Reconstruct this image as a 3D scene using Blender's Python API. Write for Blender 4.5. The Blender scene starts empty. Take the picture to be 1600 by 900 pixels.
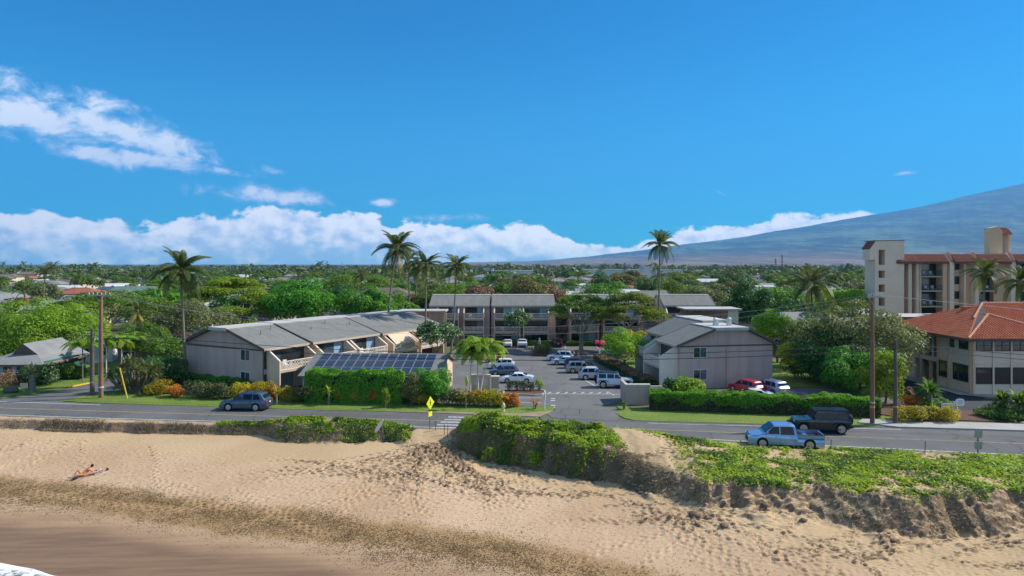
import bpy, math, random
import numpy as np
from mathutils import Vector, Matrix
R = math.radians
scene = bpy.context.scene
col = scene.collection

# ------------------------------------------------------------------ camera, world, sun, exposure
F = 1067.0; CH = 14.0; HY = 413.0            # focal length in photo pixels, camera height, horizon row
cam = bpy.data.cameras.new('camera'); camo = bpy.data.objects.new('camera', cam); col.objects.link(camo)
camo.location = (0, 0, CH); camo.rotation_euler = (R(90), 0, 0)
cam.sensor_width = 36; cam.lens = 36 * F / 1600; cam.shift_y = -(450 - HY) / 1600
cam.clip_start = 0.5; cam.clip_end = 90000
scene.camera = camo
scene.view_settings.view_transform = 'Standard'; scene.view_settings.look = 'None'
scene.view_settings.gamma = 1; scene.view_settings.use_curve_mapping = False
scene.view_settings.exposure = 0.90
SUN_AZ = 76.0; SUN_EL = 40.0                 # azimuth from +Y towards +X
sv = Vector((math.sin(R(SUN_AZ)) * math.cos(R(SUN_EL)), math.cos(R(SUN_AZ)) * math.cos(R(SUN_EL)), math.sin(R(SUN_EL))))
sl = bpy.data.lights.new('sun', 'SUN'); sl.energy = 3.8; sl.angle = R(0.5); sl.color = (1, 0.94, 0.84)
so = bpy.data.objects.new('sun', sl); col.objects.link(so); so.rotation_euler = sv.to_track_quat('Z', 'Y').to_euler()
so.location = (0, 0, 60)

class NX:
    """small expression helper over shader math nodes"""
    def __init__(s, nt, sock): s.nt = nt; s.s = sock
    def _op(s, op, *a, clamp=False):
        n = s.nt.nodes.new('ShaderNodeMath'); n.operation = op; n.use_clamp = clamp
        for i, v in enumerate((s,) + a):
            if isinstance(v, NX): s.nt.links.new(v.s, n.inputs[i])
            else: n.inputs[i].default_value = v
        return NX(s.nt, n.outputs[0])
    def __add__(s, o): return s._op('ADD', o)
    def __sub__(s, o): return s._op('SUBTRACT', o)
    def __mul__(s, o): return s._op('MULTIPLY', o)
    def __truediv__(s, o): return s._op('DIVIDE', o)
    def ss(s, a, b):
        n = s.nt.nodes.new('ShaderNodeMapRange'); n.interpolation_type = 'SMOOTHSTEP'
        s.nt.links.new(s.s, n.inputs[0]); n.inputs[1].default_value = a; n.inputs[2].default_value = b
        return NX(s.nt, n.outputs[0])
def noise(nt, vec, scale, detail=4, rough=.5, dim='3D', dist=0):
    n = nt.nodes.new('ShaderNodeTexNoise'); n.inputs['Scale'].default_value = scale
    n.inputs['Detail'].default_value = detail; n.inputs['Roughness'].default_value = rough
    n.inputs['Distortion'].default_value = dist
    if vec is not None: nt.links.new(vec, n.inputs['Vector'])
    return NX(nt, n.outputs[0])
def mixc(nt, f, a, b, mode='MIX'):
    n = nt.nodes.new('ShaderNodeMix'); n.data_type = 'RGBA'; n.blend_type = mode; n.clamp_factor = True
    for v, i in ((f, 0), (a, 6), (b, 7)):
        if isinstance(v, NX): nt.links.new(v.s, n.inputs[i])
        elif isinstance(v, bpy.types.NodeSocket): nt.links.new(v, n.inputs[i])
        elif i == 0: n.inputs[0].default_value = v
        else: n.inputs[i].default_value = (*v, 1)
    return n.outputs[2]

world = bpy.data.worlds.new('World'); scene.world = world; world.use_nodes = True
nt = world.node_tree; nt.nodes.clear()
wo = nt.nodes.new('ShaderNodeOutputWorld'); bg = nt.nodes.new('ShaderNodeBackground'); bg.inputs[1].default_value = 0.15
nt.links.new(bg.outputs[0], wo.inputs[0])
sky = nt.nodes.new('ShaderNodeTexSky'); sky.sky_type = 'NISHITA'; sky.sun_disc = False
sky.sun_elevation = R(SUN_EL); sky.sun_rotation = R(SUN_AZ); sky.air_density = 1.0; sky.dust_density = 0.15; sky.ozone_density = 3.0
tc = nt.nodes.new('ShaderNodeTexCoord'); sep = nt.nodes.new('ShaderNodeSeparateXYZ'); nt.links.new(tc.outputs['Generated'], sep.inputs[0])
dx, dy, dz = (NX(nt, sep.outputs[i]) for i in range(3))
az = dx._op('ARCTAN2', dy)
hd = (dx * dx + dy * dy)._op('SQRT')._op('MAXIMUM', 1e-4)
el = dz / hd
def AE(px, py):
    u = (px - 800) / F; v = (HY - py) / F; a = math.atan(u); return a, v * math.cos(a)
cmb = nt.nodes.new('ShaderNodeCombineXYZ'); nt.links.new(az.s, cmb.inputs[0]); nt.links.new((el * 1.5).s, cmb.inputs[1])
vec = cmb.outputs[0]
fc = nt.nodes.new('ShaderNodeFloatCurve')
pts = [(-300, 340), (-100, 330), (0, 328), (60, 333), (130, 338), (165, 334), (215, 354), (255, 350), (300, 336), (360, 334), (420, 323), (470, 322), (520, 332), (565, 333),
       (610, 346), (700, 349), (770, 352), (825, 348), (880, 374), (950, 379), (1000, 376), (1040, 366), (1100, 355), (1150, 347), (1250, 336), (1340, 331), (1390, 337), (1480, 372), (1700, 395)]
cv = fc.mapping.curves[0]
P = [(0, .06)] + [((AE(x, y)[0] + 3.2) / 6.4, AE(x, y)[1]) for x, y in pts] + [(1, .05)]
P = [(a, b * 5) for a, b in P]
while len(cv.points) < len(P): cv.points.new(.5, .5)
for p, (a, b) in zip(cv.points, P): p.location = (a, b); p.handle_type = 'AUTO_CLAMPED'
fc.mapping.update(); nt.links.new(((az + 3.2) / 6.4).s, fc.inputs['Value'])
top = NX(nt, fc.outputs[0]) / 5.0
n1 = noise(nt, vec, 14, 7, .58, dist=.1); n2 = noise(nt, vec, 42, 5, .55); n3 = noise(nt, vec, 5, 5, .6)
d = top + (n1 - .5) * .055 + (n2 - .5) * .022 - el
dens = d.ss(-.0006, .006) * (n3.ss(.16, .36))
mpo = nt.nodes.new('ShaderNodeMapping'); mpo.inputs['Location'].default_value = (-.010, -.016, 0); nt.links.new(vec, mpo.inputs[0]); n1b = noise(nt, mpo.outputs[0], 14, 7, .58, dist=.1); n2b = noise(nt, mpo.outputs[0], 42, 5, .55)
shade = (d * 1.0 + (n1b - n1) * .16 + (n2b - n2) * .10 + (n3 - .5) * .05 + .0).ss(.0, .075)
bankc = mixc(nt, shade, (5.9, 5.7, 5.4), (2.4, 3.1, 4.1))
lowfade = el.ss(.0, .045) * .35 + .65
hs = nt.nodes.new('ShaderNodeMix'); 
skyc = mixc(nt, 1.0, sky.outputs[0], (.03, .315, .485), 'MULTIPLY')
hz = mixc(nt, el.ss(.36, .0) * .25, skyc, (.4, 3.0, 4.1))
c1 = mixc(nt, dens * lowfade, hz, bankc)
# loose clouds higher up
acc = None
for px, py, rx, ry, rot, amp in [(40, 185, 100, 26, 14, 1), (165, 163, 42, 17, 8, .95), (215, 212, 115, 24, 14, 1), (150, 242, 60, 13, 6, 1), (245, 250, 85, 12, 6, .95), (345, 268, 32, 7, 3, .9),
                            (432, 306, 82, 13, 4, 1), (0, 140, 90, 45, 25, .62), (430, 267, 20, 6, 15, .75), (1413, 271, 17, 3.4, -4, 1.0), (600, 317, 24, 6, 0, .68), (1126, 302, 12, 3, 30, .68), (700, 340, 60, 8, 0, .7)]:
    a0, e0 = AE(px, py); ca, sa = math.cos(R(-rot)), math.sin(R(-rot)); k = F / math.cos(a0) if False else F
    A = az - a0; E = el - e0
    q = ((A * ca + E * sa) * (F / rx))._op('POWER', 2.0) if False else None
    g1 = (A * ca + E * sa) * (F / rx * math.cos(a0) ** -1); g2 = (E * ca - A * sa) * (F / ry)
    g = ((g1 * g1 + g2 * g2) * -0.55)._op('EXPONENT') * amp
    acc = g if acc is None else acc._op('MAXIMUM', g)
n4 = noise(nt, vec, 24, 9, .64, dist=.35)
w = (acc + (n4 - .5) * 1.75 + (n1 - .5) * .5 - .05)
wd = w.ss(.32, .85) * .85
wc = mixc(nt, w.ss(.5, .95), (2.3, 3.1, 4.2), (5.0, 4.95, 4.9))
c2 = mixc(nt, wd * acc.ss(.03, .2), c1, wc)
outm = (az._op('ABSOLUTE').ss(.74, 1.0))._op('MAXIMUM', el.ss(.48, .70)) * el.ss(.0, .12)   # added clouds, only outside the view, as neutral fill light for the shade
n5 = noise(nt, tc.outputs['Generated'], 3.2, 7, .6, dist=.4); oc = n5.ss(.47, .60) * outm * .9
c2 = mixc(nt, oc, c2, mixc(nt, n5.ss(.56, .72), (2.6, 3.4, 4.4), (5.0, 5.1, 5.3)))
gr = mixc(nt, dz.ss(.0, -.02), c2, (1.6, 1.9, 2.1))
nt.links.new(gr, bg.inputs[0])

# ------------------------------------------------------------------ helpers
def G(px, py, z=0.0):
    Y = (CH - z) * F / (py - HY); return Vector(((px - 800) / F * Y, Y, z))
def XA(px, Y): return (px - 800) / F * Y
def ZA(py, Y): return CH - (py - HY) * Y / F
def np_mesh(name, V, Fc, uv=None):
    V = np.asarray(V, np.float32); me = bpy.data.meshes.new(name)
    Fc = np.asarray(Fc, np.int32); k = Fc.shape[1]
    me.vertices.add(len(V)); me.vertices.foreach_set('co', V.ravel())
    me.loops.add(Fc.size); me.loops.foreach_set('vertex_index', Fc.ravel())
    me.polygons.add(len(Fc)); me.polygons.foreach_set('loop_start', np.arange(0, Fc.size, k, dtype=np.int32))
    me.update(calc_edges=True); return me
def link(name, data, mats=None, parent=None, loc=None, rz=0):
    o = bpy.data.objects.new(name, data); col.objects.link(o)
    if mats and data is not None and not data.materials:
        for m in (mats if isinstance(mats, (list, tuple)) else [mats]): data.materials.append(m)
    if parent: o.parent = parent
    if loc is not None: o.location = loc
    if rz: o.rotation_euler = (0, 0, rz)
    return o
def tag(o, label=None, cat=None, group=None, kind=None):
    if label: o['label'] = label
    if cat: o['category'] = cat
    if group: o['group'] = group
    if kind: o['kind'] = kind
    return o
def thing(name, label, cat, loc=(0, 0, 0), rz=0, group=None):
    return tag(link(name, None, loc=loc, rz=rz), label, cat, group)
def copy_tree(o, parent=None):
    c = o.copy(); col.objects.link(c)
    if parent: c.parent = parent
    for ch in o.children: copy_tree(ch, c)
    return c
class MB:
    def __init__(s): s.v = []; s.f = []; s.m = []
    def poly(s, pts, m=0):
        n = len(s.v); s.v += [tuple(p) for p in pts]; s.f.append(tuple(range(n, n + len(pts)))); s.m.append(m); return s
    def box(s, x0, x1, y0, y1, z0, z1, m=0, M=None):
        n = len(s.v); P = [(x, y, z) for z in (z0, z1) for x, y in ((x0, y0), (x1, y0), (x1, y1), (x0, y1))]
        if M: P = [tuple(M @ Vector(p)) for p in P]
        s.v += P
        for f in ((3, 2, 1, 0), (4, 5, 6, 7), (0, 1, 5, 4), (1, 2, 6, 5), (2, 3, 7, 6), (3, 0, 4, 7)):
            s.f.append(tuple(n + i for i in f)); s.m.append(m)
        return s
    def prism(s, P, Q, m=0):
        """closed solid between two matching polygons"""
        n = len(s.v); k = len(P); s.v += [tuple(p) for p in P] + [tuple(q) for q in Q]
        s.f.append(tuple(n + i for i in range(k))[::-1]); s.f.append(tuple(n + k + i for i in range(k))); s.m += [m, m]
        for i in range(k):
            j = (i + 1) % k; s.f.append((n + i, n + j, n + k + j, n + k + i)); s.m.append(m)
        return s
    def tube(s, pts, rad, n=6, m=0, cap=True):
        pts = [Vector(p) for p in pts]; r = rad if isinstance(rad, (list, tuple)) else [rad] * len(pts)
        base = len(s.v); up = Vector((0, 0, 1))
        for i, p in enumerate(pts):
            t = (pts[min(i + 1, len(pts) - 1)] - pts[max(i - 1, 0)]).normalized()
            a = t.cross(up); a = a.normalized() if a.length > .05 else t.cross(Vector((1, 0, 0))).normalized()
            b = t.cross(a)
            for k in range(n):
                an = 2 * math.pi * k / n; s.v.append(tuple(p + (a * math.cos(an) + b * math.sin(an)) * r[i]))
        for i in range(len(pts) - 1):
            for k in range(n):
                j = (k + 1) % n; a = base + i * n
                s.f.append((a + k, a + j, a + n + j, a + n + k)); s.m.append(m)
        if cap:
            s.f.append(tuple(base + k for k in range(n))); s.m.append(m)
            s.f.append(tuple(base + (len(pts) - 1) * n + k for k in range(n))[::-1]); s.m.append(m)
        return s
    def bar(s, a, b, w, h=None, m=0):
        """rectangular bar from a to b"""
        a = Vector(a); b = Vector(b); h = h or w; t = (b - a).normalized(); up = Vector((0, 0, 1))
        x = t.cross(up); x = x.normalized() if x.length > .05 else Vector((1, 0, 0)); y = x.cross(t)
        P = [a + x * w / 2 * i + y * h / 2 * j for i, j in ((-1, -1), (1, -1), (1, 1), (-1, 1))]
        return s.prism(P, [p + (b - a) for p in P], m)
    def lathe(s, prof, n=12, c=(0, 0, 0), m=0, M=None):
        base = len(s.v)
        for r, z in prof:
            for k in range(n):
                an = 2 * math.pi * k / n; p = Vector((c[0] + r * math.cos(an), c[1] + r * math.sin(an), c[2] + z))
                s.v.append(tuple(M @ p) if M else tuple(p))
        for i in range(len(prof) - 1):
            for k in range(n):
                j = (k + 1) % n; a = base + i * n; s.f.append((a + k, a + j, a + n + j, a + n + k)); s.m.append(m)
        s.f.append(tuple(base + k for k in range(n))[::-1]); s.m.append(m)
        s.f.append(tuple(base + (len(prof) - 1) * n + k for k in range(n))); s.m.append(m)
        return s
    def data(s, name, smooth=0):
        me = bpy.data.meshes.new(name); me.from_pydata(s.v, [], s.f); me.polygons.foreach_set('material_index', s.m)
        if smooth:
            me.polygons.foreach_set('use_smooth', [True] * len(me.polygons)); me.update()
            me.set_sharp_from_angle(angle=R(smooth))
        me.update(); return me
    def build(s, name, mats, parent=None, smooth=0, loc=None, rz=0):
        me = s.data(name, smooth)
        for m in (mats if isinstance(mats, (list, tuple)) else [mats]): me.materials.append(m)
        return link(name, me, None, parent, loc, rz)

# ------------------------------------------------------------------ materials
def newmat(name):
    m = bpy.data.materials.new(name); m.use_nodes = True; n = m.node_tree
    return m, n, n.nodes['Principled BSDF']
def mat(name, c, rough=.8, c2=None, scale=1.5, amt=1.0, bump=0, bscale=12, metal=0, spec=.35, coat=0, bdist=.02, fine=.12, stretch=None, world_co=False):
    m, n, b = newmat(name)
    if c2 is None: c2 = tuple(min(1, x * .78) for x in c)
    tcn = n.nodes.new('ShaderNodeTexCoord'); v = tcn.outputs['Object']
    if stretch:
        mp = n.nodes.new('ShaderNodeMapping'); mp.inputs['Scale'].default_value = stretch; n.links.new(v, mp.inputs[0]); v = mp.outputs[0]
    a = noise(n, v, scale, 5, .6).ss(.3, .7); f = noise(n, v, scale * 14, 3, .6)
    cc = mixc(n, a * amt, c, c2)
    if fine: cc = mixc(n, f.ss(.35, .65) * fine * 2, cc, tuple(x * .6 for x in c))
    n.links.new(cc, b.inputs['Base Color'])
    b.inputs['Roughness'].default_value = rough; b.inputs['Metallic'].default_value = metal
    b.inputs['Specular IOR Level'].default_value = spec; b.inputs['Coat Weight'].default_value = coat
    if bump:
        bn = n.nodes.new('ShaderNodeBump'); bn.inputs['Strength'].default_value = bump; bn.inputs['Distance'].default_value = bdist
        n.links.new(noise(n, v, bscale, 4, .6).s, bn.inputs['Height']); n.links.new(bn.outputs[0], b.inputs['Normal'])
    return m
def leafmat(name, ca, cb, trans=.35, clump=.5, rough=.55, cc3=None):
    m, n, b = newmat(name)
    geo = n.nodes.new('ShaderNodeNewGeometry'); rnd = NX(n, geo.outputs['Random Per Island'])
    oi = n.nodes.new('ShaderNodeObjectInfo'); tcn = n.nodes.new('ShaderNodeTexCoord')
    va = n.nodes.new('ShaderNodeVectorMath'); va.operation = 'ADD'; n.links.new(tcn.outputs['Object'], va.inputs[0]); n.links.new(oi.outputs['Location'], va.inputs[1])
    cl = noise(n, va.outputs[0], clump, 3, .6).ss(.32, .68)
    ca = tuple(v * 1.75 for v in ca); cb = tuple(v * 1.75 for v in cb)
    base = mixc(n, rnd * .55 + cl * .5, ca, cb)
    if cc3: base = mixc(n, rnd.ss(.86, .9) * .8, base, cc3)
    ob = NX(n, oi.outputs['Random'])
    hsv = n.nodes.new('ShaderNodeHueSaturation'); n.links.new(base, hsv.inputs['Color'])
    n.links.new((ob * .03 + .485).s, hsv.inputs['Hue']); n.links.new((ob * .35 + .82).s, hsv.inputs['Value'])
    n.links.new(hsv.outputs[0], b.inputs['Base Color']); b.inputs['Roughness'].default_value = rough
    b.inputs['Specular IOR Level'].default_value = .3
    tr = n.nodes.new('ShaderNodeBsdfTranslucent'); mul = mixc(n, 1.0, hsv.outputs[0], (1.5, 1.35, .5), 'MULTIPLY'); n.links.new(mul, tr.inputs[0])
    ms = n.nodes.new('ShaderNodeMixShader'); ms.inputs[0].default_value = trans
    n.links.new(b.outputs[0], ms.inputs[1]); n.links.new(tr.outputs[0], ms.inputs[2])
    n.links.new(ms.outputs[0], n.nodes['Material Output'].inputs[0]); return m
MT = {}
def K(name, *a, **k):
    MT[name] = mat(name, *a, **k); return MT[name]
K('asphalt', (.125, .12, .12), .85, (.088, .086, .088), .5, bump=.3, bscale=9, fine=.14, stretch=(.12, 1.6, 1))
K('lot_asphalt', (.15, .145, .145), .85, (.105, .10, .102), .16, bump=.25, bscale=9, fine=.12)
K('new_asphalt', (.035, .042, .052), .8, (.028, .033, .04), .3, fine=.1)
K('concrete', (.42, .40, .37), .85, (.34, .32, .29), .6, bump=.2)
K('paint_white', (.74, .74, .72), .7, (.5, .5, .48), 2.5)
K('paint_yellow', (.75, .50, .05), .7, (.5, .36, .08), 2.5)
K('paint_red', (.50, .05, .05), .7, (.34, .05, .05), 2.0)
K('grass', (.115, .20, .022), .9, (.20, .24, .04), .35, bump=.8, bscale=7, fine=.3, bdist=.06)
K('ground', (.10, .115, .045), .95, (.15, .125, .07), .02, bump=.3, bscale=.8, fine=.2)
K('dirt', (.36, .26, .16), .95, (.26, .19, .12), .7, bump=.4, bscale=6, fine=.2)
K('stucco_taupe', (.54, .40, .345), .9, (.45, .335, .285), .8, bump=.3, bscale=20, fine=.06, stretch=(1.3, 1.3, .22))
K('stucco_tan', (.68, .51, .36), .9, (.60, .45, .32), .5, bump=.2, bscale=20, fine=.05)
K('siding_light', (.74, .64, .54), .85, (.66, .57, .47), .6, fine=.05)
K('trim_tan', (.50, .40, .31), .8, (.44, .35, .27), 1)
K('trim_dark', (.14, .105, .085), .8, (.11, .085, .07), 1)
K('brick_brown', (.16, .085, .06), .9, (.22, .13, .09), 2)
K('roof_shingle', (.225, .225, .21), .95, (.165, .165, .15), .8, bump=.5, bscale=10, fine=.4, stretch=(1.6, .35, 1))
K('roof_flat', (.52, .50, .47), .9, (.40, .38, .35), .5)
K('roof_brown', (.20, .15, .12), .95, (.15, .11, .09), .5, fine=.25)
K('roof_white', (.56, .56, .55), .85, (.46, .46, .45), .3)
K('roof_grey', (.26, .26, .26), .95, (.20, .20, .20), .4, fine=.2)
K('roof_red', (.38, .13, .08), .9, (.30, .11, .07), .5, fine=.25)
K('roof_green', (.13, .21, .17), .9, (.10, .16, .13), .5)
K('wall_cream', (.66, .56, .42), .85, (.55, .49, .39), .4)
K('wall_white', (.72, .71, .68), .85, (.62, .61, .58), .4)
K('wall_grey', (.36, .36, .35), .85, (.30, .30, .29), .4)
K('wall_brown', (.30, .22, .16), .85, (.25, .18, .13), .4)
K('wall_green', (.05, .17, .12), .8, (.045, .14, .10), .5)
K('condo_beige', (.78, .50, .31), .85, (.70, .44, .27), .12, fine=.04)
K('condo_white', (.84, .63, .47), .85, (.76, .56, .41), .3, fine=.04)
K('tile_red', (.50, .135, .062), .85, (.62, .21, .10), 1.2, fine=.25)
K('mansard_red', (.22, .06, .038), .85, (.27, .09, .055), 1.2, fine=.3)
K('glass_dark', (.018, .022, .028), .06, (.03, .036, .042), .5, spec=.8, fine=0)
K('glass_mid', (.06, .085, .11), .1, (.035, .05, .07), .4, spec=.8, fine=0)
K('curtain_blue', (.28, .42, .52), .6, (.16, .26, .36), 1.4, spec=.5, stretch=(6, 6, .3), fine=0)
K('curtain_white', (.62, .66, .68), .6, (.40, .46, .5), 1.6, spec=.4, stretch=(6, 6, .3), fine=0)
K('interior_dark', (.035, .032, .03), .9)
K('frame_white', (.74, .73, .70), .5)
K('frame_dark', (.04, .04, .04), .5)
K('solar', (.016, .018, .032), .22, (.03, .03, .045), 1.0, spec=.7, fine=.05)
K('solar_frame', (.62, .63, .64), .4, metal=.6)
K('tyre', (.018, .018, .018), .85)
K('rim', (.52, .53, .55), .3, metal=.7)
K('rim_dark', (.06, .06, .065), .35, metal=.6)
K('car_glass', (.010, .014, .02), .06, (.016, .022, .03), 1, spec=.3, fine=0)
K('black_plastic', (.025, .025, .027), .6)
K('headlight', (.75, .77, .8), .15, metal=.3, fine=0)
K('taillight', (.55, .02, .02), .2, fine=0)
K('plate', (.75, .75, .72), .5)
K('wood_pole', (.20, .105, .065), .9, (.28, .16, .105), 1.2, stretch=(8, 8, .5), bump=.4)
K('wood_pole_grey', (.10, .08, .068), .9, (.15, .12, .10), 1.2, stretch=(8, 8, .5), bump=.4)
K('wood_light', (.50, .43, .36), .85)
K('metal_grey', (.40, .41, .42), .45, metal=.6)
K('wire', (.03, .03, .03), .7)
K('wire_light', (.35, .36, .36), .6)
K('sign_yellow', (.78, .80, .02), .5, fine=0)
K('sign_white', (.78, .78, .76), .5)
K('rust', (.22, .10, .05), .8)
K('bark', (.17, .135, .10), .95, (.11, .085, .065), 3, bump=.6, bscale=8)
K('bark_pale', (.33, .28, .22), .95, (.22, .18, .14), 3, bump=.5, bscale=8)
K('palm_bark', (.25, .20, .155), .95, (.17, .135, .10), 2, bump=.5, bscale=8, stretch=(.4, .4, 4))
K('palm_boot', (.36, .22, .09), .9, (.22, .13, .06), 3)
K('coconut', (.34, .22, .06), .7)
K('skin', (.50, .25, .16), .55, (.42, .19, .12), 4, fine=.05)
K('skin_red', (.56, .22, .14), .55, (.46, .16, .10), 4, fine=.05)
K('hair', (.025, .018, .014), .6)
K('cloth_black', (.03, .03, .035), .9)
K('cloth_red', (.52, .08, .07), .9)
K('cloth_orange', (.62, .34, .10), .9)
K('cloth_blue', (.30, .48, .62), .9)
K('cloth_pale', (.55, .68, .74), .9)
K('mulch', (.11, .055, .04), .95, (.16, .08, .055), 2, fine=.3)
K('stone_white', (.7, .7, .68), .7)
K('foam', (.85, .85, .86), .6, (.75, .76, .78), 3)
def asphalt(name, c, patch=.25, crack=1.0, sc=1.0):
    m, n, b = newmat(name); tcn = n.nodes.new('ShaderNodeTexCoord'); v = tcn.outputs['Object']
    big = noise(n, v, .18 * sc, 5, .65).ss(.35, .65); fin = noise(n, v, 9, 3, .7)
    vo = n.nodes.new('ShaderNodeTexVoronoi'); vo.inputs['Scale'].default_value = .11 * sc; n.links.new(v, vo.inputs['Vector'])
    sp_ = n.nodes.new('ShaderNodeSeparateColor'); n.links.new(vo.outputs['Color'], sp_.inputs[0]); pt_ = NX(n, sp_.outputs[0]).ss(.70, .72)
    wp = n.nodes.new('ShaderNodeVectorMath'); wp.operation = 'ADD'; nz_ = n.nodes.new('ShaderNodeTexNoise'); nz_.inputs['Scale'].default_value = .8; n.links.new(v, nz_.inputs['Vector'])
    n.links.new(v, wp.inputs[0]); n.links.new(nz_.outputs['Color'], wp.inputs[1])
    ve = n.nodes.new('ShaderNodeTexVoronoi'); ve.feature = 'DISTANCE_TO_EDGE'; ve.inputs['Scale'].default_value = .22; n.links.new(wp.outputs[0], ve.inputs['Vector'])
    ck = (NX(n, ve.outputs['Distance']) * -1).ss(-.014, -.007) * noise(n, v, .1, 2, .5).ss(.45, .55) * crack
    oil = noise(n, v, .9, 3, .6).ss(.66, .74) * .5
    dk = tuple(x * .68 for x in c)
    cc = mixc(n, big, c, tuple(x * .76 for x in c)); cc = mixc(n, pt_ * patch, cc, dk); cc = mixc(n, oil, cc, dk); cc = mixc(n, fin.ss(.35, .65) * .15, cc, tuple(x * 1.5 for x in c)); cc = mixc(n, ck * .5, cc, (.03, .03, .032))
    n.links.new(cc, b.inputs['Base Color']); b.inputs['Roughness'].default_value = .88; b.inputs['Specular IOR Level'].default_value = .25; MT[name] = m
asphalt('asphalt', (.135, .13, .128)); asphalt('lot_asphalt', (.16, .155, .152), .35)
K('crosswalk_paint', (.55, .55, .53), .8, (.26, .26, .26), 3.5)
LM = {}
def LK(name, *a, **k): LM[name] = leafmat(name, *a, **k); return LM[name]
LK('leaf_mid', (.035, .078, .012), (.10, .165, .02), .4)
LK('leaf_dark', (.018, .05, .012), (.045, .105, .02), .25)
LK('leaf_bright', (.065, .13, .010), (.17, .24, .018), .45)
LK('leaf_yellow', (.13, .20, .015), (.24, .28, .02), .45)
LK('leaf_monkeypod', (.04, .075, .010), (.14, .18, .016), .42)
LK('leaf_mango', (.025, .09, .010), (.085, .19, .018), .38)
LK('leaf_olive', (.07, .075, .025), (.13, .11, .04), .3)
LK('leaf_pale', (.05, .075, .022), (.13, .15, .05), .3, cc3=(.30, .30, .20))
LK('leaf_plumeria', (.022, .06, .014), (.05, .10, .02), .3, cc3=(.60, .58, .50))
LK('leaf_hedge', (.05, .17, .012), (.10, .26, .018), .4)
LK('leaf_hedge_deep', (.03, .10, .012), (.085, .19, .018), .35)
LK('leaf_brown', (.09, .055, .035), (.16, .09, .055), .2)
LK('leaf_croton', (.10, .12, .015), (.36, .27, .02), .35, cc3=(.42, .10, .02))
LK('leaf_croton_red', (.22, .08, .015), (.42, .16, .02), .35, cc3=(.10, .12, .02))
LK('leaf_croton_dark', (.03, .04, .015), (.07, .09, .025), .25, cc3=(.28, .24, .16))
LK('leaf_gold', (.13, .15, .01), (.28, .22, .012), .4)
LK('leaf_palm', (.026, .045, .010), (.065, .08, .014), .35)
LK('leaf_palm_dry', (.20, .16, .035), (.30, .22, .06), .35)
LK('leaf_areca', (.08, .15, .012), (.17, .24, .02), .45)
LK('leaf_vine', (.105, .17, .008), (.23, .285, .014), .42, 1.2)
LK('leaf_vine_dark', (.03, .075, .012), (.08, .14, .02), .35, 1.2)
LK('dry_twig', (.10, .075, .052), (.20, .15, .10), .1)
LK('pine_needle', (.015, .035, .015), (.03, .055, .02), .1)
LK('flower_pink', (.5, .06, .25), (.6, .12, .35), .3)
# ------------------------------------------------------------------ terrain data
RN = np.array([(-400, 112), (-160, 79), (-60, 64.6), (-47, 62.8), (-37, 61.5), (-10, 58.5), (0, 57), (10, 55.3), (24, 52.2), (37.6, 49.5), (60, 44.5), (160, 22), (400, -32)])
RF = np.array([(-400, 119), (-160, 86), (-60, 71.5), (-41.6, 68.8), (-29, 67.1), (-19.7, 65.7), (-8, 64.4), (5, 62.2), (13.6, 60.7), (24.2, 59.5), (33, 58.6), (60, 55.0), (160, 33), (400, -21)])
yN = lambda x: np.interp(x, RN[:, 0], RN[:, 1])
yR = lambda x: np.interp(x, RF[:, 0], RF[:, 1])
#        X    yF    zF    yS    zS    yC    zC
DT = np.array([
 (-160, 76.5, -.75, 77.5, -.05, 78.3, .1),
 (-60, 62.4, -.75, 63.2, -.05, 64.0, .1),
 (-46, 61.2, -.75, 61.8, -.05, 62.2, .12),
 (-34, 60.0, -.80, 60.4, -.0, 60.8, .1),
 (-22, 59.0, -.75, 59.3, -.1, 59.6, .1),
 (-19, 57.3, -.90, 58.0, .3, 58.7, .85),
 (-15, 56.8, -.85, 57.6, .35, 58.2, .85),
 (-9.7, 57.0, -.7, 57.5, .05, 57.9, .45),
 (-7.6, 54.5, -.85, 56.7, -.3, 57.6, .0),
 (-5.2, 54.0, -.9, 56.5, -.35, 57.4, -.05),
 (-3.9, 55.0, -.9, 55.6, .2, 56.5, .95),
 (-2, 52.9, -1.3, 54.0, .85, 55.9, 1.4),
 (2.5, 50.3, -1.3, 51.3, .75, 53.8, 1.2),
 (7, 48.3, -1.3, 49.4, .5, 52.5, 1.2),
 (9, 46.3, -1.3, 48.5, .2, 52.2, 1.5),
 (12.5, 42.8, -1.2, 43.8, -.1, 51.0, 1.1),
 (16.5, 42.0, -1.25, 43.3, .0, 50.6, .4),
 (20, 40.3, -1.5, 42.6, .0, 50.6, .0),
 (23, 39.6, -1.65, 41.2, -.0, 50.4, .0),
 (27, 39.4, -1.7, 41.5, .1, 49.4, .0),
 (32, 40.2, -1.3, 41.8, .2, 48.4, .1),
 (60, 34.5, -1.4, 36, .1, 41, .1),
 (160, 12, -1.4, 14, .1, 19, .1)])
_rs = np.random.RandomState(5)
_lat = _rs.rand(256, 256)
def vn(x, y, s=1.0, o=0):
    x = np.asarray(x, float) * s + o * 17.3 + 1000; y = np.asarray(y, float) * s + o * 9.7 + 1000
    xi = np.floor(x).astype(int); yi = np.floor(y).astype(int); fx = x - xi; fy = y - yi
    fx = fx * fx * (3 - 2 * fx); fy = fy * fy * (3 - 2 * fy)
    g = lambda a, b: _lat[a % 256, b % 256]
    return (g(xi, yi) * (1 - fx) + g(xi + 1, yi) * fx) * (1 - fy) + (g(xi, yi + 1) * (1 - fx) + g(xi + 1, yi + 1) * fx) * fy
def fbm(x, y, s, n=4, o=0):
    t = 0; a = .5
    for i in range(n): t = t + a * (vn(x, y, s, o + i * 3) - .5); a *= .5; s *= 2.03
    return t
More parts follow.
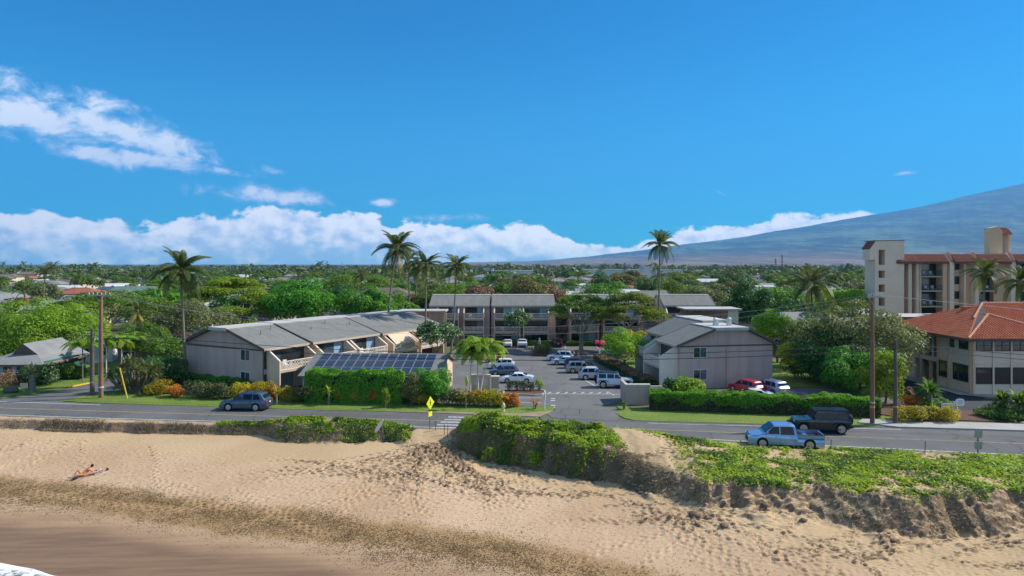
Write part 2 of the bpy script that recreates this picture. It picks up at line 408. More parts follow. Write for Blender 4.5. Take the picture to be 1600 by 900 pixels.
def dune(x):
    c = [np.interp(x, DT[:, 0], DT[:, i]) for i in range(1, 7)]
    w = (vn(x, x * 0, .55, 2) - .5) * 1.1 + (vn(x, x * 0, 1.7, 4) - .5) * .6
    k = np.clip((x + 5) / 6, .2, 1)
    c[0] = c[0] + w * k; c[2] = c[2] + w * k * .9 + (vn(x, x * 0, 2.3, 7) - .5) * .35 * k
    return c
SEA = -2.88
def height(x, y):
    x = np.asarray(x, float); y = np.asarray(y, float)
    yF, zF, yS, zS, yC, zC = dune(x); n = yN(x)
    yW = 30.5 - .27 * np.clip(x, -90, 90); yB = 37.5 - .27 * np.clip(x, -90, 90)
    yB = np.minimum(yB, yF - 1.0); yW = np.minimum(yW, yB - 4)
    z = np.where(y < yW, SEA - .02 - (yW - y) * .085, 0.0)
    def seg(z, a, za, b, zb): 
        t = np.clip((y - a) / np.maximum(b - a, 1e-3), 0, 1); return np.where((y >= a) & (y < b), za + (zb - za) * t, z)
    z = seg(z, yW, SEA - .02, yB, -2.27); z = seg(z, yB, -2.27, yF, zF)
    z = seg(z, yF, zF, yS, zS); z = seg(z, yS, zS, yC, zC); z = seg(z, yC, zC, n, 0.0)
    z = np.where(y >= n, -.03, z)
    tf = np.clip((y - yF) / (yS - yF), -1.5, 2.5)                       # rough eroded face
    face = np.exp(-((tf - .45) / .75) ** 2) * np.clip((x + 24) / 8, 0, 1) * np.where((x > -8.5) & (x < -4.2), .1, 1)
    z = z + face * (fbm(x, y * .6, .8, 5, 11) * .9 + (vn(x, y, 2.6, 31) - .5) * .26 + (vn(x, y, 4.5, 33) - .5) * .12)
    apron = np.clip(1 - np.abs(y - (yF - .9)) / 1.8, 0, 1) * np.clip((x - 0) / 6, 0, 1)
    z = z + apron * np.maximum(fbm(x, y, .7, 4, 21), 0) * 1.3
    top_ = np.clip((y - yS) / 1.0, 0, 1) * np.clip((n - y) / 1.2, 0, 1)
    z = z + top_ * fbm(x, y, .5, 4, 41) * .45
    z = z + fbm(x, y, .12, 3, 51) * .12 * np.clip((n - y) / 4, 0, 1)
    return z

# ------------------------------------------------------------------ beach mesh with trodden footprints
xs = np.concatenate([np.linspace(-160, -50, 40)[:-1], np.arange(-50, 42, .11), np.linspace(42, 160, 40)])
NR = 290
ts = np.concatenate([[0, .5], np.linspace(.72, 1, NR) ** 1.0 * 1.0])
Xg = np.repeat(xs[:, None], NR + 2, 1)
n_ = yN(xs); ystart = np.minimum(34.5, n_ - 16.0) - 0
rows = np.concatenate([[-60.0, -12.0], np.zeros(NR)])
Yg = np.zeros_like(Xg)
tt = np.linspace(0, 1, NR)
for i in range(len(xs)):
    Yg[i, 2:] = ystart[i] + (n_[i] + .4 - ystart[i]) * tt; Yg[i, 0] = ystart[i] - 45; Yg[i, 1] = ystart[i] - 8
Zg = height(Xg, Yg)
ifine = 39
def stamp(x, y, a, L=.15, W=.075, dpt=.05):
    if y + .27 * x < 37.5: return
    i = int((x + 50) / .11) + ifine
    if i < 8 or i > len(xs) - 50: return
    j = int((y - ystart[i]) / (n_[i] + .4 - ystart[i]) * (NR - 1)) + 2
    if j < 8 or j > NR - 6: return
    sl_ = (slice(i - 5, i + 6), slice(j - 5, j + 6))
    ddx = Xg[sl_] - x; ddy = Yg[sl_] - y; u = (ddx * math.cos(a) + ddy * math.sin(a)) / L; v = (-ddx * math.sin(a) + ddy * math.cos(a)) / W
    q = u * u + v * v
    Zg[sl_] += -dpt * np.exp(-q) + dpt * .55 * np.exp(-(np.sqrt(q) - 1.7) ** 2 * 3)
rs = random.Random(3)
def track(x, y, a, n, jit=.15):
    for k in range(n):
        a += rs.gauss(0, jit); x += math.cos(a) * .36; y += math.sin(a) * .36; s = .14 * (1 if k % 2 else -1)
        stamp(x - math.sin(a) * s, y + math.cos(a) * s, a, .17, .10, .065)
for k in range(70):                                                    # fan out of the gap in the dune
    track(-6.3 + rs.gauss(0, 1.1), 56.3 - rs.random() * 2.2, -math.pi / 2 + rs.gauss(.12, .75), rs.randint(14, 36))
for k in range(36):
    track(rs.uniform(-46, 38), rs.uniform(42, 50), rs.choice([0, math.pi]) + rs.gauss(0, .35), rs.randint(20, 70), .08)
for k in range(5): track(-43 + k * 1.6, 59, -1.4 + k * .1, 24, .2)
for k in range(11): track(rs.uniform(3, 12), 45 - rs.uniform(0, 3), -.5 + rs.gauss(0, .3), 30, .15)
for k in range(22): track(rs.uniform(14, 32), 38.5 - rs.uniform(0, 2), -.2 + rs.gauss(0, .5), 26, .25)
for k in range(9000):                                                 # small old prints of the trodden strip
    x = rs.uniform(-49, 40); c = rs.gauss(45 if x < 4 else 42.5, 3.0); y = c - .27 * x
    if c < 39.5: continue
    stamp(x, y, rs.uniform(0, 6.3), rs.uniform(.10, .17), rs.uniform(.08, .11), rs.uniform(.008, .034))
V = np.stack([Xg.ravel(), Yg.ravel(), Zg.ravel()], 1)
nr = NR + 2; ii, jj = np.meshgrid(np.arange(len(xs) - 1), np.arange(nr - 1), indexing='ij'); q = (ii * nr + jj).ravel()
me = np_mesh('beach', V, np.stack([q, q + nr, q + nr + 1, q + 1], 1)); me.polygons.foreach_set('use_smooth', [True] * len(me.polygons))
# sand material: dry sand, seaweed litter band, wet sand, earthy scarp on steep faces
m, n, b = newmat('sand'); tcn = n.nodes.new('ShaderNodeTexCoord'); ov = tcn.outputs['Object']; sp = n.nodes.new('ShaderNodeSeparateXYZ'); n.links.new(ov, sp.inputs[0])
sx, sy, sz = (NX(n, sp.outputs[i]) for i in range(3))
wob = (noise(n, ov, .09, 4, .6) - .5) * 5.0 + (noise(n, ov, .9, 3, .6) - .5) * 1.8
c = sy + sx * .27 + wob + (sx + 1.0)._op('MAXIMUM', 0.0) * .32 * (sy * -1).ss(-46, -41)
big = noise(n, ov, .12, 4, .55).ss(.35, .65)
dry = mixc(n, big, (.55, .378, .235), (.47, .308, .180))
fn = noise(n, ov, 5.5, 4, .7)
dry = mixc(n, fn.ss(.52, .72) * .35, dry, (.30, .20, .12))
sm = c.ss(45.5, 49) * .75
dry = mixc(n, sm, dry, mixc(n, big, (.52, .365, .20), (.47, .33, .18)))
grains = noise(n, ov, 11, 4, .75)
speck = grains.ss(.54, .62)
sea1 = c.ss(36.4, 37.6) * (c * -1).ss(-41.4, -39.9)
sea2 = (sea1 * (speck * .3 + .7))
colr = mixc(n, sea2, dry, mixc(n, speck, (.31, .185, .07), (.09, .05, .018)))
lit = noise(n, ov, 7, 3, .6).ss(.66, .70) * c.ss(35, 40) * (c * -1).ss(-48.5, -43)
colr = mixc(n, lit * .75, colr, (.14, .09, .05))
streak_v = n.nodes.new('ShaderNodeMapping'); streak_v.inputs['Scale'].default_value = (.12, 1.6, 1); streak_v.inputs['Rotation'].default_value = (0, 0, .26); n.links.new(ov, streak_v.inputs[0])
st = noise(n, streak_v.outputs[0], 1.5, 5, .6)
damp = (c * -1).ss(-37.6, -36.0)
colr = mixc(n, damp * .9, colr, mixc(n, st.ss(.35, .65), (.40, .26, .15), (.31, .195, .115)))
wet = ((sy + sx * .27) + (noise(n, ov, .11, 3, .5) - .5) * 4.5 * 1.0 + (st - .5) * .7)
wetm = (wet * -1).ss(-35.9, -33.6)
colr = mixc(n, wetm, colr, mixc(n, st.ss(.35, .65), (.25, .15, .080), (.19, .112, .062)))
geo = n.nodes.new('ShaderNodeNewGeometry'); gs = n.nodes.new('ShaderNodeSeparateXYZ'); n.links.new(geo.outputs['True Normal'], gs.inputs[0]); nz = NX(n, gs.outputs[2])
steep = (nz * -1).ss(-.86, -.62) * c.ss(44, 47)
colr = mixc(n, steep * .85, colr, mixc(n, noise(n, ov, 2.6, 6, .75).ss(.38, .62), (.34, .22, .135), (.13, .08, .05)))
n.links.new(colr, b.inputs['Base Color'])
n.links.new((wetm * -.45 + .9).s, b.inputs['Roughness']); b.inputs['Specular IOR Level'].default_value = .22
wv = n.nodes.new('ShaderNodeTexWave'); wv.bands_direction = 'Y'; wv.inputs['Scale'].default_value = 2.1; wv.inputs['Distortion'].default_value = 3.5; wv.inputs['Detail'].default_value = 2; wv.inputs['Detail Scale'].default_value = .6; n.links.new(ov, wv.inputs[0])
hgt = steep * noise(n, ov, 2.2, 6, .7) * 5.0 + NX(n, wv.outputs[1]) * sm * .35 + fn * (sm * -.35 + .5) * .9 + grains * .35
bn = n.nodes.new('ShaderNodeBump'); bn.inputs['Distance'].default_value = .06; n.links.new((wetm * -.9 + .95).s, bn.inputs['Strength']); n.links.new(hgt.s, bn.inputs['Height']); n.links.new(bn.outputs[0], b.inputs['Normal'])
beach = link('beach', me, m); tag(beach, kind='structure')

# sea: sheet with low swash and foam
m, n, b = newmat('sea_water'); tcn = n.nodes.new('ShaderNodeTexCoord'); ov = tcn.outputs['Object']; sp = n.nodes.new('ShaderNodeSeparateXYZ'); n.links.new(ov, sp.inputs[0])
sx, sy, sz = (NX(n, sp.outputs[i]) for i in range(3))
edge = sy + sx * .27 + (noise(n, ov, .35, 3, .5) - .5) * 1.6
fo = noise(n, ov, 2.2, 5, .7, dist=1.2)
foam = (edge.ss(28.6, 30.0) * fo.ss(.40, .58))._op('MAXIMUM', edge.ss(29.8, 30.3) * fo.ss(.3, .45))
cc_ = mixc(n, edge.ss(12, 30), (.02, .10, .12), (.16, .115, .085))
n.links.new(mixc(n, foam, cc_, (.82, .83, .85)), b.inputs['Base Color'])
n.links.new((foam * .5 + .06).s, b.inputs['Roughness'])
bn = n.nodes.new('ShaderNodeBump'); bn.inputs['Distance'].default_value = .08; bn.inputs['Strength'].default_value = .5
n.links.new((noise(n, ov, 1.2, 5, .6) + foam * .4).s, bn.inputs['Height']); n.links.new(bn.outputs[0], b.inputs['Normal'])
sx_ = np.arange(-40, -12, .25); W = MB()
sxx = [-60000, -160] + list(sx_) + [-12, 30, 160, 60000]
prev = None
rows_ = []
for x in sxx:
    xe = max(-160, min(160, x)); ye = 30.25 - .27 * max(-90, min(90, xe)) + (.5 * (vn(x, 0, .45, 77) - .5) * 2 if -41 < x < -12 else 0)
    rows_.append([(x, -60000, SEA), (x, -200 if abs(x) < 200 else -60000 + 1, SEA), (x, ye - 6, SEA), (x, ye - .7, SEA + .07), (x, ye, SEA + .045), (x, ye + .35, SEA - .06)])
for a, c_ in zip(rows_[:-1], rows_[1:]):
    for k in range(5): W.poly([a[k], c_[k], c_[k + 1], a[k + 1]])
W.build('sea', m, smooth=60); tag(bpy.data.objects['sea'], kind='structure')

# ------------------------------------------------------------------ ground sheet to the horizon
GX = [-45000, -9000, -2000, -400, -160, -60, -41.6, -29, -19.7, -8, 5, 13.6, 24.2, 33, 60, 160, 400, 2000, 9000, 45000]
g = MB()
def gy(x, k):
    a = float(yN(x)) + .1 if abs(x) <= 400 else (float(yN(math.copysign(400, x))) + 0)
    return [a, max(a + 10, 90), 200, 500, 1200, 3600, 9000, 60000][k]
gz_ = [-.03] * 8
for x0, x1 in zip(GX[:-1], GX[1:]):
    for k in range(7):
        g.poly([(x0, gy(x0, k), gz_[k]), (x1, gy(x1, k), gz_[k]), (x1, gy(x1, k + 1), gz_[k + 1]), (x0, gy(x0, k + 1), gz_[k + 1])])
tag(g.build('ground', MT['ground']), kind='structure')

# ------------------------------------------------------------------ road, streets, lots
def sheet(name, pts, m, z=0.0, kind='structure'):
    """flat slab with a real lip, 4 cm deep"""
    pts = [(p[0], p[1]) for p in pts]
    ar = sum(a[0] * c[1] - c[0] * a[1] for a, c in zip(pts, pts[1:] + pts[:1]))
    if ar < 0: pts = pts[::-1]
    o = MB().prism([(x, y, z - .04) for x, y in pts], [(x, y, z) for x, y in pts]).build(name, m); tag(o, kind=kind); return o
rx = [-400, -160, -60, -47, -41.6, -37, -29, -19.7, -10, -8, 0, 5, 10, 13.6, 24, 33, 37.6, 60, 160, 400]
def strip(name, f0, f1, m, z, x0=-400, x1=400, step=None, mb=None):
    s = mb or MB(); X = [x for x in rx if x0 < x < x1]; X = [x0] + X + [x1]
    for a, c_ in zip(X[:-1], X[1:]):
        s.poly([(a, f0(a), z), (c_, f0(c_), z), (c_, f1(c_), z), (a, f1(a), z)])
    if mb: return None
    o = s.build(name, m); tag(o, kind='structure'); return o
fN = lambda x: float(yN(x)); fR = lambda x: float(yR(x)); fM = lambda x: fN(x) * .5 + fR(x) * .5
strip('road', lambda x: fN(x) + .05, fR, MT['asphalt'], .0)
ln = MB()
strip('', lambda x: fN(x) + .55, lambda x: fN(x) + .67, None, .005, mb=ln)
strip('', lambda x: fR(x) - .75, lambda x: fR(x) - .63, None, .005, -400, -41, mb=ln)
strip('', lambda x: fR(x) - .75, lambda x: fR(x) - .65, None, .005, 12, 33, mb=ln)
tag(ln.build('road_edge_line', MT['paint_white']), kind='structure')
ln = MB(); strip('', lambda x: fM(x) - .14, lambda x: fM(x) - .05, None, .005, mb=ln); strip('', lambda x: fM(x) + .05, lambda x: fM(x) + .14, None, .005, mb=ln)
tag(ln.build('road_centre_line', mat('faded_yellow', (.42, .35, .16), .8, (.24, .21, .13), 3)), kind='structure')
sd_ = MB(); rdr = random.Random(12); xx_ = -60.0
while xx_ < 42:                                                          # sand blown over the seaward edge of the asphalt
    L_ = rdr.uniform(1.5, 5); w_ = rdr.uniform(.15, .75); P_ = [(xx_ + L_ * k / 6, fN(xx_ + L_ * k / 6) + .04 + w_ * math.sin(math.pi * k / 6) * rdr.uniform(.6, 1.2)) for k in range(1, 6)]
    sd_.poly([(xx_, fN(xx_) + .04, .0085), (xx_ + L_, fN(xx_ + L_) + .04, .0085)] + [(a, c_, .0085) for a, c_ in P_[::-1]]); xx_ += L_ + rdr.uniform(0, 1.5)
tag(sd_.build('sand_drift', MT['dirt']), kind='structure')
cw = MB()
for i, (y0, xa) in enumerate([(58.4, -6.75), (59.4, -6.55), (60.4, -6.35), (61.4, -6.1), (62.4, -5.85)]):
    cw.poly([(xa, y0, .006), (xa + 2.7, y0 - .25, .006), (xa + 2.72, y0 + .15, .006), (xa + .02, y0 + .4, .006)])
tag(cw.build('crosswalk', MT['crosswalk_paint']), kind='structure')
def gp(*pp, z=0): return [tuple(G(a, b_, z)[:2]) for a, b_ in pp]
# side street on the left
sheet('side_street', gp((-140, 634), (-60, 628), (0, 624), (57, 617.5), (114, 606), (140, 600.5), (172, 592), (186, 592), (176, 611), (136, 617.5), (100, 626.5), (91, 630.2), (0, 633)), MT['asphalt'], .003)
# car park with its entrance
lot = gp((862, 652), (853, 646), (868, 641), (862, 634), (787, 634.5), (700, 634), ) + [(-9.5, 76), (-9.5, 120), (14, 119.5), (15.5, 101), (15.4, 88), (14.5, 74.8), (9.6, 68)] + gp((925, 632), (966, 640), (968, 646), (962, 657))
sheet('car_park', lot, MT['lot_asphalt'], .004)
sheet('rear_parking_bay', [(13.5, 68.4), (40, 67.4), (40, 77.2), (19, 76.2), (14, 74.6)], MT['lot_asphalt'], .003)
ml = MB()
def mline(a, b_, w=.1, z=.010):
    a = Vector((*a, z)); b_ = Vector((*b_, z)); t = (b_ - a).normalized(); s = Vector((-t.y, t.x, 0)) * w / 2; ml.poly([a - s, b_ - s, b_ + s, a + s])
mline(G(853, 615.5)[:2], G(978, 616)[:2], .12)
for k in range(8): mline(G(856 + k * 13, 615)[:2], G(861 + k * 13, 612.8)[:2], .14)
mline(G(914, 594)[:2], G(938, 608)[:2]); mline(G(906, 583)[:2], G(920, 594)[:2]); mline(G(895, 573)[:2], G(902, 580)[:2]); mline(G(949, 612)[:2], G(960, 618)[:2])
mline(G(787, 621)[:2], G(846, 622)[:2]); mline(G(760, 628)[:2], G(846, 629)[:2])
for k in range(7): mline((-1.8 + k * 2.7, 113.5), (-1.8 + k * 2.7, 118.5))
for k in range(5): mline((24 + k * 2.8, 69), (23.2 + k * 2.8, 74.5))
for px, py in ((863.5, 623), (863.5, 626), (863.5, 633.5), (863.5, 636.5)): a = G(px, py); mline((a.x - .2, a.y), (a.x + .25, a.y), .28)
tag(ml.build('parking_lines', MT['paint_white']), kind='structure')
# grass verges and lawns
sheet('grass_verge', [(x, fR(x)) for x in (-36.5, -29, -19.7, -8, 0, 2.6)] + gp((866, 640), (866, 637), (862, 635), (787, 635.5), (740, 634), (690, 630)) + [(-17, 71.5), (-30, 73.3), (-40, 74.0)], MT['grass'], .035)
sheet('corner_lawn', gp((91, 626.5), (137, 618.2), (176, 612), (186, 606)) + [(-40, 74.0)] + [(-36.5, fR(-36.5)), (-41.6, fR(-41.6) + .1)], MT['grass'], .034)
sheet('sand_edge', [(x, fR(x) - .02) for x in (-12, -8, 0, 2.5)] + gp((864, 642)) + [(1, fR(1) + 1.1), (-6, fR(-6) + .55), (-12, fR(-12) + .25)], MT['dirt'], .042)
sheet('hedge_verge', gp((962, 646), (975, 653.5)) + [(x, fR(x)) for x in (11, 13.6, 24.2, 32)] + gp((1400, 655), (1380, 650)) + [(29, 63.6), (13.5, 65.2), (10.3, 67.6)] + gp((968, 640)), MT['grass'], .036)
sheet('house_lawn', gp((-200, 628), (-60, 623), (0, 620), (55, 615), (112, 604), (138, 598), (172, 590), (186, 589)) + [(-44, 100), (-90, 100), (-110, 78)], MT['grass'], .033)
sheet('inner_lawn', [(16, 78), (15.8, 100), (19, 106), (17.2, 78)], MT['grass'], .03)
sheet('court_lawn', [(-15, 84), (-9.6, 84), (-9.6, 100), (-12, 100)], MT['grass'], .03)
sheet('east_lawn', [(30.6, 78), (32, 100), (44, 100), (41, 77.5)], MT['grass'], .03)
# right side: pavement, drive, kerbs
sheet('pavement', [(33, 58.55), (44.5, 57.0), (44.6, 59.4), (36, 60.6), (31.5, 61.4), (30.5, 60.2)], MT['concrete'], .12)
sheet('driveway_apron', [(44.6, 56.6), (62, 54.8), (62, 58.9), (44.8, 59.6)], MT['concrete'], .008)
sheet('driveway', [(44.6, 59.4), (62, 58.8), (62, 66), (66, 72.2), (51, 71.2), (49.0, 73.2), (49.0, 90), (43.6, 92), (41.0, 76), (38.6, 68.6), (41.6, 66.0), (44.3, 65)], MT['new_asphalt'], .006)
sheet('building_walk', [(47.6, 90), (47.6, 73.0), (49.6, 71.4), (66, 71.2), (66, 73.4), (52, 74), (52, 90)], MT['concrete'], .14)
ar_ = MB(); a0 = G(1510, 642); 
ar_.poly([(46.5, 65.6, .012), (46.75, 65.75, .012), (48.15, 62.9, .012), (47.85, 62.75, .012)]); ar_.poly([(47.4, 62.9, .0125), (48.6, 63.3, .0125), (48.5, 61.6, .0125)])
ar_.poly([(45.2, 60.4, .012), (52.2, 60.1, .012), (52.2, 60.5, .012), (45.2, 60.8, .012)]); ar_.poly([(50.6, 70.9, .012), (51.0, 70.9, .012), (53.4, 66.4, .012), (53.0, 66.3, .012)])
tag(ar_.build('drive_arrow', MT['paint_white']), kind='structure')
def kerb(pts, m, name='kerb', w=.18, h=.15, z0=-.01):
    k = MB()
    for i in range(len(pts) - 1):
        a = Vector((*pts[i][:2], 0)); c_ = Vector((*pts[i + 1][:2], 0)); t = (c_ - a).normalized(); s = Vector((-t.y, t.x, 0)) * w / 2; e = t * w * .3 if 0 < i else Vector()
        P = [a - s, c_ - s + t * .0, c_ + s, a + s]
        k.prism([p + Vector((0, 0, z0)) for p in P], [p + Vector((0, 0, h + i * .0007)) for p in P])
    o = k.build(name, m); tag(o, kind='structure'); return o
kerb([(66, 71.1), (51.0, 71.25), (49.2, 72.0), (48.4, 73.2)], MT['paint_red'])
kerb([(62, 58.2), (58, 59.4), (54.6, 61.5), (52.3, 64.3), (52.6, 66.2), (54.0, 67.4), (62, 68)], MT['paint_red'])
kerb([(44.5, 57.0), (33, 58.5), (30.5, 60.1)], MT['concrete'], h=.13)
kerb([(44.4, 65), (44.55, 62.4), (44.7, 60.6)], MT['paint_yellow'])
kerb([G(112, 604.8)[:2], G(140, 599.2)[:2]], MT['paint_yellow'])
kerb([(-9, 119.5), (15, 119.5)], MT['concrete'])
sheet('planting_bed', [(44.2, 65), (44.4, 60.6), (36.5, 61.6), (33.5, 64.4), (36, 69.5), (38.5, 68.6), (41.5, 66.0)], MT['mulch'], .05)
sheet('planting_bed', [(61.8, 58.4), (58, 59.6), (54.7, 61.7), (52.5, 64.3), (52.8, 66.1), (54.1, 67.2), (61.8, 67.8)], MT['mulch'], .06)
# kerbed island in front of the white saloon
isl = gp((787, 616.5), (787, 610.5), (842, 609.5), (851, 612), (852, 615), (846, 617.8), (835, 618.5))
sheet('island_bed', isl, MT['mulch'], .1); kerb(isl + [isl[0]], MT['concrete'], w=.2, h=.16)
sheet('hedge_bed', [(12.2, 100), (14.2, 101), (16.6, 78), (14.6, 76.2), (13.7, 84)], MT['mulch'], .06)
sheet('shrub_bed', [(2.9, 104), (3.2, 107.5), (6.3, 107.5), (6.0, 103.4)], MT['mulch'], .08)

# ------------------------------------------------------------------ volcano slope on the right
prof = [(600, 413.2), (700, 412.8), (735, 410.4), (780, 409.4), (830, 408), (860, 406), (900, 402), (960, 396), (1000, 391.5), (1050, 384.5), (1100, 378), (1150, 371.5), (1200, 363), (1250, 355), (1300, 346), (1350, 337),
        (1400, 329.5), (1450, 320), (1500, 308), (1550, 296), (1600, 286), (1700, 270), (1900, 252), (2400, 258), (3200, 300), (5000, 395), (6000, 410)]
pu = np.array([(a - 800) / F for a, _ in prof]); pv = np.array([(HY - c_) / F for _, c_ in prof])
us = np.concatenate([np.linspace(-.19, .9, 420), np.linspace(.9, 4.8, 90)[1:]])
NT = 120; t_ = np.linspace(0, 1, NT)
U, T = np.meshgrid(us, t_, indexing='ij')
Yd = 5200 + 10000 * T
hr = np.interp(U, pu, pv)
Xd = U * Yd
prof_t = np.where(T < .16, T / .16 * .07, .07 + .93 * ((T - .16) / .84) ** 1.25)
Hh = CH + 15200 * (hr + fbm(U * 30, U * 0, 1, 4, 5) * .0022) * prof_t
rough_ = fbm(U * 80, T * 1.3, 1, 5, 8) * 90 * np.clip(T * 1.3 - .15, 0, 1) * np.clip(hr * 12, 0, 1) + np.minimum(fbm(U * 30, T * 1.6, 1, 4, 28), 0) * 220 * np.clip(T - .1, 0, 1) * np.clip(hr * 12, 0, 1) * (1 - T) * 2
Hh = Hh + rough_ * (1 - T ** 6)
Hh[:, 0] = -40; Hh[:, -1] = Hh[:, -2] - 400
V = np.stack([Xd.ravel(), Yd.ravel(), Hh.ravel()], 1); nr = NT
ii, jj = np.meshgrid(np.arange(len(us) - 1), np.arange(nr - 1), indexing='ij'); q = (ii * nr + jj).ravel()
me = np_mesh('mountain', V, np.stack([q, q + nr, q + nr + 1, q + 1], 1)); me.polygons.foreach_set('use_smooth', [True] * len(me.polygons))
m, n, b = newmat('mountain_slope'); tcn = n.nodes.new('ShaderNodeTexCoord'); ov = tcn.outputs['Object']; sp = n.nodes.new('ShaderNodeSeparateXYZ'); n.links.new(ov, sp.inputs[0]); hz_ = NX(n, sp.outputs[2])
mp = n.nodes.new('ShaderNodeMapping'); mp.inputs['Scale'].default_value = (.0012, .00025, .0028); n.links.new(ov, mp.inputs[0])
a_ = noise(n, mp.outputs[0], 1.2, 7, .65); a2 = noise(n, mp.outputs[0], 6, 6, .7)
gcol = mixc(n, (a_ * .55 + a2 * .45).ss(.46, .58), (.016, .03, .016), (.11, .16, .06))
bcol = mixc(n, (a_ * .5 + a2 * .5).ss(.42, .58), (.10, .065, .04), (.24, .16, .09))
cc_ = mixc(n, (hz_ + (a_ - .5) * 260).ss(20, 240), bcol, gcol)
n.links.new(cc_, b.inputs['Base Color']); b.inputs['Roughness'].default_value = 1
tag(link('mountain', me, m), kind='structure')
# ------------------------------------------------------------------ building helpers (local metres)
def window(parent, o, u, w, h, nr_, frame=None, pane=None, mull=1, fw=.06, rail=0, name='window'):
    """framed window: o = lower middle on the wall, u = unit vector along the wall, nr_ = outward normal"""
    o = Vector(o); u = Vector(u); nn = Vector(nr_); zz = Vector((0, 0, 1)); f = MB()
    def bar_(u0, u1, z0, z1, d0=-.02, d1=.05):
        P = [o + u * u0 + zz * z0 + nn * d0, o + u * u1 + zz * z0 + nn * d0, o + u * u1 + zz * z1 + nn * d0, o + u * u0 + zz * z1 + nn * d0]
        if (u.cross(zz)).dot(nn) > 0: P = P[::-1]
        f.prism(P, [p + nn * (d1 - d0) for p in P])
    bar_(-w / 2, w / 2, 0, fw); bar_(-w / 2, w / 2, h - fw, h); bar_(-w / 2, -w / 2 + fw, fw, h - fw); bar_(w / 2 - fw, w / 2, fw, h - fw)
    for k in range(1, mull + 1):
        x = -w / 2 + w * k / (mull + 1); bar_(x - fw * .4, x + fw * .4, fw, h - fw, -.02, .043)
    for k in range(1, rail + 1):
        z = h * k / (rail + 1); bar_(-w / 2 + fw, w / 2 - fw, z - .025, z + .025, -.02, .036)
    fo_ = f.build(name, frame or MT['frame_white'], parent)
    for k in range(mull + 1):
        x0 = -w / 2 + w * k / (mull + 1) + fw * .3; x1 = -w / 2 + w * (k + 1) / (mull + 1) - fw * .3
        pm = pane[k % len(pane)] if isinstance(pane, (list, tuple)) else (pane or MT['glass_dark'])
        dd = .012 + .006 * (k % 2)
        MB().poly([o + u * x0 + zz * .03 + nn * dd, o + u * x1 + zz * .03 + nn * dd, o + u * x1 + zz * (h - .03) + nn * dd, o + u * x0 + zz * (h - .03) + nn * dd]).build('pane', pm, fo_)
    return fo_
_rail_cache = {}
def railing(parent, a, b_, h=.95, cell=.38, m=None):
    """white lattice balustrade from a to b (feet at a.z)"""
    a = Vector(a); b_ = Vector(b_); L = (b_ - a).length; t = (b_ - a) / L; zz = Vector((0, 0, 1)); r = MB()
    r.bar(a + zz * (h - .04), b_ + zz * (h - .04), .09, .09); r.bar(a + zz * .05, b_ + zz * .05, .06, .1)
    hb_ = h - .18; n_c = max(2, round(L / cell / 1.0)); c_ = L / n_c
    r.bar(a + zz * (.1 + hb_ / 2), b_ + zz * (.1 + hb_ / 2), .018, .05)
    for k in range(n_c):
        p = a + t * c_ * k; q_ = p + t * c_
        for z0, z1 in ((.1, .1 + hb_ / 2), (.1 + hb_ / 2, .1), (.1 + hb_ / 2, .1 + hb_), (.1 + hb_, .1 + hb_ / 2)):
            r.bar(p + zz * z0, q_ + zz * z1, .03, .055)
    for k in range(0, n_c + 1, 4): r.bar(a + t * c_ * k + zz * .02, a + t * c_ * k + zz * (h - .05), .05, .05)
    return r.build('railing', m or MT['siding_light'], parent)
def slidedoor(parent, o, u, w, h, nn, panes, frame=None):
    return window(parent, o, u, w, h, nn, frame or MT['frame_dark'], panes, mull=len(panes) - 1, fw=.05, name='sliding_door')

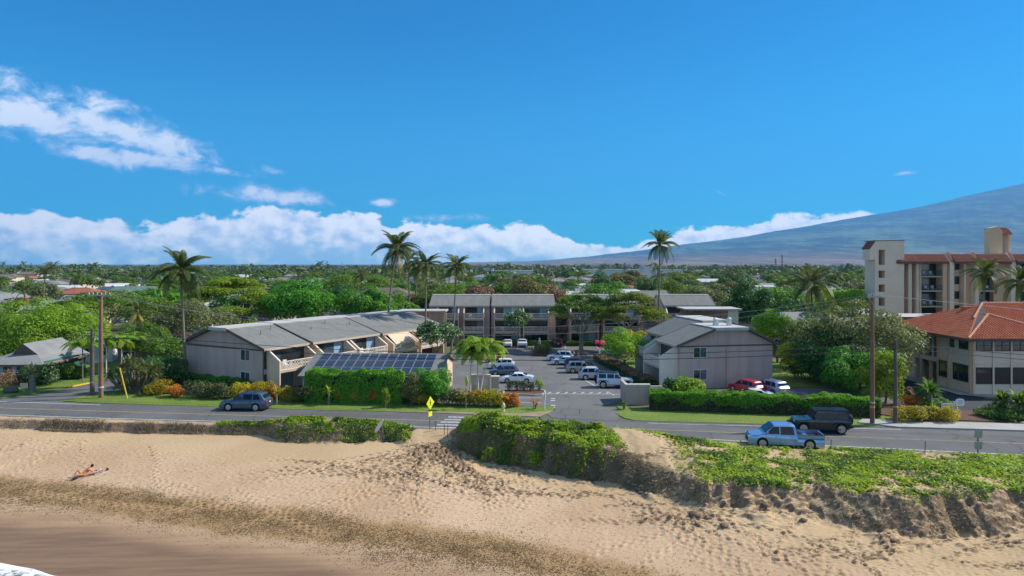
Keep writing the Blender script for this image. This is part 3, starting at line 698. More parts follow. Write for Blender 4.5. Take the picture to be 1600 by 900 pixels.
def unit_building(name, label, loc, rz, D, units, n_st, hs, zR, zE, group, wallm, gable_ends=('L',), bd=2.0, roofs=None, seed=0, fin_m=None, shade_units=(), over=.55, gable_wall=None, pl=(.40, .60)):
    """apartment wing. local x along the facade, facade faces -y. units: (x0, x1, y_offset, dz)"""
    rs_ = random.Random(seed); root = thing(name, label, 'apartment building', loc, rz, group)
    X0 = min(r_[0] for r_ in roofs); X1 = max(r_[1] for r_ in roofs); fin_m = fin_m or MT['stucco_tan']
    for (x0, x1, yo, dz, nb) in roofs:                                  # one wall block + roof slab per stepped section
        ze = zE + dz; zr = zR + dz; yf = yo; yb = D + yo * .3; ym0 = yf + (yb - yf) * pl[0]; ym1 = yf + (yb - yf) * pl[1]
        P = [(yf, -.05), (yb, -.05), (yb, ze), (ym1, zr - .12), (ym0, zr - .12), (yf, ze)]
        MB().prism([(x0, y, z) for y, z in P], [(x1, y, z) for y, z in P]).build('wall', wallm, root)
        e = .0 if nb else .0; xa, xb = x0 - .0, x1 + .0
        if x0 == X0 and 'L' in gable_ends: xa -= .45
        if x1 == X1 and 'R' in gable_ends: xb += .45
        sl0 = (zr - ze) / (ym0 - yf); th = .2
        prof_ = [(yf - over, ze - over * sl0 + .02), (ym0, zr), (ym0, zr + .10), (ym1, zr + .10), (ym1, zr), (yb + over, ze - over * sl0 + .02)]
        up_ = [(y, z + th) for y, z in prof_[:2]] + [(ym0 - .02, zr + .36), (ym1 + .02, zr + .36)] + [(y, z + th) for y, z in prof_[4:]]
        rf = MB(); lo = [(yf - over, ze - over * sl0 + .02), (ym0, zr), (ym1, zr), (yb + over, ze - over * sl0 + .02)]; hi = [(y, z + th) for y, z in lo]
        for k in (0, 2):
            rf.prism([(xa, *lo[k]), (xa, *lo[k + 1]), (xa, *hi[k + 1]), (xa, *hi[k])], [(xb, *lo[k]), (xb, *lo[k + 1]), (xb, *hi[k + 1]), (xb, *hi[k])])
        ro = rf.build('roof', MT['roof_shingle'], root)
        MB().box(xa - .03, xb + .03, ym0 + .0, ym1 - .0, zr - .05, zr + th + .10).build('flat_ridge', MT['roof_flat'], ro)
        fb = MB(); fb.box(xa, xb, yf - over - .05, yf - over - .003, ze - over * sl0 - .03, ze - over * sl0 + .23); fb.build('fascia', MT['trim_tan'], ro)
        for xx, on in ((xa - .05, x0 == X0), (xb + .003, True)):
            for k in (0, 2): MB().prism([(xx, lo[k][0], lo[k][1] - .06), (xx, lo[k + 1][0], lo[k + 1][1] - .06), (xx, hi[k + 1][0], hi[k + 1][1] + .04), (xx, hi[k][0], hi[k][1] + .04)],
                     [(xx + .047, lo[k][0], lo[k][1] - .06), (xx + .047, lo[k + 1][0], lo[k + 1][1] - .06), (xx + .047, hi[k + 1][0], hi[k + 1][1] + .04), (xx + .047, hi[k][0], hi[k][1] + .04)]).build('barge_board', MT['trim_dark'], ro)
    for end in gable_ends:
        x = X0 if end == 'L' else X1; s = -1 if end == 'L' else 1; yo = [r_ for r_ in roofs if (r_[0] == X0 if end == 'L' else r_[1] == X1)][0][2]
        tb = MB()
        a_, b2 = (x - .04, x - .003) if s < 0 else (x + .003, x + .04)
        tb.box(a_, b2, yo + .02, D + yo * .3 - .02, zE - .28, zE - .12); tb.build('trim_band', MT['trim_dark'], root)
        sd = MB(); yf = yo; yb = D + yo * .3; ym0 = yf + (yb - yf) * pl[0]; ym1 = yf + (yb - yf) * pl[1]; y = yf + .4                 # vertical board siding of the gable
        def top(y): return zE + (zR - zE) * (min(1, (y - yf) / (ym0 - yf)) if y < ym1 else max(0, (yb - y) / (yb - ym1))) - .2
        while y < yb - .4:
            sd.box(a_ + .004, b2 - .006, y, y + .20, zE - .10, max(zE - .06, min(top(y), top(y + .2)))); y += .24
        sd.build('gable_boards', gable_wall or wallm, root)
    for i, (x0, x1, yo, dz) in enumerate(units):
        ze = zE + dz; gap = .12; a, b_ = x0 + gap, x1 - gap; dark = i in shade_units
        fins = MB()
        zr_ = (n_st - 1) * hs + .98
        for xx in (a, b_ - .16):
            P = [(yo + .02, 0), (yo - bd, 0), (yo - bd, zr_), (yo - bd + .12, zr_ + .1), (yo + .0, ze + dz * 0 - .12)]
            f_ = MB(); f_.prism([(xx, *p) for p in P], [(xx + .16, *p) for p in P]); fo_ = f_.build('fin_wall', fin_m, root)
            MB().prism([(xx - .02, yo - bd - .015, zr_ + .0), (xx - .02, yo - bd - .015, zr_ + .1), (xx - .02, yo, ze + .0), (xx - .02, yo, ze - .11)], [(xx + .18, yo - bd - .015, zr_), (xx + .18, yo - bd - .015, zr_ + .1), (xx + .18, yo, ze), (xx + .18, yo, ze - .11)]).build('cap', MT['siding_light'], fo_)
        for s_ in range(n_st):
            z0 = s_ * hs
            if s_: 
                MB().box(a + .165, b_ - .165, yo - bd + .0, yo - .003, z0 - .25, z0 + .02).build('balcony_floor', MT['trim_tan'], root)
                railing(root, (a + .17, yo - bd + .05, z0 + .02), (b_ - .17, yo - bd + .05, z0 + .02), .95)
            w_ = (b_ - a) - .5; 
            pn = rs_.choice([[MT['glass_dark'], MT['glass_dark'], MT['curtain_blue']], [MT['glass_dark'], MT['curtain_blue'], MT['curtain_white']], [MT['glass_mid'], MT['glass_dark'], MT['glass_dark']], [MT['glass_dark'], MT['glass_mid'], MT['curtain_blue']]])
            slidedoor(root, ((a + b_) / 2, yo - .003, z0 + .06), (1, 0, 0), w_, 2.05, (0, -1, 0), pn)
            if s_ and rs_.random() < .6:                                   # a chair on the balcony
                c_ = MB(); cx_ = a + w_ * .3; c_.box(cx_, cx_ + .5, yo - 1.3, yo - .8, z0 + .4, z0 + .46); c_.box(cx_, cx_ + .5, yo - .85, yo - .8, z0 + .46, z0 + .95)
                for qx in (cx_ + .02, cx_ + .44):
                    for qy in (yo - 1.28, yo - .86): c_.box(qx, qx + .04, qy, qy + .04, z0 + .03, z0 + .4)
                co = c_.build('balcony_chair', MT['frame_white']); co.matrix_world = root_matrix(loc, rz); tag(co, f'white chair on floor {s_ + 1}, balcony {i + 1} from the left, ' + CHN.get(seed, 'apartment block'), 'chair', 'chairs on the apartment balconies')
    return root
CHN = {4: 'left apartment wing', 9: 'right apartment wing', 1: 'left back block', 2: 'middle back block', 3: 'block behind the first umbrella tree', 5: 'block behind the second umbrella tree', 6: 'right corner block', 7: 'block behind the lone palm'}
def root_matrix(loc, rz): return Matrix.Translation(Vector(loc)) @ Matrix.Rotation(rz, 4, 'Z')
GRP = 'grey roofed apartment blocks round the car park'
# ---- left wing
ux, uy = .485, .875
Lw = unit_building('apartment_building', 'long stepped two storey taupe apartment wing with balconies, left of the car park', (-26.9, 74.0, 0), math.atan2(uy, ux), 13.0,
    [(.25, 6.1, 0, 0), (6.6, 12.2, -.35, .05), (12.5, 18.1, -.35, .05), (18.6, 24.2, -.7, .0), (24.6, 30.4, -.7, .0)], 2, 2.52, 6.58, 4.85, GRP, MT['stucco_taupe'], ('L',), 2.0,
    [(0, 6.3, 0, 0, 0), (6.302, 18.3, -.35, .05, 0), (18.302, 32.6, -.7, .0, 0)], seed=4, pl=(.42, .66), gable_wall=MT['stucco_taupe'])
nl = (-1, 0, 0)
for z in (.9, 3.35):
    window(Lw, (-.003, 2.9, z), (0, -1, 0), 1.5, 1.25, nl, pane=[MT['glass_dark'], MT['glass_mid']])
dp = MB(); dp.box(-.06, -.004, .02, .12, .0, 4.6); dp.build('downpipe', MT['trim_dark'], Lw)
for z in (.05, 2.6): window(Lw, (-.0025 + .28, -.003, z), (1, 0, 0), .5, 2.0, (0, -1, 0), MT['frame_dark'], mull=0)
for k, xx in enumerate((24.9, 27.9)):                                      # fabric blinds let down over the far balconies
    s_ = MB(); s_.prism([(xx, -2.75, 3.55), (xx + 2.5, -2.75, 3.55), (xx + 2.5, -1.0, 4.9), (xx, -1.0, 4.9)], [(xx, -2.78, 3.58), (xx + 2.5, -2.78, 3.58), (xx + 2.5, -1.03, 4.93), (xx, -1.03, 4.93)])
    s_.build('balcony_blind', MT['stone_white'] if k else MT['stucco_tan'], Lw)
s_ = MB(); s_.prism([(19.2, -2.75, 3.5), (23.6, -2.75, 3.5), (23.6, -1.0, 4.9), (19.2, -1.0, 4.9)], [(19.2, -2.79, 3.53), (23.6, -2.79, 3.53), (23.6, -1.04, 4.93), (19.2, -1.04, 4.93)]); s_.build('balcony_blind', MT['stucco_tan'], Lw)
for vx, vy, vh in ((2.2, 3.0, .35), (4.6, 4.1, .3), (9.5, 2.6, .35), (13.2, 3.9, .3), (16.5, 2.8, .35), (21.5, 3.6, .35), (27.0, 2.4, .3), (29.5, 4.2, .35)):
    zz_ = 4.85 + (6.75 - 4.85) * vy / 5.4; MB().tube([(vx, vy, zz_ - .1), (vx, vy, zz_ + .3 + vh)], .07, 7).build('vent_pipe', MT['metal_grey'], Lw)
# ---- right wing (gable towards the road)
L2 = 13.8; rzR = math.atan2(-.983, .182)
C2 = Vector((18.8, 76.6, 0)); O2 = C2 - Vector((.182, -.983, 0)) * L2
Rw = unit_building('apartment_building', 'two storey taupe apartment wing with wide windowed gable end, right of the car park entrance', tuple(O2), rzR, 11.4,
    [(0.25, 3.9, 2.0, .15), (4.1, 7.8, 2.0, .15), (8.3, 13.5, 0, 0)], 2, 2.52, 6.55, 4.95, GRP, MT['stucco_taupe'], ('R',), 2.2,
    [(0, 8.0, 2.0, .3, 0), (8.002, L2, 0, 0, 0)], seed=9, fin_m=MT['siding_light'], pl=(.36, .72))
for z in (.95, 3.45): window(Rw, (L2 + .003, 2.45, z), (0, 1, 0), 1.65, 1.2, (1, 0, 0), pane=[MT['glass_dark'], MT['glass_mid']])
MB().box(L2 + .003, L2 + .03, 5.6, 5.64, 0, 4.6).build('wall_joint', MT['trim_dark'], Rw)
for yy in (5.2, 6.9):                                                     # roof vents on the flat ridge
    v_ = MB(); v_.box(L2 - 2.4, L2 - 1.9, yy, yy + .5, 6.8, 7.3); v_.lathe([(.16, 0), (.3, .25), (.34, .3), (.1, .5)], 10, (L2 - 2.15, yy + .25, 7.3)); v_.build('roof_vent', MT['stone_white'], Rw)
# ---- three storey range at the back
Y3 = 119.5; hs3 = 2.28
def X3(px): return XA(px, Y3)
def back_block(label, px0, px1, units_px, seed, zE_=6.75, zR_=8.2, ends=(), D=11, y=Y3):
    x0 = XA(px0, y); L_ = XA(px1, y) - x0; us_ = [(XA(a, y) - x0, XA(b_, y) - x0, 0, 0) for a, b_ in units_px]
    units = us_
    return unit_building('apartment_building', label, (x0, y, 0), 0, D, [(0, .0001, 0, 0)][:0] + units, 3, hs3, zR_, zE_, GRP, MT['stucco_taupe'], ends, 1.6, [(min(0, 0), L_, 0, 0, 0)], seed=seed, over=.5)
# unit ends must reach the wall block ends for the roof test, so they are given explicitly
B1 = back_block('three storey apartment block behind the two tall palms, left end of the back range', 671, 765, [(683, 719), (724, 758)], 1)
B2 = back_block('three storey apartment block facing down the middle of the car park', 768, 868, [(771, 814), (816, 858)], 2)
B3 = back_block('three storey apartment block behind the first umbrella tree', 888, 937, [(889, 935)], 3, y=120.4)
B4 = back_block('three storey apartment block behind the second umbrella tree', 939, 1006, [(940, 998)], 5, y=119.9)
for B_, w_ in ((B1, .0), (B2, 0)): pass
# angled side wing with blue shaded balconies at the back right
B5 = unit_building('apartment_building', 'stepped apartment block at the far right corner of the car park', (26.2, 118.5, 0), 0, 9.0,
    [(.2, 6.2, 0, 0)], 3, hs3, 8.3, 6.9, GRP, MT['stucco_taupe'], ('R',), 1.7, [(0, 8.6, 0, 0, 0)], seed=6, fin_m=MT['siding_light'])
B6 = unit_building('apartment_building', 'small apartment block with sloping grey roof behind the tallest lone palm', (22.8, 126, 0), 0, 9.0,
    [(.2, 4.0, 0, 0)], 3, hs3, 8.6, 7.2, GRP, MT['stucco_taupe'], ('R',), 1.5, [(0, 6.2, 0, 0, 0)], seed=7)
# stair and gallery between the back blocks
def gallery(label, px0, px1, y, roof=True, zt=6.6):
    x0, x1 = XA(px0, y), XA(px1, y); r = thing('stair_gallery', label, 'stairwell', (x0, y, 0), 0, 'open stairwells between the back apartment blocks'); L_ = x1 - x0
    MB().box(.05, L_ - .05, 3.0, 3.2, 0, zt).build('back_wall', MT['wall_cream'], r)
    for s_ in (1, 2):
        MB().box(.03, L_ - .03, .0, 2.99, s_ * hs3 - .25, s_ * hs3).build('landing', MT['brick_brown'], r)
        MB().box(.03, L_ - .03, -.08, -.004, s_ * hs3 - .25, s_ * hs3 + .95).build('parapet', MT['brick_brown'], r)
        st = MB()
        for k in range(10): st.box(.3 + k * .17, .3 + k * .17 + .17, 1.6, 2.6, (s_ - 1) * hs3 + k * hs3 / 10, (s_ - 1) * hs3 + (k + 1) * hs3 / 10)
        st.build('stairs', MT['trim_dark'], r)
    MB().box(-.3, L_ + .3, -.4, 3.4, zt, zt + .22).build('roof', MT['roof_flat'], r)
    for xx in (.05, L_ - .17): MB().box(xx, xx + .12, .05, .17, 0, zt).build('post', MT['trim_tan'], r)
gallery('open brown stairwell between the left and middle three storey blocks', 758, 767.5, Y3 + 1.2)
gallery('open brown stairwell right of the middle three storey block', 869, 887.5, Y3 + 1.2)
# breezeway with flat roof at the back right
r = thing('breezeway', 'flat roofed open gallery with brown slatted screens above the right apartment wing', 'gallery', (XA(1072, 108), 108, 0), 0)
Lb = XA(1156, 108) - XA(1072, 108)
MB().box(-.3, Lb + .25, -.4, 5.4, 6.75, 6.98).build('roof', MT['roof_flat'], r)
MB().box(0, Lb, 3.5, 3.7, 0, 6.74).build('back_wall', MT['stucco_taupe'], r); MB().box(0, Lb, .0, 3.49, 4.3, 4.5).build('floor', MT['trim_dark'], r)
MB().box(0, Lb - 1.9, -.1, -.004, 4.2, 5.3).build('parapet', MT['brick_brown'], r); MB().box(Lb - 1.85, Lb - .2, .1, .3, 0, 6.74).build('end_wall', MT['siding_light'], r)
for k in range(6): MB().box(.1 + k * 1.05, .2 + k * 1.05, -.05, .05, 5.3, 6.74).build('post', MT['brick_brown'], r)
MB().box(0, Lb - 1.9, -.02, 3.4, 0, 4.2).build('lower_wall', MT['stucco_taupe'], r)
r = thing('covered_walkway', 'flat pale roofed walkway joining the left wing to the back range', 'walkway', (XA(622, 112), 112, 0), 0)
Lb = XA(697, 112) - XA(622, 112)
MB().box(0, Lb, -.3, 4.0, 6.2, 6.42).build('roof', MT['roof_flat'], r); MB().box(1.2, Lb - .2, 2.4, 2.6, 0, 6.19).build('back_wall', MT['stucco_taupe'], r)
MB().box(1.2, Lb - .2, .0, 2.39, 3.9, 4.1).build('floor', MT['trim_dark'], r)
for k in range(4): MB().box(.3 + k * 2.4, .48 + k * 2.4, 0, .18, 0, 6.19).build('post', MT['trim_tan'], r)
# ---- carport with solar panels
r = thing('solar_carport', 'low carport with dark solar panels on its grey roof, behind the clipped bright hedge', 'carport', (-21.8, 76.2, 0), R(-3.2))
Lc = 14.9
rf = MB(); 
P0 = [(-5.8, 2.35), (0, 4.0), (5.2, 2.6)]
rf.prism([(-.0, -5.8, 2.35), (-.0, 0, 4.0), (-.0, 0, 4.15), (-.0, -5.8, 2.5)], [(Lc, -5.8, 2.35), (Lc, 0, 4.0), (Lc, 0, 4.15), (Lc, -5.8, 2.5)])
rf.prism([(-.0, 0.003, 4.0), (-.0, 5.2, 2.6), (-.0, 5.2, 2.75), (-.0, 0.003, 4.15)], [(Lc, 0.003, 4.0), (Lc, 5.2, 2.6), (Lc, 5.2, 2.75), (Lc, 0.003, 4.15)])
rf.build('roof', MT['roof_shingle'], r)
gw = MB(); gw.prism([(Lc - .5, -5.2, 0), (Lc - .5, 4.6, 0), (Lc - .5, 4.6, 2.65), (Lc - .5, 0, 3.97), (Lc - .5, -5.2, 2.45)], [(Lc - .3, -5.2, 0), (Lc - .3, 4.6, 0), (Lc - .3, 4.6, 2.65), (Lc - .3, 0, 3.97), (Lc - .3, -5.2, 2.45)]); gw.build('end_wall', MT['stucco_tan'], r)
MB().box(.4, Lc - .52, 4.3, 4.5, 0, 2.6).build('rear_wall', MT['stucco_tan'], r); MB().box(.3, .5, -5.2, 4.2, 0, 2.4).build('side_wall', MT['stucco_tan'], r)
for k in range(4): MB().box(.6 + k * 3.6, .8 + k * 3.6, -5.25, -5.05, 0, 2.38).build('post', MT['trim_tan'], r)
for k in range(3):
    window(r, (Lc - .297, -3.9 + k * 1.35, .08), (0, 1, 0), 1.1, 1.95, (1, 0, 0), MT['frame_white'], MT['stone_white'], mull=1, rail=2, name='door')
pm_ = None; sl_ = 1.65 / 5.8; nrm_ = Vector((0, -sl_, 1)).normalized(); vv = Vector((0, 1, sl_)).normalized()
for i in range(12):
    for j in range(3):
        x0 = 1.0 + i * 1.06; y0 = .25 + j * 1.78
        if pm_ is None:
            f = MB(); a = Vector((0, 0, 0)); W_, H_ = 1.0, 1.70
            P = [a, a + Vector((W_, 0, 0)), a + Vector((W_, 0, 0)) + vv * H_, a + vv * H_]; f.prism([p for p in P], [p + nrm_ * .04 for p in P], 1)
            e = .025; Q = [Vector((e, 0, 0)) + vv * e, Vector((W_ - e, 0, 0)) + vv * e, Vector((W_ - e, 0, 0)) + vv * (H_ - e), Vector((e, 0, 0)) + vv * (H_ - e)]
            f.poly([q_ + nrm_ * .0415 for q_ in Q], 0); pm_ = f.data('solar_panel'); pm_.materials.append(MT['solar']); pm_.materials.append(MT['solar_frame'])
        base = Vector((x0, -5.8, 2.5)) + vv * y0 + nrm_ * .09
        link('solar_panel', pm_, None, r, base)
# ---- garage/utility wall group by the entrance
w = MB().box(XA(737, 76), XA(766, 76), 75.2, 75.5, 0, 1.75).build('mailbox_wall', MT['stucco_tan']); tag(w, 'low tan garden wall with two pale letterbox panels behind three slim palms', 'wall')
for k in range(2): MB().box(XA(738.5 + k * 12.5, 75.2), XA(749 + k * 12.5, 75.2), 75.13, 75.197, .75, 1.45).build('mailbox_panel', MT['siding_light'], w)
MB().box(XA(737, 76) - .05, XA(766, 76) + .05, 75.15, 75.55, 1.752, 1.86).build('coping', MT['siding_light'], w)
w = MB().box(XA(768, 76), XA(780, 76), 75.0, 75.6, 0, 1.6).build('pillar', MT['stucco_taupe']); tag(w, 'square taupe pillar at the left edge of the kerbed island', 'pillar')
MB().box(XA(768, 76) - .05, XA(780, 76) + .05, 74.95, 75.65, 1.602, 1.7).build('cap', MT['siding_light'], w)
w = MB().box(XA(978, 68), XA(1016, 68), 68.0, 68.3, 0, 1.95).build('garden_wall', MT['stucco_taupe']); tag(w, 'tall taupe wall at the right side of the car park entrance', 'wall')
RVT = None
MB().box(XA(978, 68) - .06, XA(1016, 68), 67.94, 68.36, 1.952, 2.06).build('coping', MT['siding_light'], w)
MB().box(XA(978, 68), XA(978, 68) + .3, 68.302, 71.5, 0, 1.95).build('return_wall', MT['stucco_taupe'], w)
w = MB().box(XA(1003, 72.5), XA(1045, 72.5), 72.4, 72.6, 0, 1.1).build('slatted_screen', MT['siding_light']); tag(w, 'low pale screen wall behind the entrance wall', 'wall')
# ------------------------------------------------------------------ condo tower on the right
YC = 125.0
def cx(px): return XA(px, YC)
def cz(py): return ZA(py, YC)
r = thing('condo_tower', 'tall beige apartment tower with red mansard roofs and dark recessed balconies, right edge', 'apartment tower', (0, 0, 0))
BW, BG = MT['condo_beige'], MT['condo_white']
tw = MB(); y0, y1 = YC - 2.0, YC + 6
def wallseg(px0, px1, py0, py1, y=YC - 2.0, yb=None, m=BG, name='wall'): return MB().box(cx(px0), cx(px1), y, yb or YC + 9, cz(py1), cz(py0)).build(name, m, r)
stw = MB()
for a_, b2, t_, bo in ((1358.2, 1363.8, 377, 540), (1373.5, 1403, 377, 540), (1363.8, 1373.5, 377, 390.7), (1363.8, 1373.5, 413.8, 422.6), (1363.8, 1373.5, 434, 444), (1363.8, 1373.5, 455.5, 464.4), (1363.8, 1373.5, 477, 540)):
    stw.box(cx(a_), cx(b2), YC - 2, YC + .2, cz(bo), cz(t_))
stw.box(cx(1359.5), cx(1403), YC + .2, YC + 1.9, 0, cz(378)); stw.box(cx(1359.6), cx(1362.5), YC - 1.2, YC + .2, 0, cz(406)); stw.build('stair_tower', BG, r)
sh = MB(); P = [(cx(1343), cz(406)), (cx(1348.8), cz(406)), (cx(1348.8), cz(378)), (cx(1356), cz(377)), (cx(1343), cz(388))]
P = [(cx(1350), cz(406)), (cx(1358.1), cz(406)), (cx(1358.1), cz(379)), (cx(1350), cz(390))]
sh.prism([(x, YC - 1.99, z) for x, z in P], [(x, YC + .5, z) for x, z in P]); sh.build('tower_shoulder', BG, r)
sh = MB(); sh.prism([(cx(1349.6), YC - 2.02, cz(389.5)), (cx(1357.8), YC - 2.02, cz(378.2)), (cx(1357.8), YC - 2.02, cz(376.8)), (cx(1349), YC - 2.02, cz(388))], [(cx(1349.6), YC + .6, cz(389.5)), (cx(1357.8), YC + .6, cz(378.2)), (cx(1357.8), YC + .6, cz(376.8)), (cx(1349), YC + .6, cz(388))]); sh.build('roof_edge', MT['mansard_red'], r)
MB().box(cx(1358), cx(1403.5), YC - 2.05, YC + 1.95, cz(378) + .12, cz(376)).build('parapet', MT['trim_dark'], r)
for a_, b2 in ((390.7, 413.8), (422.6, 434), (444, 455.5), (464.4, 477)):
    MB().box(cx(1363.8), cx(1373.5), YC + .0, YC + .19, cz(b2), cz(a_)).build('stair_opening', MT['wall_brown'], r)
# main body
wallseg(1403.2, 1700, 409, 540, YC + .6, YC + 6, BW)
for a_, b2 in ((1413.5, 1419), (1426, 1430.5), (1513.5, 1516.5), (1480.5, 1484), (1500, 1502.5), (1610, 1616), (1650, 1656)):
    MB().box(cx(a_), cx(b2), YC - 1.2, YC + .598, 0, cz(410)).build('pilaster', BG, r)
def colwin(px0, px1, rows, y=YC + .1, pane=MT['glass_dark']):
    MB().box(cx(px0), cx(px1), y + .004, YC + .596, 0, cz(411)).build('window_bay', BG, r)
    for a_, b2 in rows: window(r, ((cx(px0) + cx(px1)) / 2, y, cz(b2)), (1, 0, 0), cx(px1) - cx(px0) - .1, cz(a_) - cz(b2), (0, -1, 0), MT['frame_dark'], pane, mull=0, fw=.05)
rws = [(412, 421.5), (431.5, 444), (455, 467), (477, 488)]
colwin(1408, 1411.8, [(413, 424), (432, 445), (454.5, 467), (476, 488)]); colwin(1420.5, 1424.5, [(412, 423), (431.5, 445), (454.5, 467), (477, 489)])
colwin(1484.5, 1499.5, rws); colwin(1618, 1640, rws)
BAYN = {1431: 'left', 1516: 'second', 1576: 'third', 1657: 'fourth'}; FLN = ['top', 'middle', 'lower']
def bay(px0, px1, slabs, seed=0):
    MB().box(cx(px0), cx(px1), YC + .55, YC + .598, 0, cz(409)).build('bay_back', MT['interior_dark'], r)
    MB().box(cx(px0), cx(px0) + .12, YC - 1.5, YC + .54, 0, cz(409)).build('bay_cheek', BG, r)
    for k, (pz) in enumerate(slabs):
        z = cz(pz); sb = MB().box(cx(px0) + .13, cx(px1), YC - 1.6, YC + .54, z - .18, z + .06).build('balcony_slab', MT['trim_tan'], r)
        rl = MB(); L_ = cx(px1) - cx(px0) - .1
        rl.bar((cx(px0) + .1, YC - 1.55, z + 1.0), (cx(px1), YC - 1.55, z + 1.0), .06); rl.bar((cx(px0) + .1, YC - 1.55, z + .15), (cx(px1), YC - 1.55, z + .15), .04)
        for j in range(int(L_ / .16)): rl.bar((cx(px0) + .1 + j * .16, YC - 1.55, z + .1), (cx(px0) + .1 + j * .16, YC - 1.55, z + 1.0), .022)
        rl.build('railing', MT['frame_dark'], r)
        w_ = cx(px1) - cx(px0) - .5; slidedoor(r, ((cx(px0) + cx(px1)) / 2, YC + .54, z + .08), (1, 0, 0), w_, 2.15, (0, -1, 0), [MT['glass_dark'], MT['glass_mid'], MT['glass_dark']] if (k + seed) % 2 else [MT['glass_dark'], MT['glass_dark'], MT['glass_mid']])
        for j in range(2):
            c_ = MB(); xx = cx(px0) + .9 + j * 1.2 + (k % 2) * .3; c_.box(xx, xx + .5, YC - 1.0, YC - .5, z + .42, z + .47); c_.box(xx, xx + .5, YC - .55, YC - .5, z + .47, z + .95)
            for q1 in (xx, xx + .45):
                for q2 in (YC - 1.0, YC - .55): c_.box(q1, q1 + .05, q2, q2 + .05, z + .06, z + .42)
            tag(c_.build('balcony_chair', MT['frame_white']), ('left' if j == 0 else 'right') + ' white chair on the ' + FLN[k] + ' balcony of the ' + BAYN[int(px0)] + ' tower bay', 'chair', 'white chairs on the tower balconies')
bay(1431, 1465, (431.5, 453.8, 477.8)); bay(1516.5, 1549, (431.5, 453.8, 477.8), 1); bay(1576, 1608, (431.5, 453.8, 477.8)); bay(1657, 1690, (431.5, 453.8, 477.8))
MB().box(cx(1465), cx(1472), YC - 1.5, YC + .597, 0, cz(409)).build('wall', BW, r); MB().box(cx(1549), cx(1568), YC - .6, YC + .597, 0, cz(409)).build('wall', BW, r); MB().box(cx(1503), cx(1513), YC - .5, YC + .597, 0, cz(409)).build('wall', BW, r)
for (a_, b2, t_) in ((1471, 1480, 395.5), (1513, 1518.5, 395.5), (1568, 1575.5, 395.0), (1641, 1649, 395)):       # tall fins breaking through the roof
    f_ = MB(); P = [(YC - 1.9, 0), (YC + .5, 0), (YC + 1.2, cz(t_)), (YC - .5, cz(t_)), (YC - 1.9, cz(t_ + 14))]
    f_.prism([(cx(a_) + (.35 if a_ == 1471 else 0), y, z) for y, z in P], [(cx(b2), y, z) for y, z in P]); fo_ = f_.build('fin_wall', BG, r)
    MB().prism([(cx(b2) - .5, YC - 2.0, cz(t_ + 14) + .05), (cx(b2) - .5, YC - .5, cz(t_) + .02), (cx(b2) - .5, YC - .5, cz(t_) + .14), (cx(b2) - .5, YC - 2.0, cz(t_ + 14) + .2)], [(cx(b2) + .06, YC - 2.0, cz(t_ + 14) + .05), (cx(b2) + .06, YC - .5, cz(t_) + .02), (cx(b2) + .06, YC - .5, cz(t_) + .14), (cx(b2) + .06, YC - 2.0, cz(t_ + 14) + .2)]).build('cap', MT['mansard_red'], fo_)
def tiled(name, A, B, C_, D_, m, parent, pitch=.32, course=.42, rise=.07):
    """barrel-tiled roof plane: A,B eave left/right, C,D top right/left; real corrugated courses"""
    A, B, C_, D_ = map(Vector, (A, B, C_, D_)); mid = ((D_ + C_) / 2 - (A + B) / 2); n_c = max(1, round(mid.length / course))
    nn = (B - A).cross(D_ - A if (D_ - A).length > .1 else C_ - A).normalized(); nn = nn if nn.z > 0 else -nn; t = MB(); prof_ = [(0, 0), (.2, 0), (.32, rise), (.5, rise * 1.35), (.68, rise), (.8, 0)]
    u_ = (B - A).normalized(); verts = t.v; faces = t.f
    for k in range(n_c):
        f0, f1 = k / n_c, (k + 1) / n_c
        l0, r0 = A.lerp(D_, f0), B.lerp(C_, f0); l1, r1 = A.lerp(D_, f1), B.lerp(C_, f1)
        x0 = (l0 - A).dot(u_); x1 = (r0 - A).dot(u_); xl1 = (l1 - A).dot(u_); xr1 = (r1 - A).dot(u_)
        st_ = math.floor(x0 / pitch); xs_ = []
        for q_ in range(st_, int(x1 / pitch) + 1):
            for fx, hh in prof_:
                xx = (q_ + fx) * pitch
                if x0 <= xx <= x1: xs_.append((xx, hh))
        xs_ = [(x0, 0)] + xs_ + [(x1, 0)]
        o0 = l0 - u_ * x0; o1 = l1 - u_ * xl1; b0 = len(verts)
        for xx, hh in xs_:
            xc = min(max(xx, xl1), xr1)
            verts.append(tuple(o0 + u_ * xx + nn * (hh + .045))); verts.append(tuple(o1 + u_ * xc + nn * hh)); verts.append(tuple(o0 + u_ * xx))
        for i in range(len(xs_) - 1):
            a = b0 + i * 3; faces.append((a, a + 3, a + 4, a + 1)); t.m.append(0); faces.append((a + 2, a + 5, a + 3, a)); t.m.append(0)
    o = t.build(name, m, parent); o['kind'] = 'stuff'; return o
def slab(parent, pts, th, m, name='roof_deck'):
    return MB().prism([(p[0], p[1], p[2] - th) for p in pts][::-1], [(p[0], p[1], p[2] - .02) for p in pts][::-1]).build(name, m, parent)
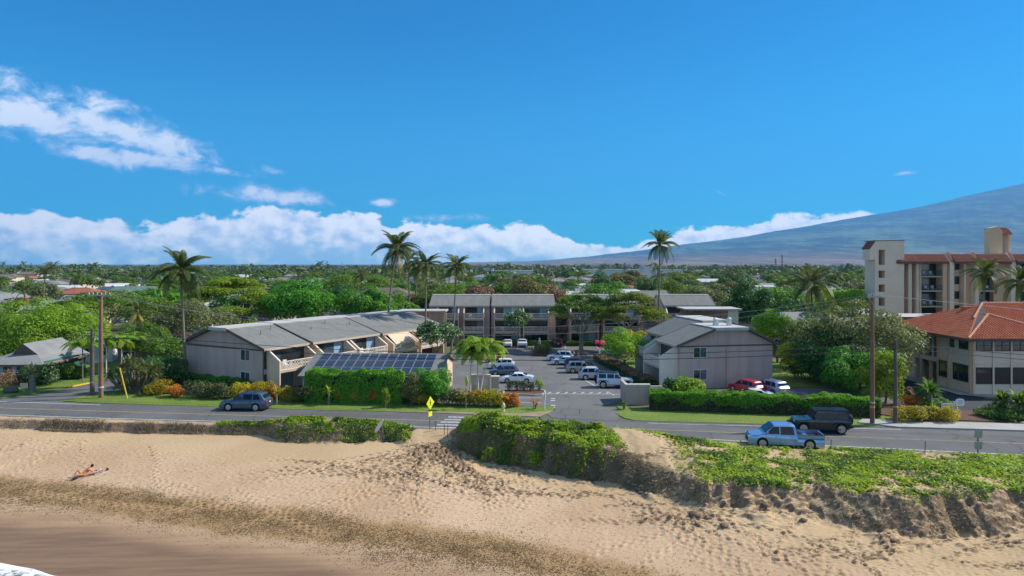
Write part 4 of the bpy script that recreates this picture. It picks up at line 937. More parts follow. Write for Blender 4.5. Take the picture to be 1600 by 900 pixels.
# mansards between fins
zb_, zt_ = cz(409), cz(397)
for a_, b2 in ((1391, 1424), (1424, 1471), (1480, 1513), (1518.5, 1568), (1575.5, 1641), (1649, 1700)):
    ya = YC - 2.3; A = (cx(a_), ya, zb_); B = (cx(b2) - .02, ya, zb_); C_ = (cx(b2) - .02, ya + 1.6, zt_); D_ = (cx(a_) + (.9 if a_ == 1391 else 0), ya + 1.6, zt_)
    tiled('roof_tiles', A, B, C_, D_, MT['mansard_red'], r, .34, .4, .05)
    MB().prism([(A[0], ya + .02, zb_ - .35), (A[0], YC + .5, zb_ - .35), (A[0], YC + .5, zt_ - .02), (A[0] , ya + 1.62, zt_ - .02), (A[0], ya + .02, zb_ - .02)], [(B[0], ya + .02, zb_ - .35), (B[0], YC + .5, zb_ - .35), (B[0], YC + .5, zt_ - .02), (B[0], ya + 1.62, zt_ - .02), (B[0], ya + .02, zb_ - .02)]).build('roof_edge', MT['trim_dark'], r)
MB().box(cx(1404), cx(1700), YC - .6, YC + 6, cz(408.8), zt_ - .03).build('flat_roof', MT['roof_flat'], r)
# lift tower
pt = MB(); xq = lambda q_: XA(q_, 126.5); P = [(xq(1546), cz(400)), (xq(1546), cz(361)), (xq(1549), cz(355)), (xq(1560), cz(353)), (xq(1566.5), cz(361)), (xq(1566.5), cz(400))]
pt.prism([(x, YC + 1.5, z) for x, z in P], [(x, YC + 2.9, z) for x, z in P]); pt.build('lift_tower', BW, r)
MB().box(xq(1575), cx(1594), YC + 4.5, YC + 6, cz(400), cz(366)).build('wall', BG, r); MB().box(cx(1590), cx(1594), YC + 2.2, YC + 4.49, cz(400), cz(366)).build('wall', BG, r)
MB().box(cx(1578), cx(1587), YC + 4.4, YC + 4.49, cz(384), cz(369.5)).build('lift_opening', MT['wall_brown'], r); MB().box(xq(1567), cx(1578), YC + 2.2, YC + 2.4, cz(392), cz(377)).build('parapet', BG, r)
tiled('roof_tiles', (xq(1567), YC + 1.7, cz(366)), (cx(1594), YC + 1.7, cz(366)), (cx(1591), YC + 3.0, cz(354.5)), (xq(1565), YC + 3.0, cz(354.5)), MT['mansard_red'], r, .34, .4, .05)
MB().box(cx(1575), cx(1592), YC + 3.0, YC + 6.2, cz(366), cz(355)).build('roof_edge', MT['trim_dark'], r)
# ------------------------------------------------------------------ red-tiled two storey building
r = thing('tiled_office', 'two storey cream building with wide red barrel tile roof at the right edge', 'building', (0, 0, 0))
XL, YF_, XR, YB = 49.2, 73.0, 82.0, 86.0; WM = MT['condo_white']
zE2 = 6.0
bw = MB(); bw.box(XL, XR, YF_, YB, 0, zE2 - .02)
# porch recess is modelled by splitting the west wall
bw = MB(); bw.box(XL, XR, YF_, 78.9, 0, zE2 - .02); bw.box(XL + 2.6, XR, 78.9, 83.4, 0, zE2 - .02); bw.box(XL, XR, 83.4, YB, 0, zE2 - .02); bw.build('wall', WM, r)
for k in range(9):
    x = XL + 1.25 + k * 1.93
    window(r, (x, YF_, 4.72), (1, 0, 0), 1.72, 1.22, (0, -1, 0), MT['frame_dark'], [MT['glass_mid'], MT['glass_dark']], mull=1, rail=1)
    window(r, (x, YF_, 1.2), (1, 0, 0), 1.72, 1.78, (0, -1, 0), MT['frame_dark'], MT['glass_dark'], mull=0)
    MB().box(x + .88, x + 1.05, YF_ - .12, YF_ - .003, 0, zE2 - .1).build('pilaster', WM, r)
MB().box(XL + .0, XL + .2, YF_ - .14, YF_ - .002, 0, zE2 - .1).build('pilaster', MT['condo_beige'], r)
MB().box(XL + .0, XR, YF_ - .07, YF_ - .004, 3.35, 3.5).build('string_course', WM, r)
wn = (-1, 0, 0)
for yc, w_, z, h_ in ((74.35, 1.6, 4.75, 1.15), (76.3, .75, 4.75, 1.15), (73.75, .95, 1.25, 1.85), (74.75, .95, 1.25, 1.85), (75.75, .85, 1.25, 1.85), (77.9, 1.5, 1.2, 1.85)):
    window(r, (XL, yc, z), (0, -1, 0), w_, h_, wn, MT['frame_dark'], MT['glass_dark'], mull=0)
for y in (73.2, 76.8, 78.7): MB().box(XL - .14, XL - .003, y, y + .2, 0, zE2 - .1).build('pilaster', MT['condo_beige'], r)
MB().box(XL, XL + 2.6, 78.91, 83.39, 3.0, 3.2).build('porch_floor', WM, r); MB().box(XL - .02, XL + .1, 78.91, 83.39, 2.7, 3.19).build('porch_beam', WM, r)
MB().box(XL + 2.5, XL + 2.59, 79.4, 80.6, 3.2, 5.3).build('door', MT['glass_dark'], r); MB().box(XL + 2.5, XL + 2.595, 81.5, 82.8, .0, 2.2).build('door', MT['brick_brown'], r)
for y in (79.9, 81.5, 83.0): MB().box(XL + .0, XL + .16, y, y + .16, 3.2, zE2 - .03).build('column', MT['stone_white'], r)
for y in (80.3, 82.2): MB().box(XL + .02, XL + .3, y, y + .3, 0, 2.7).build('column', MT['condo_beige'], r)
st_ = MB(); st_.prism([(XL + .5, 79.2, 0), (XL + .5, 79.6, 0), (XL + .5, 83.2, 3.0), (XL + .5, 82.8, 3.0)], [(XL + .65, 79.2, 0), (XL + .65, 79.6, 0), (XL + .65, 83.2, 3.0), (XL + .65, 82.8, 3.0)]); st_.build('stair_stringer', MT['brick_brown'], r)
window(r, (XL, 84.3, 4.6), (0, -1, 0), .9, 1.2, wn, MT['frame_dark'], MT['glass_dark'], mull=0)
rl = MB(); 
for k in range(11): rl.bar((XL + .1, 79.95 + k * .14, 3.2), (XL + .1, 79.95 + k * .14, 4.2), .03)
rl.bar((XL + .1, 79.9, 4.2), (XL + .1, 81.5, 4.2), .05); rl.build('railing', MT['frame_dark'], r)
# hip roofs
ex, ey, ez = 48.0, 71.8, 6.12; sl_ = 1 / 2.4
yf2, yb2 = 73.2, 88.6; my = (yf2 + yb2) / 2; rr = (my - yf2) * sl_; zr2 = ez + rr; ax_ = ex + (my - yf2)
west = ((ex, yb2, ez), (ex, yf2, ez), (ax_, my, zr2))
xr_ = 90
Fp = (52.9, 76.4, ez + 4.6 * sl_ - .0)
RT = MT['tile_red']
tiled('roof_tiles', (ex, yb2, ez), (ex, yf2 - 1.4, ez), (ax_, my, zr2), (ax_, my + .01, zr2), RT, r)
tiled('roof_tiles', (ex, yf2, ez), (xr_, yf2, ez), (xr_ - (my - yf2), my, zr2), (ax_, my, zr2), RT, r)
tiled('roof_tiles', (ex, ey, ez + .01), (59.4, ey, ez + .01), (53.31, 76.5, zr2 * 0 + 8.33), (53.3, 76.5, 8.33), RT, r)
tiled('roof_tiles', (59.4, ey, ez), (60.6, 79.0, ez + .2), (54, 79.2, 8.9), (53.3, 76.5, 8.33), RT, r)
slab(r, [(ex, yb2, ez), (ex, ey, ez), (53.3, 76.5, 8.3), (ax_, my, zr2)], .15, MT['trim_dark']); slab(r, [(ex + .1, yf2, ez), (xr_, yf2, ez), (xr_, my, zr2), (ax_, my, zr2)], .15, MT['trim_dark'])
slab(r, [(ex, ey, ez), (59.4, ey, ez), (53.3, 76.5, 8.3)], .12, MT['trim_dark'])
MB().box(ex + .02, xr_, ey + .05, yb2 - .05, ez - .25, ez - .02).build('soffit', MT['trim_dark'], r)
cpm = mat('ridge_tile', (.60, .30, .19), .8, (.50, .22, .13), 3)
for a_, b2 in (((ex, ey, ez + .1), (53.3, 76.5, 8.42)), ((53.3, 76.5, 8.42), (59.4, ey, ez + .1)), ((52.0, 76.9, 7.95), (ax_, my, zr2 + .08)), ((ax_, my, zr2 + .08), (xr_, my, zr2 + .08))):
    a_, b2 = Vector(a_), Vector(b2); L_ = (b2 - a_).length; nn_ = int(L_ / .4); rd = MB()
    for k in range(nn_): rd.tube([a_ + (b2 - a_) * (k / nn_), a_ + (b2 - a_) * ((k + .96) / nn_)], [.15, .12], 8)
    rd.build('ridge_tiles', cpm, r)
v_ = MB().box(53.6, 54.6, 80.9, 81.5, 8.6, 9.0).build('roof_vent', MT['tile_red'], r)
# low flat-roofed block between tower and tiled building
r = thing('low_block', 'low flat roofed white building between the tower and the red tile roof', 'building', (XA(1385, 105), 105, 0)); 
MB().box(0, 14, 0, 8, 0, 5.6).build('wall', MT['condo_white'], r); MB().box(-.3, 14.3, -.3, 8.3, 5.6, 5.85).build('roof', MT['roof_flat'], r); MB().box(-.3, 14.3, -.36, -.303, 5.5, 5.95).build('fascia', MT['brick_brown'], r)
window(r, (3, 0, 3), (1, 0, 0), 2.4, 1.3, (0, -1, 0)); window(r, (7, 0, 3), (1, 0, 0), 2.4, 1.3, (0, -1, 0))

# ------------------------------------------------------------------ houses
def house(label, loc, rz, L, D, h, rise, wallm, roofm, hip=True, group=None, over=.6, win=4, seed=0, garage=False, cat='house'):
    rs_ = random.Random(seed); r = thing('house', label, cat, loc, rz, group)
    MB().box(-L / 2, L / 2, -D / 2, D / 2, -.1, h).build('wall', wallm, r)
    a, b_ = L / 2 + over, D / 2 + over; rf = MB(); hx = a - b_ if hip else a
    th = .14; E = [(-a, -b_, h), (a, -b_, h), (a, b_, h), (-a, b_, h)]
    T1, T2 = (-hx, 0, h + rise), (hx, 0, h + rise)
    rf.poly([E[0], E[1], T2, T1]); rf.poly([E[2], E[3], T1, T2]); rf.poly([E[1], E[2], T2]); rf.poly([E[3], E[0], T1])
    lo = [(x, y, z - th) for x, y, z in E]
    for i in range(4): rf.poly([lo[i], lo[(i + 1) % 4], E[(i + 1) % 4], E[i]])
    rf.poly(lo[::-1]); ro = rf.build('roof', roofm, r)
    if hip: MB().bar((T1[0], 0, T1[2] + .03), (T2[0], 0, T2[2] + .03), .25, .1).build('ridge', roofm, ro)
    for k in range(win):
        x = -L / 2 + L * (k + .6) / (win + .2)
        window(r, (x, -D / 2, 1.0), (1, 0, 0), rs_.choice([1.2, 1.6, 1.9]), 1.15, (0, -1, 0), MT['frame_white'], rs_.choice([MT['glass_dark'], MT['glass_mid']]), mull=1)
    window(r, (-L / 2, 0, 1.0), (0, -1, 0), 1.5, 1.1, (-1, 0, 0)); window(r, (L / 2, 0, 1.0), (0, 1, 0), 1.5, 1.1, (1, 0, 0))
    return r
# green cottage on the left, cut-gable roof
r = thing('cottage', 'single storey dark green cottage with grey shingle roof beside the side street', 'house', (-58.8, 81.2, 0), R(1)); r.scale = (.52, .86, .88)
MB().box(-6.5, 6.5, 0, 9, 0, 2.75).build('wall', MT['wall_green'], r)
rf = MB(); a, b_ = 7.3, 10.0; z0, z1 = 2.7, 5.0
rf.poly([(-8.6, -1.3, z0 - .3), (7.3, -1.3, z0 - .3), (2.4, 2.0, z0 + .75), (-3.6, 2.0, z0 + .75)]); rf.poly([(7.3, -1.3, z0 - .3), (7.3, 10, z0 - .3), (-.6, 10, z1), (-.6, 1.6, z1), (2.4, 2.0, z0 + .75)])
rf.poly([(-8.6, 10, z0 - .3), (-8.6, -1.3, z0 - .3), (-3.6, 2.0, z0 + .75), (-.6, 1.6, z1), (-.6, 10, z1)]); rf.poly([(-3.6, 2.0, z0 + .75), (2.4, 2.0, z0 + .75), (-.6, 1.6, z1)], 1)
rf.poly([(-8.6, 10, z0 - .3), (-.6, 10, z1), (7.3, 10, z0 - .3)], 1); rf.poly([(-8.6, 10, z0 - .32), (7.3, 10, z0 - .32), (7.3, -1.3, z0 - .32), (-8.6, -1.3, z0 - .32)], 1)
rf.build('roof', [MT['roof_grey'], MT['trim_dark']], r); fz = MB(); fz.box(7.3, 7.36, -1.3, 10, z0 - .42, z0 - .16); fz.box(-8.6, 7.3, -1.37, -1.31, z0 - .42, z0 - .16); fz.build('fascia', MT['paint_red'] if False else MT['brick_brown'], r)
for x, w_ in ((-4.3, 2.2), (-1.2, 2.0), (2.0, 1.8)): window(r, (x, -.003, .95), (1, 0, 0), w_, 1.35, (0, -1, 0), MT['frame_white'], [MT['glass_mid'], MT['curtain_white']], mull=1)
window(r, (6.503, 1.2, 1.1), (0, 1, 0), 1.2, 1.1, (1, 0, 0), MT['frame_white'], mull=1)
bd_ = MB()
for k in range(22): bd_.box(6.503, 6.53, 2.2 + k * .3, 2.2 + k * .3 + .04, .1, 2.3)
bd_.build('battens', MT['wall_green'], r)
# houses that can be told apart in the middle distance
HS = [
 (30, 475, 150, 34, 9, 3.2, 1.7, 'wall_cream', 'roof_grey', False, 8, 'long grey gabled roof left behind the bright sea grape trees'),
 (70, 468, 175, 26, 9, 3.2, 1.7, 'wall_white', 'roof_grey', False, -6, 'long grey sheet roof with raised seams at the far left'),
 (45, 490, 128, 12, 9, 2.9, 1.8, 'wall_cream', 'roof_red', True, 0, 'orange roofed house half hidden by palms at the left edge'),
 (130, 545, 100, 9, 8, 2.7, 1.5, 'wall_white', 'roof_white', True, 20, 'pale roofed house behind the short utility pole'),
 (262, 545, 98, 10, 9, 2.8, 1.9, 'wall_brown', 'roof_brown', True, 10, 'weathered brown hip roof house left of the taupe gable'),
 (270, 487, 135, 14, 9, 3.0, 1.3, 'wall_white', 'roof_white', False, 5, 'white flat pitched roof behind the left coconut palm'),
 (535, 492, 150, 9, 9, 3.2, 1.7, 'wall_cream', 'roof_brown', True, 0, 'tan hip roof house between the two round mango trees'),
 (526, 500, 138, 6, 6, 2.5, 1.2, 'wall_white', 'roof_brown', True, 0, 'small tan roofed garage below the hip roof house'),
 (1295, 484, 112, 20, 11, 3.2, 2.0, 'brick_brown', 'roof_grey', False, 18, 'grey roofed brown house behind the right coconut palm'),
 (1235, 478, 128, 24, 10, 3.6, 1.5, 'wall_cream', 'roof_grey', False, 6, 'long pale grey roof behind the right apartment wing'),
 (1370, 470, 150, 16, 10, 3.0, 1.4, 'wall_white', 'roof_white', False, 0, 'low white roofed building beside the beige tower'),
 (980, 452, 210, 15, 10, 4.6, 1.8, 'wall_grey', 'roof_white', True, 0, 'two storey pale grey house above the umbrella trees'),
 (955, 458, 190, 9, 9, 3.0, 1.5, 'wall_white', 'roof_white', True, 10, 'white roofed house just left of the two storey grey house'),
 (880, 466, 165, 13, 9, 3.2, 1.8, 'wall_cream', 'roof_white', True, 10, 'pale roof behind the middle three storey block'),
 (1215, 440, 300, 20, 10, 3.2, 1.6, 'wall_white', 'roof_white', False, 5, 'long white roof in front of the lattice masts'),
 (1110, 446, 250, 18, 10, 3.0, 1.6, 'wall_cream', 'roof_grey', True, -8, 'grey hip roof behind the clump of trees right of the lone palm'),
 (915, 430, 420, 24, 12, 3.5, 2.0, 'wall_brown', 'roof_red', False, 0, 'brick red roofed house on the plain below the mountain'),
 (195, 452, 205, 12, 10, 3.0, 1.8, 'wall_brown', 'roof_brown', True, 0, 'brown hip roof house behind the wooden pole crossarm'),
 (212, 446, 235, 12, 9, 5.0, 1.5, 'wall_green', 'roof_green', False, 0, 'green two storey house with red trim in the left distance'),
 (75, 437, 330, 18, 10, 4.5, 1.8, 'wall_white', 'roof_grey', True, 0, 'white two storey house in the far left distance'),
 (185, 440, 300, 9, 9, 4.5, 1.2, 'wall_white', 'roof_white', False, 30, 'small bright white modern house in the left distance'),
]
for px, pyr, Y, L_, D, h, ri, wm, rm, hip, ang, lab in HS:
    k = 1; house(lab, (XA(px, Y), Y, ZA(pyr, Y) - h - ri), R(ang), L_, D, h, ri, MT[wm], MT[rm], hip, seed=px) if False else house(lab, (XA(px, Y), Y, 0), R(ang), L_, D, h, ri, MT[wm], MT[rm], hip, seed=px)
# big industrial sheds on the plain
for px, Y, L_, h in ((990, 620, 90, 9), (560 + 180, 700, 40, 9), (800, 620, 38, 8), (1018, 560, 12, 12)):
    r = thing('warehouse', {990: 'long white warehouse on the plain left of the lone palm', 740: 'white tank shed on the horizon right of the palms', 800: 'white flat warehouse right of the palm group', 1018: 'small white block tower beside the long warehouse'}[px], 'warehouse', (XA(px, Y), Y, 0))
    MB().box(-L_ / 2, L_ / 2, 0, 20, 0, h).build('wall', MT['wall_white'], r); MB().box(-L_ / 2 - .5, L_ / 2 + .5, -.5, 20.5, h, h + .4).build('roof', MT['roof_white'], r)
# neighbourhood: prototypes then copies
rs = random.Random(21)
protos = []
for i, (wm, rm, hip, L_, h, rn, wn_) in enumerate([('wall_cream', 'roof_grey', True, 15, 2.9, 'grey hip', 'cream'), ('wall_white', 'roof_brown', True, 16, 2.9, 'brown hip', 'white'), ('wall_grey', 'roof_white', False, 18, 3.0, 'white gabled', 'grey'), ('wall_brown', 'roof_grey', False, 14, 3.0, 'grey gabled', 'brown'),
        ('wall_cream', 'roof_red', True, 15, 2.9, 'brick red hip', 'cream'), ('wall_white', 'roof_green', True, 14, 2.9, 'green hip', 'white'), ('wall_white', 'roof_grey', True, 15, 5.2, 'grey hip', 'white two storey'), ('wall_cream', 'roof_brown', True, 17, 5.2, 'brown hip', 'cream two storey')]):
    protos.append(((wm, rm, hip, L_, h), rn, wn_, None))
HP = []
ZN = [(0, 'beyond the left edge'), (60, 'at the left edge'), (125, 'left of the pole'), (200, 'behind the lamp pole'), (265, 'left of the leaning palm'), (330, 'right of the leaning palm'), (400, 'behind the left roofs'), (470, 'above the first mango'), (540, 'between the mangos'), (600, 'above the second mango'), (665, 'behind the tallest palm'), (725, 'behind the slim palms'), (790, 'above the left block'), (860, 'above the middle block'),
      (920, 'above the stairwell'), (990, 'above the umbrella trees'), (1050, 'around the lone palm'), (1110, 'right of the lone palm'), (1175, 'above the breezeway'), (1240, 'above the right gable'), (1310, 'above the brown house'), (9999, 'beside the beige tower')]
def zone(px): return next(t for a, t in ZN if px < a)
pl = [None] * len(protos); cnt = 0; att = 0
while cnt < 250 and att < 9000:
    att += 1; Y = 170 + 900 * rs.random() ** 1.3; px = rs.uniform(-160, 1420); X = XA(px, Y)
    if any((X - a) ** 2 + (Y - c_) ** 2 < (18 + Y * .010) ** 2 for a, c_ in HP): continue
    if px > 1320 and Y < 240: continue
    HP.append((X, Y)); k = rs.choices(range(8), [5, 4, 4, 3, 2, 1, 2, 2])[0]; (wm, rm, hip, L_, h), rn, wn_, _ = protos[k]
    dist = 'near' if Y < 260 else 'midway' if Y < 400 else 'distant' if Y < 650 else 'farthest'
    lab = f'{dist} {wn_} house with {rn} roof, {zone(px)}'; grp = f'{dist} {wn_} houses with {rn} roofs, {zone(px)}'
    if pl[k] is None: pl[k] = house(lab, (X, Y, 0), R(rs.uniform(-25, 25)), L_, 9.5, h, 2.0, MT[wm], MT[rm], hip, group=grp, seed=k)
    else:
        o = copy_tree(pl[k]); o.location = (X, Y, 0); o.rotation_euler = (0, 0, R(rs.choice([0, 90, 0]) + rs.uniform(-25, 25))); s_ = rs.uniform(.85, 1.2); o.scale = (s_, s_, rs.uniform(.9, 1.1)); o['label'] = lab; o['group'] = grp
    cnt += 1
# ------------------------------------------------------------------ foliage makers (numpy)
def leaves_mesh(name, P, N, size, rng, aspect=1.7, droop=0.0, fold=False):
    """one quad per point, normal near N"""
    n = len(P); N = N + rng.normal(0, .55, (n, 3)); N /= np.linalg.norm(N, axis=1, keepdims=True) + 1e-9
    A = rng.normal(0, 1, (n, 3)); A[:, 2] -= droop; U = np.cross(N, A); U /= np.linalg.norm(U, axis=1, keepdims=True) + 1e-9; W = np.cross(N, U)
    s = (size * rng.uniform(.65, 1.3, n))[:, None] if np.isscalar(size) else (size * rng.uniform(.7, 1.25, n))[:, None]
    a = W * s * .5 * aspect ** .5; b_ = U * s * .5 / aspect ** .5
    V = np.empty((n, 4, 3)); V[:, 0] = P - a; V[:, 1] = P + b_ - a * .1; V[:, 2] = P + a; V[:, 3] = P - b_ - a * .1
    return np_mesh(name, V.reshape(-1, 3), np.arange(n * 4).reshape(-1, 4))
def blob_pts(blobs, n, rng, low=-.55, inner=.25):
    B = np.array(blobs, float); w = (B[:, 3] * B[:, 4] + B[:, 3] * B[:, 5]); idx = rng.choice(len(B), n, p=w / w.sum())
    D = rng.normal(0, 1, (n, 3)); D /= np.linalg.norm(D, axis=1, keepdims=True)
    lowm = D[:, 2] < low; D[lowm, 2] *= -1
    r = np.where(rng.rand(n) < inner, rng.uniform(.35, .85, n), rng.uniform(.84, 1.06, n))
    P = B[idx, :3] + D * B[idx, 3:6] * r[:, None]; Nn = D / B[idx, 3:6] * B[idx, 3:4]
    return P, Nn
def crown_blobs(rng, Rr, H, m, sub, z0, flat=.8, low=-.35):
    """lumps spread over an ellipsoid shell, uneven"""
    out = [(0, 0, z0, Rr * .72, Rr * .72, H * .72)]
    for k in range(m):
        d = rng.normal(0, 1, 3); d /= np.linalg.norm(d)
        if d[2] < low: d[2] *= -.6
        q = rng.uniform(.62, .95); s = Rr * sub * rng.uniform(.6, 1.3)
        out.append((d[0] * Rr * q, d[1] * Rr * q, z0 + d[2] * H * q, s, s, s * flat))
    return out
def trunk_mesh(rng, h, r0, spread, n_l=5, fork=.45, name='trunk', sides=7, top_r=.25):
    t = MB(); f = h * fork; p0 = Vector((0, 0, -.2)); p1 = Vector((rng.normal(0, .04) * h, rng.normal(0, .04) * h, f))
    t.tube([p0, p0.lerp(p1, .15), p0.lerp(p1, .6), p1], [r0 * 1.35, r0, r0 * .85, r0 * .75], sides)
    for k in range(n_l):
        a = 2 * math.pi * (k + rng.rand() * .7) / n_l; e = Vector((math.cos(a) * spread * rng.uniform(.5, .95), math.sin(a) * spread * rng.uniform(.5, .95), h * rng.uniform(.8, 1.05)))
        mid = p1.lerp(e, .5) + Vector((math.cos(a), math.sin(a), .35)) * spread * .10
        t.tube([p1 - Vector((0, 0, .05)), mid, e], [r0 * .55, r0 * .35, r0 * top_r * .5], 5)
        for j in range(2):
            e2 = mid + Vector((math.cos(a + (j - .5) * 1.5) * spread * .4, math.sin(a + (j - .5) * 1.5) * spread * .4, h * .22)); t.tube([mid, e2], [r0 * .28, r0 * .1], 4)
    return t
def tree(name, label, loc, Rr, ztop, leaf, n=6000, size=.24, m=22, sub=.36, group=None, seed=0, bark='bark', zc=None, Hh=None, flat=.8, cat='tree', low=-.35, inner=.22, rz=0, sx=1, trunk_h=None):
    rng = np.random.RandomState(seed + 100); Hh = Hh or Rr * .75; zc = zc if zc is not None else ztop - Hh
    r = thing(name, label, cat, loc, rz, group)
    B = crown_blobs(rng, Rr, Hh, m, sub, zc, flat, low)
    P, Nn = blob_pts(B, n, rng, inner=inner); P[:, 0] *= sx; keep = P[:, 2] > .05; P, Nn = P[keep], Nn[keep]
    link('crown', leaves_mesh('crown', P, Nn + np.array([0, 0, .35]), size, rng), LM[leaf], r)
    trunk_mesh(rng, trunk_h or zc, max(.12, Rr * .045), Rr * .7).build('trunk', MT[bark], r, 50)
    return r
def umbrella_tree(label, loc, Rr, ztop, leaf='leaf_monkeypod', n=9000, size=.26, seed=0, group=None, thick=.34, bark='bark_pale', trunk_h=None, r0=None, sx=1, layers=34):
    rng = np.random.RandomState(seed + 300); r = thing('monkeypod_tree', label, 'tree', loc, 0, group); B = []
    for k in range(layers):
        q = math.sqrt(rng.rand()) * .92; a = rng.rand() * 6.28; s = Rr * rng.uniform(.16, .30)
        z = ztop - s * .3 - (q ** 2) * Rr * thick * 1.25 - (rng.rand() ** 2) * Rr * .22
        B.append((q * Rr * math.cos(a) * sx, q * Rr * math.sin(a), z, s, s, s * .34))
    P, Nn = blob_pts(B, n, rng, low=-.3, inner=.3)
    link('crown', leaves_mesh('crown', P, Nn * .5 + np.array([0, 0, 1.0]), size, rng, 1.5), LM[leaf], r)
    h = trunk_h or ztop - Rr * thick - .6; t = MB(); r0 = r0 or Rr * .05; f = Vector((0, 0, h * .32))
    t.tube([(0, 0, -.2), (0, 0, .4), f], [r0 * 1.5, r0 * 1.05, r0 * .9], 8)
    for k in range(7):
        a = k * .9 + rng.rand() * .5; e = Vector((math.cos(a) * Rr * .62 * sx, math.sin(a) * Rr * .62, h + rng.uniform(-.2, .5))); mid = f.lerp(e, .45) + Vector((0, 0, h * .12))
        t.tube([f - Vector((0, 0, .1)), mid, e], [r0 * .5, r0 * .33, r0 * .1], 6)
        for j in (-1, 1): t.tube([mid, mid.lerp(e, .6) + Vector((math.cos(a + j) * Rr * .28, math.sin(a + j) * Rr * .28, h * .2))], [r0 * .24, r0 * .07], 5)
    t.build('trunk', MT[bark], r, 50); return r
# coconut palms ------------------------------------------------------
def frond_mesh(L, droop, seed, pairs=42, leafL=.80, rise=.5, m_='leaf_palm', wid=.09, hang=.8):
    rng = np.random.RandomState(seed); V = []; Fq = []
    def pt(t): 
        x = L * t * (1 - .12 * t * droop); z = rise * L * (t - t * t * .6) - droop * L * .42 * t ** 2.3; return Vector((x, 0, z))
    t = MB(); N_ = 7
    t.tube([pt(i / N_) for i in range(N_ + 1)], [.045 * (1 - .85 * i / N_) * (L / 4) ** .5 for i in range(N_ + 1)], 4, cap=False)
    V = list(t.v); Fq = list(t.f)
    for k in range(pairs):
        u = .12 + .88 * (k + .5) / pairs; p = pt(u); tg = (pt(min(1, u + .02)) - pt(u - .02)).normalized(); ll = leafL * math.sin(math.pi * (u * .82 + .14)) ** .6
        for s in (-1, 1):
            sag = hang * rng.uniform(.5, 1.2); d = (tg * .55 + Vector((0, s * 1.0, .15 - sag * .3))).normalized(); e1 = p + d * ll * .55; e2 = e1 + (d * .7 + Vector((0, 0, -sag))).normalized() * ll * .5
            w_ = tg * wid * .5; n0 = len(V); V += [tuple(p - w_ * .6), tuple(p + w_ * .6), tuple(e1 + w_), tuple(e1 - w_), tuple(e2)]
            Fq += [(n0, n0 + 1, n0 + 2, n0 + 3), (n0 + 3, n0 + 2, n0 + 4, n0 + 4)]
    me = bpy.data.meshes.new('frond'); me.from_pydata(V, [], [f if len(set(f)) == 4 else f[:3] for f in Fq]); me.materials.append(LM[m_]); return me
FR = [[frond_mesh(1.0 * L, d_, 10 * i + j, rise=ri, hang=.75) for j, (d_, ri) in enumerate(((.35, .75), (.9, .45), (1.5, .25)))] for i, L in enumerate((4.2,))]
FRD = frond_mesh(3.6, 1.8, 77, rise=-.25, m_='leaf_palm_dry', hang=1.3)
def palm(label, loc, zc, sc=1.0, lean=(0, 0), nf=20, seed=0, group=None, r0=.17, nuts=True, dry=2, name='coconut_palm', bend=0, wind=0.0, cat='palm tree'):
    rng = random.Random(seed); r = thing(name, label, cat, loc, 0, group); t = MB(); N_ = 16; pts = []; rad = []
    for i in range(N_ + 1):
        u = i / N_; k_ = u ** 2 if bend else u; pts.append(Vector((lean[0] * (u ** (2 if bend >= 0 else .6) if bend else u) , lean[1] * u * u, zc * u - .1))); rad.append(r0 * (1.5 - 1.2 * min(u * 8, 1) * .35 - .45 * u) * (1.07 if i % 2 else 1))
    t.tube(pts, rad, 8); t.build('trunk', MT['palm_bark'], r, 60)
    top = pts[-1]
    MB().lathe([(r0 * .8, -.5), (r0 * 1.35, -.15), (r0 * 1.2, .15), (r0 * .4, .7)], 8, tuple(top)).build('crownshaft', MT['palm_boot'], r, 60)
    for k in range(nf):
        q = k / nf; tier = 0 if q < .34 else 1 if q < .72 else 2
        me = FR[0][tier] if not (q > 1 - dry / nf) else FRD
        an = k * 2.399963 + rng.uniform(-.2, .2); pitch = {0: -.55 + rng.uniform(-.25, .3), 1: -.1 + rng.uniform(-.2, .2), 2: .25 + rng.uniform(-.1, .3)}[tier]
        o = link('frond', me, None, r, tuple(top + Vector((0, 0, .2 - .25 * q)))); o.rotation_euler = (rng.uniform(-.3, .3), pitch, an); s_ = sc * rng.uniform(.85, 1.1) * (.82 if tier == 0 else 1); o.scale = (s_, s_, s_)
    if nuts:
        for j in range(1):
            c_ = MB()
            for k in range(8):
                a = k * .8; c_.lathe([(.02, -.13), (.1, -.07), (.125, 0), (.09, .09), (.02, .13)], 7, (top.x + math.cos(a) * (.28 + .06 * (k % 2)), top.y + math.sin(a) * (.28 + .06 * (k % 2)), top.z - .15 - .12 * (k % 3)))
            o = c_.build('coconut_cluster', MT['coconut'], r, 60); o['kind'] = 'stuff'
    return r
palm('leaning coconut palm in front of the left taupe gable', tuple(G(293, 603)), 13.2, .98, lean=(-.7, 0), seed=3, nf=34, r0=.17, bend=-1)
palm('tallest coconut palm, leftmost of the cluster behind the solar carport', (XA(604, 101), 101, 0), 16.3, 1.05, lean=(1.5, 0), seed=7, nf=32, bend=1, nuts=False)
palm('slim coconut palm rising beside the flowering plumeria', (XA(664, 99), 99, 0), 13.9, .82, lean=(.2, 0), seed=11, nf=28, r0=.14, nuts=False)
palm('curved coconut palm in front of the left three storey block', (XA(703, 104), 104, 0), 13.7, .78, lean=(1.0, 0), seed=13, nf=28, r0=.14, bend=-1, nuts=False)
palm('shaggy coconut palm behind the cluster, left trunk of a close pair', (XA(640, 150), 150, 0), 15.0, 1.0, lean=(-.2, 0), seed=17, nf=18, nuts=False)
palm('shaggy coconut palm behind the cluster, right trunk of a close pair', (XA(646, 152), 152, 0), 13.4, .95, lean=(.9, 0), seed=19, nf=16, nuts=False)
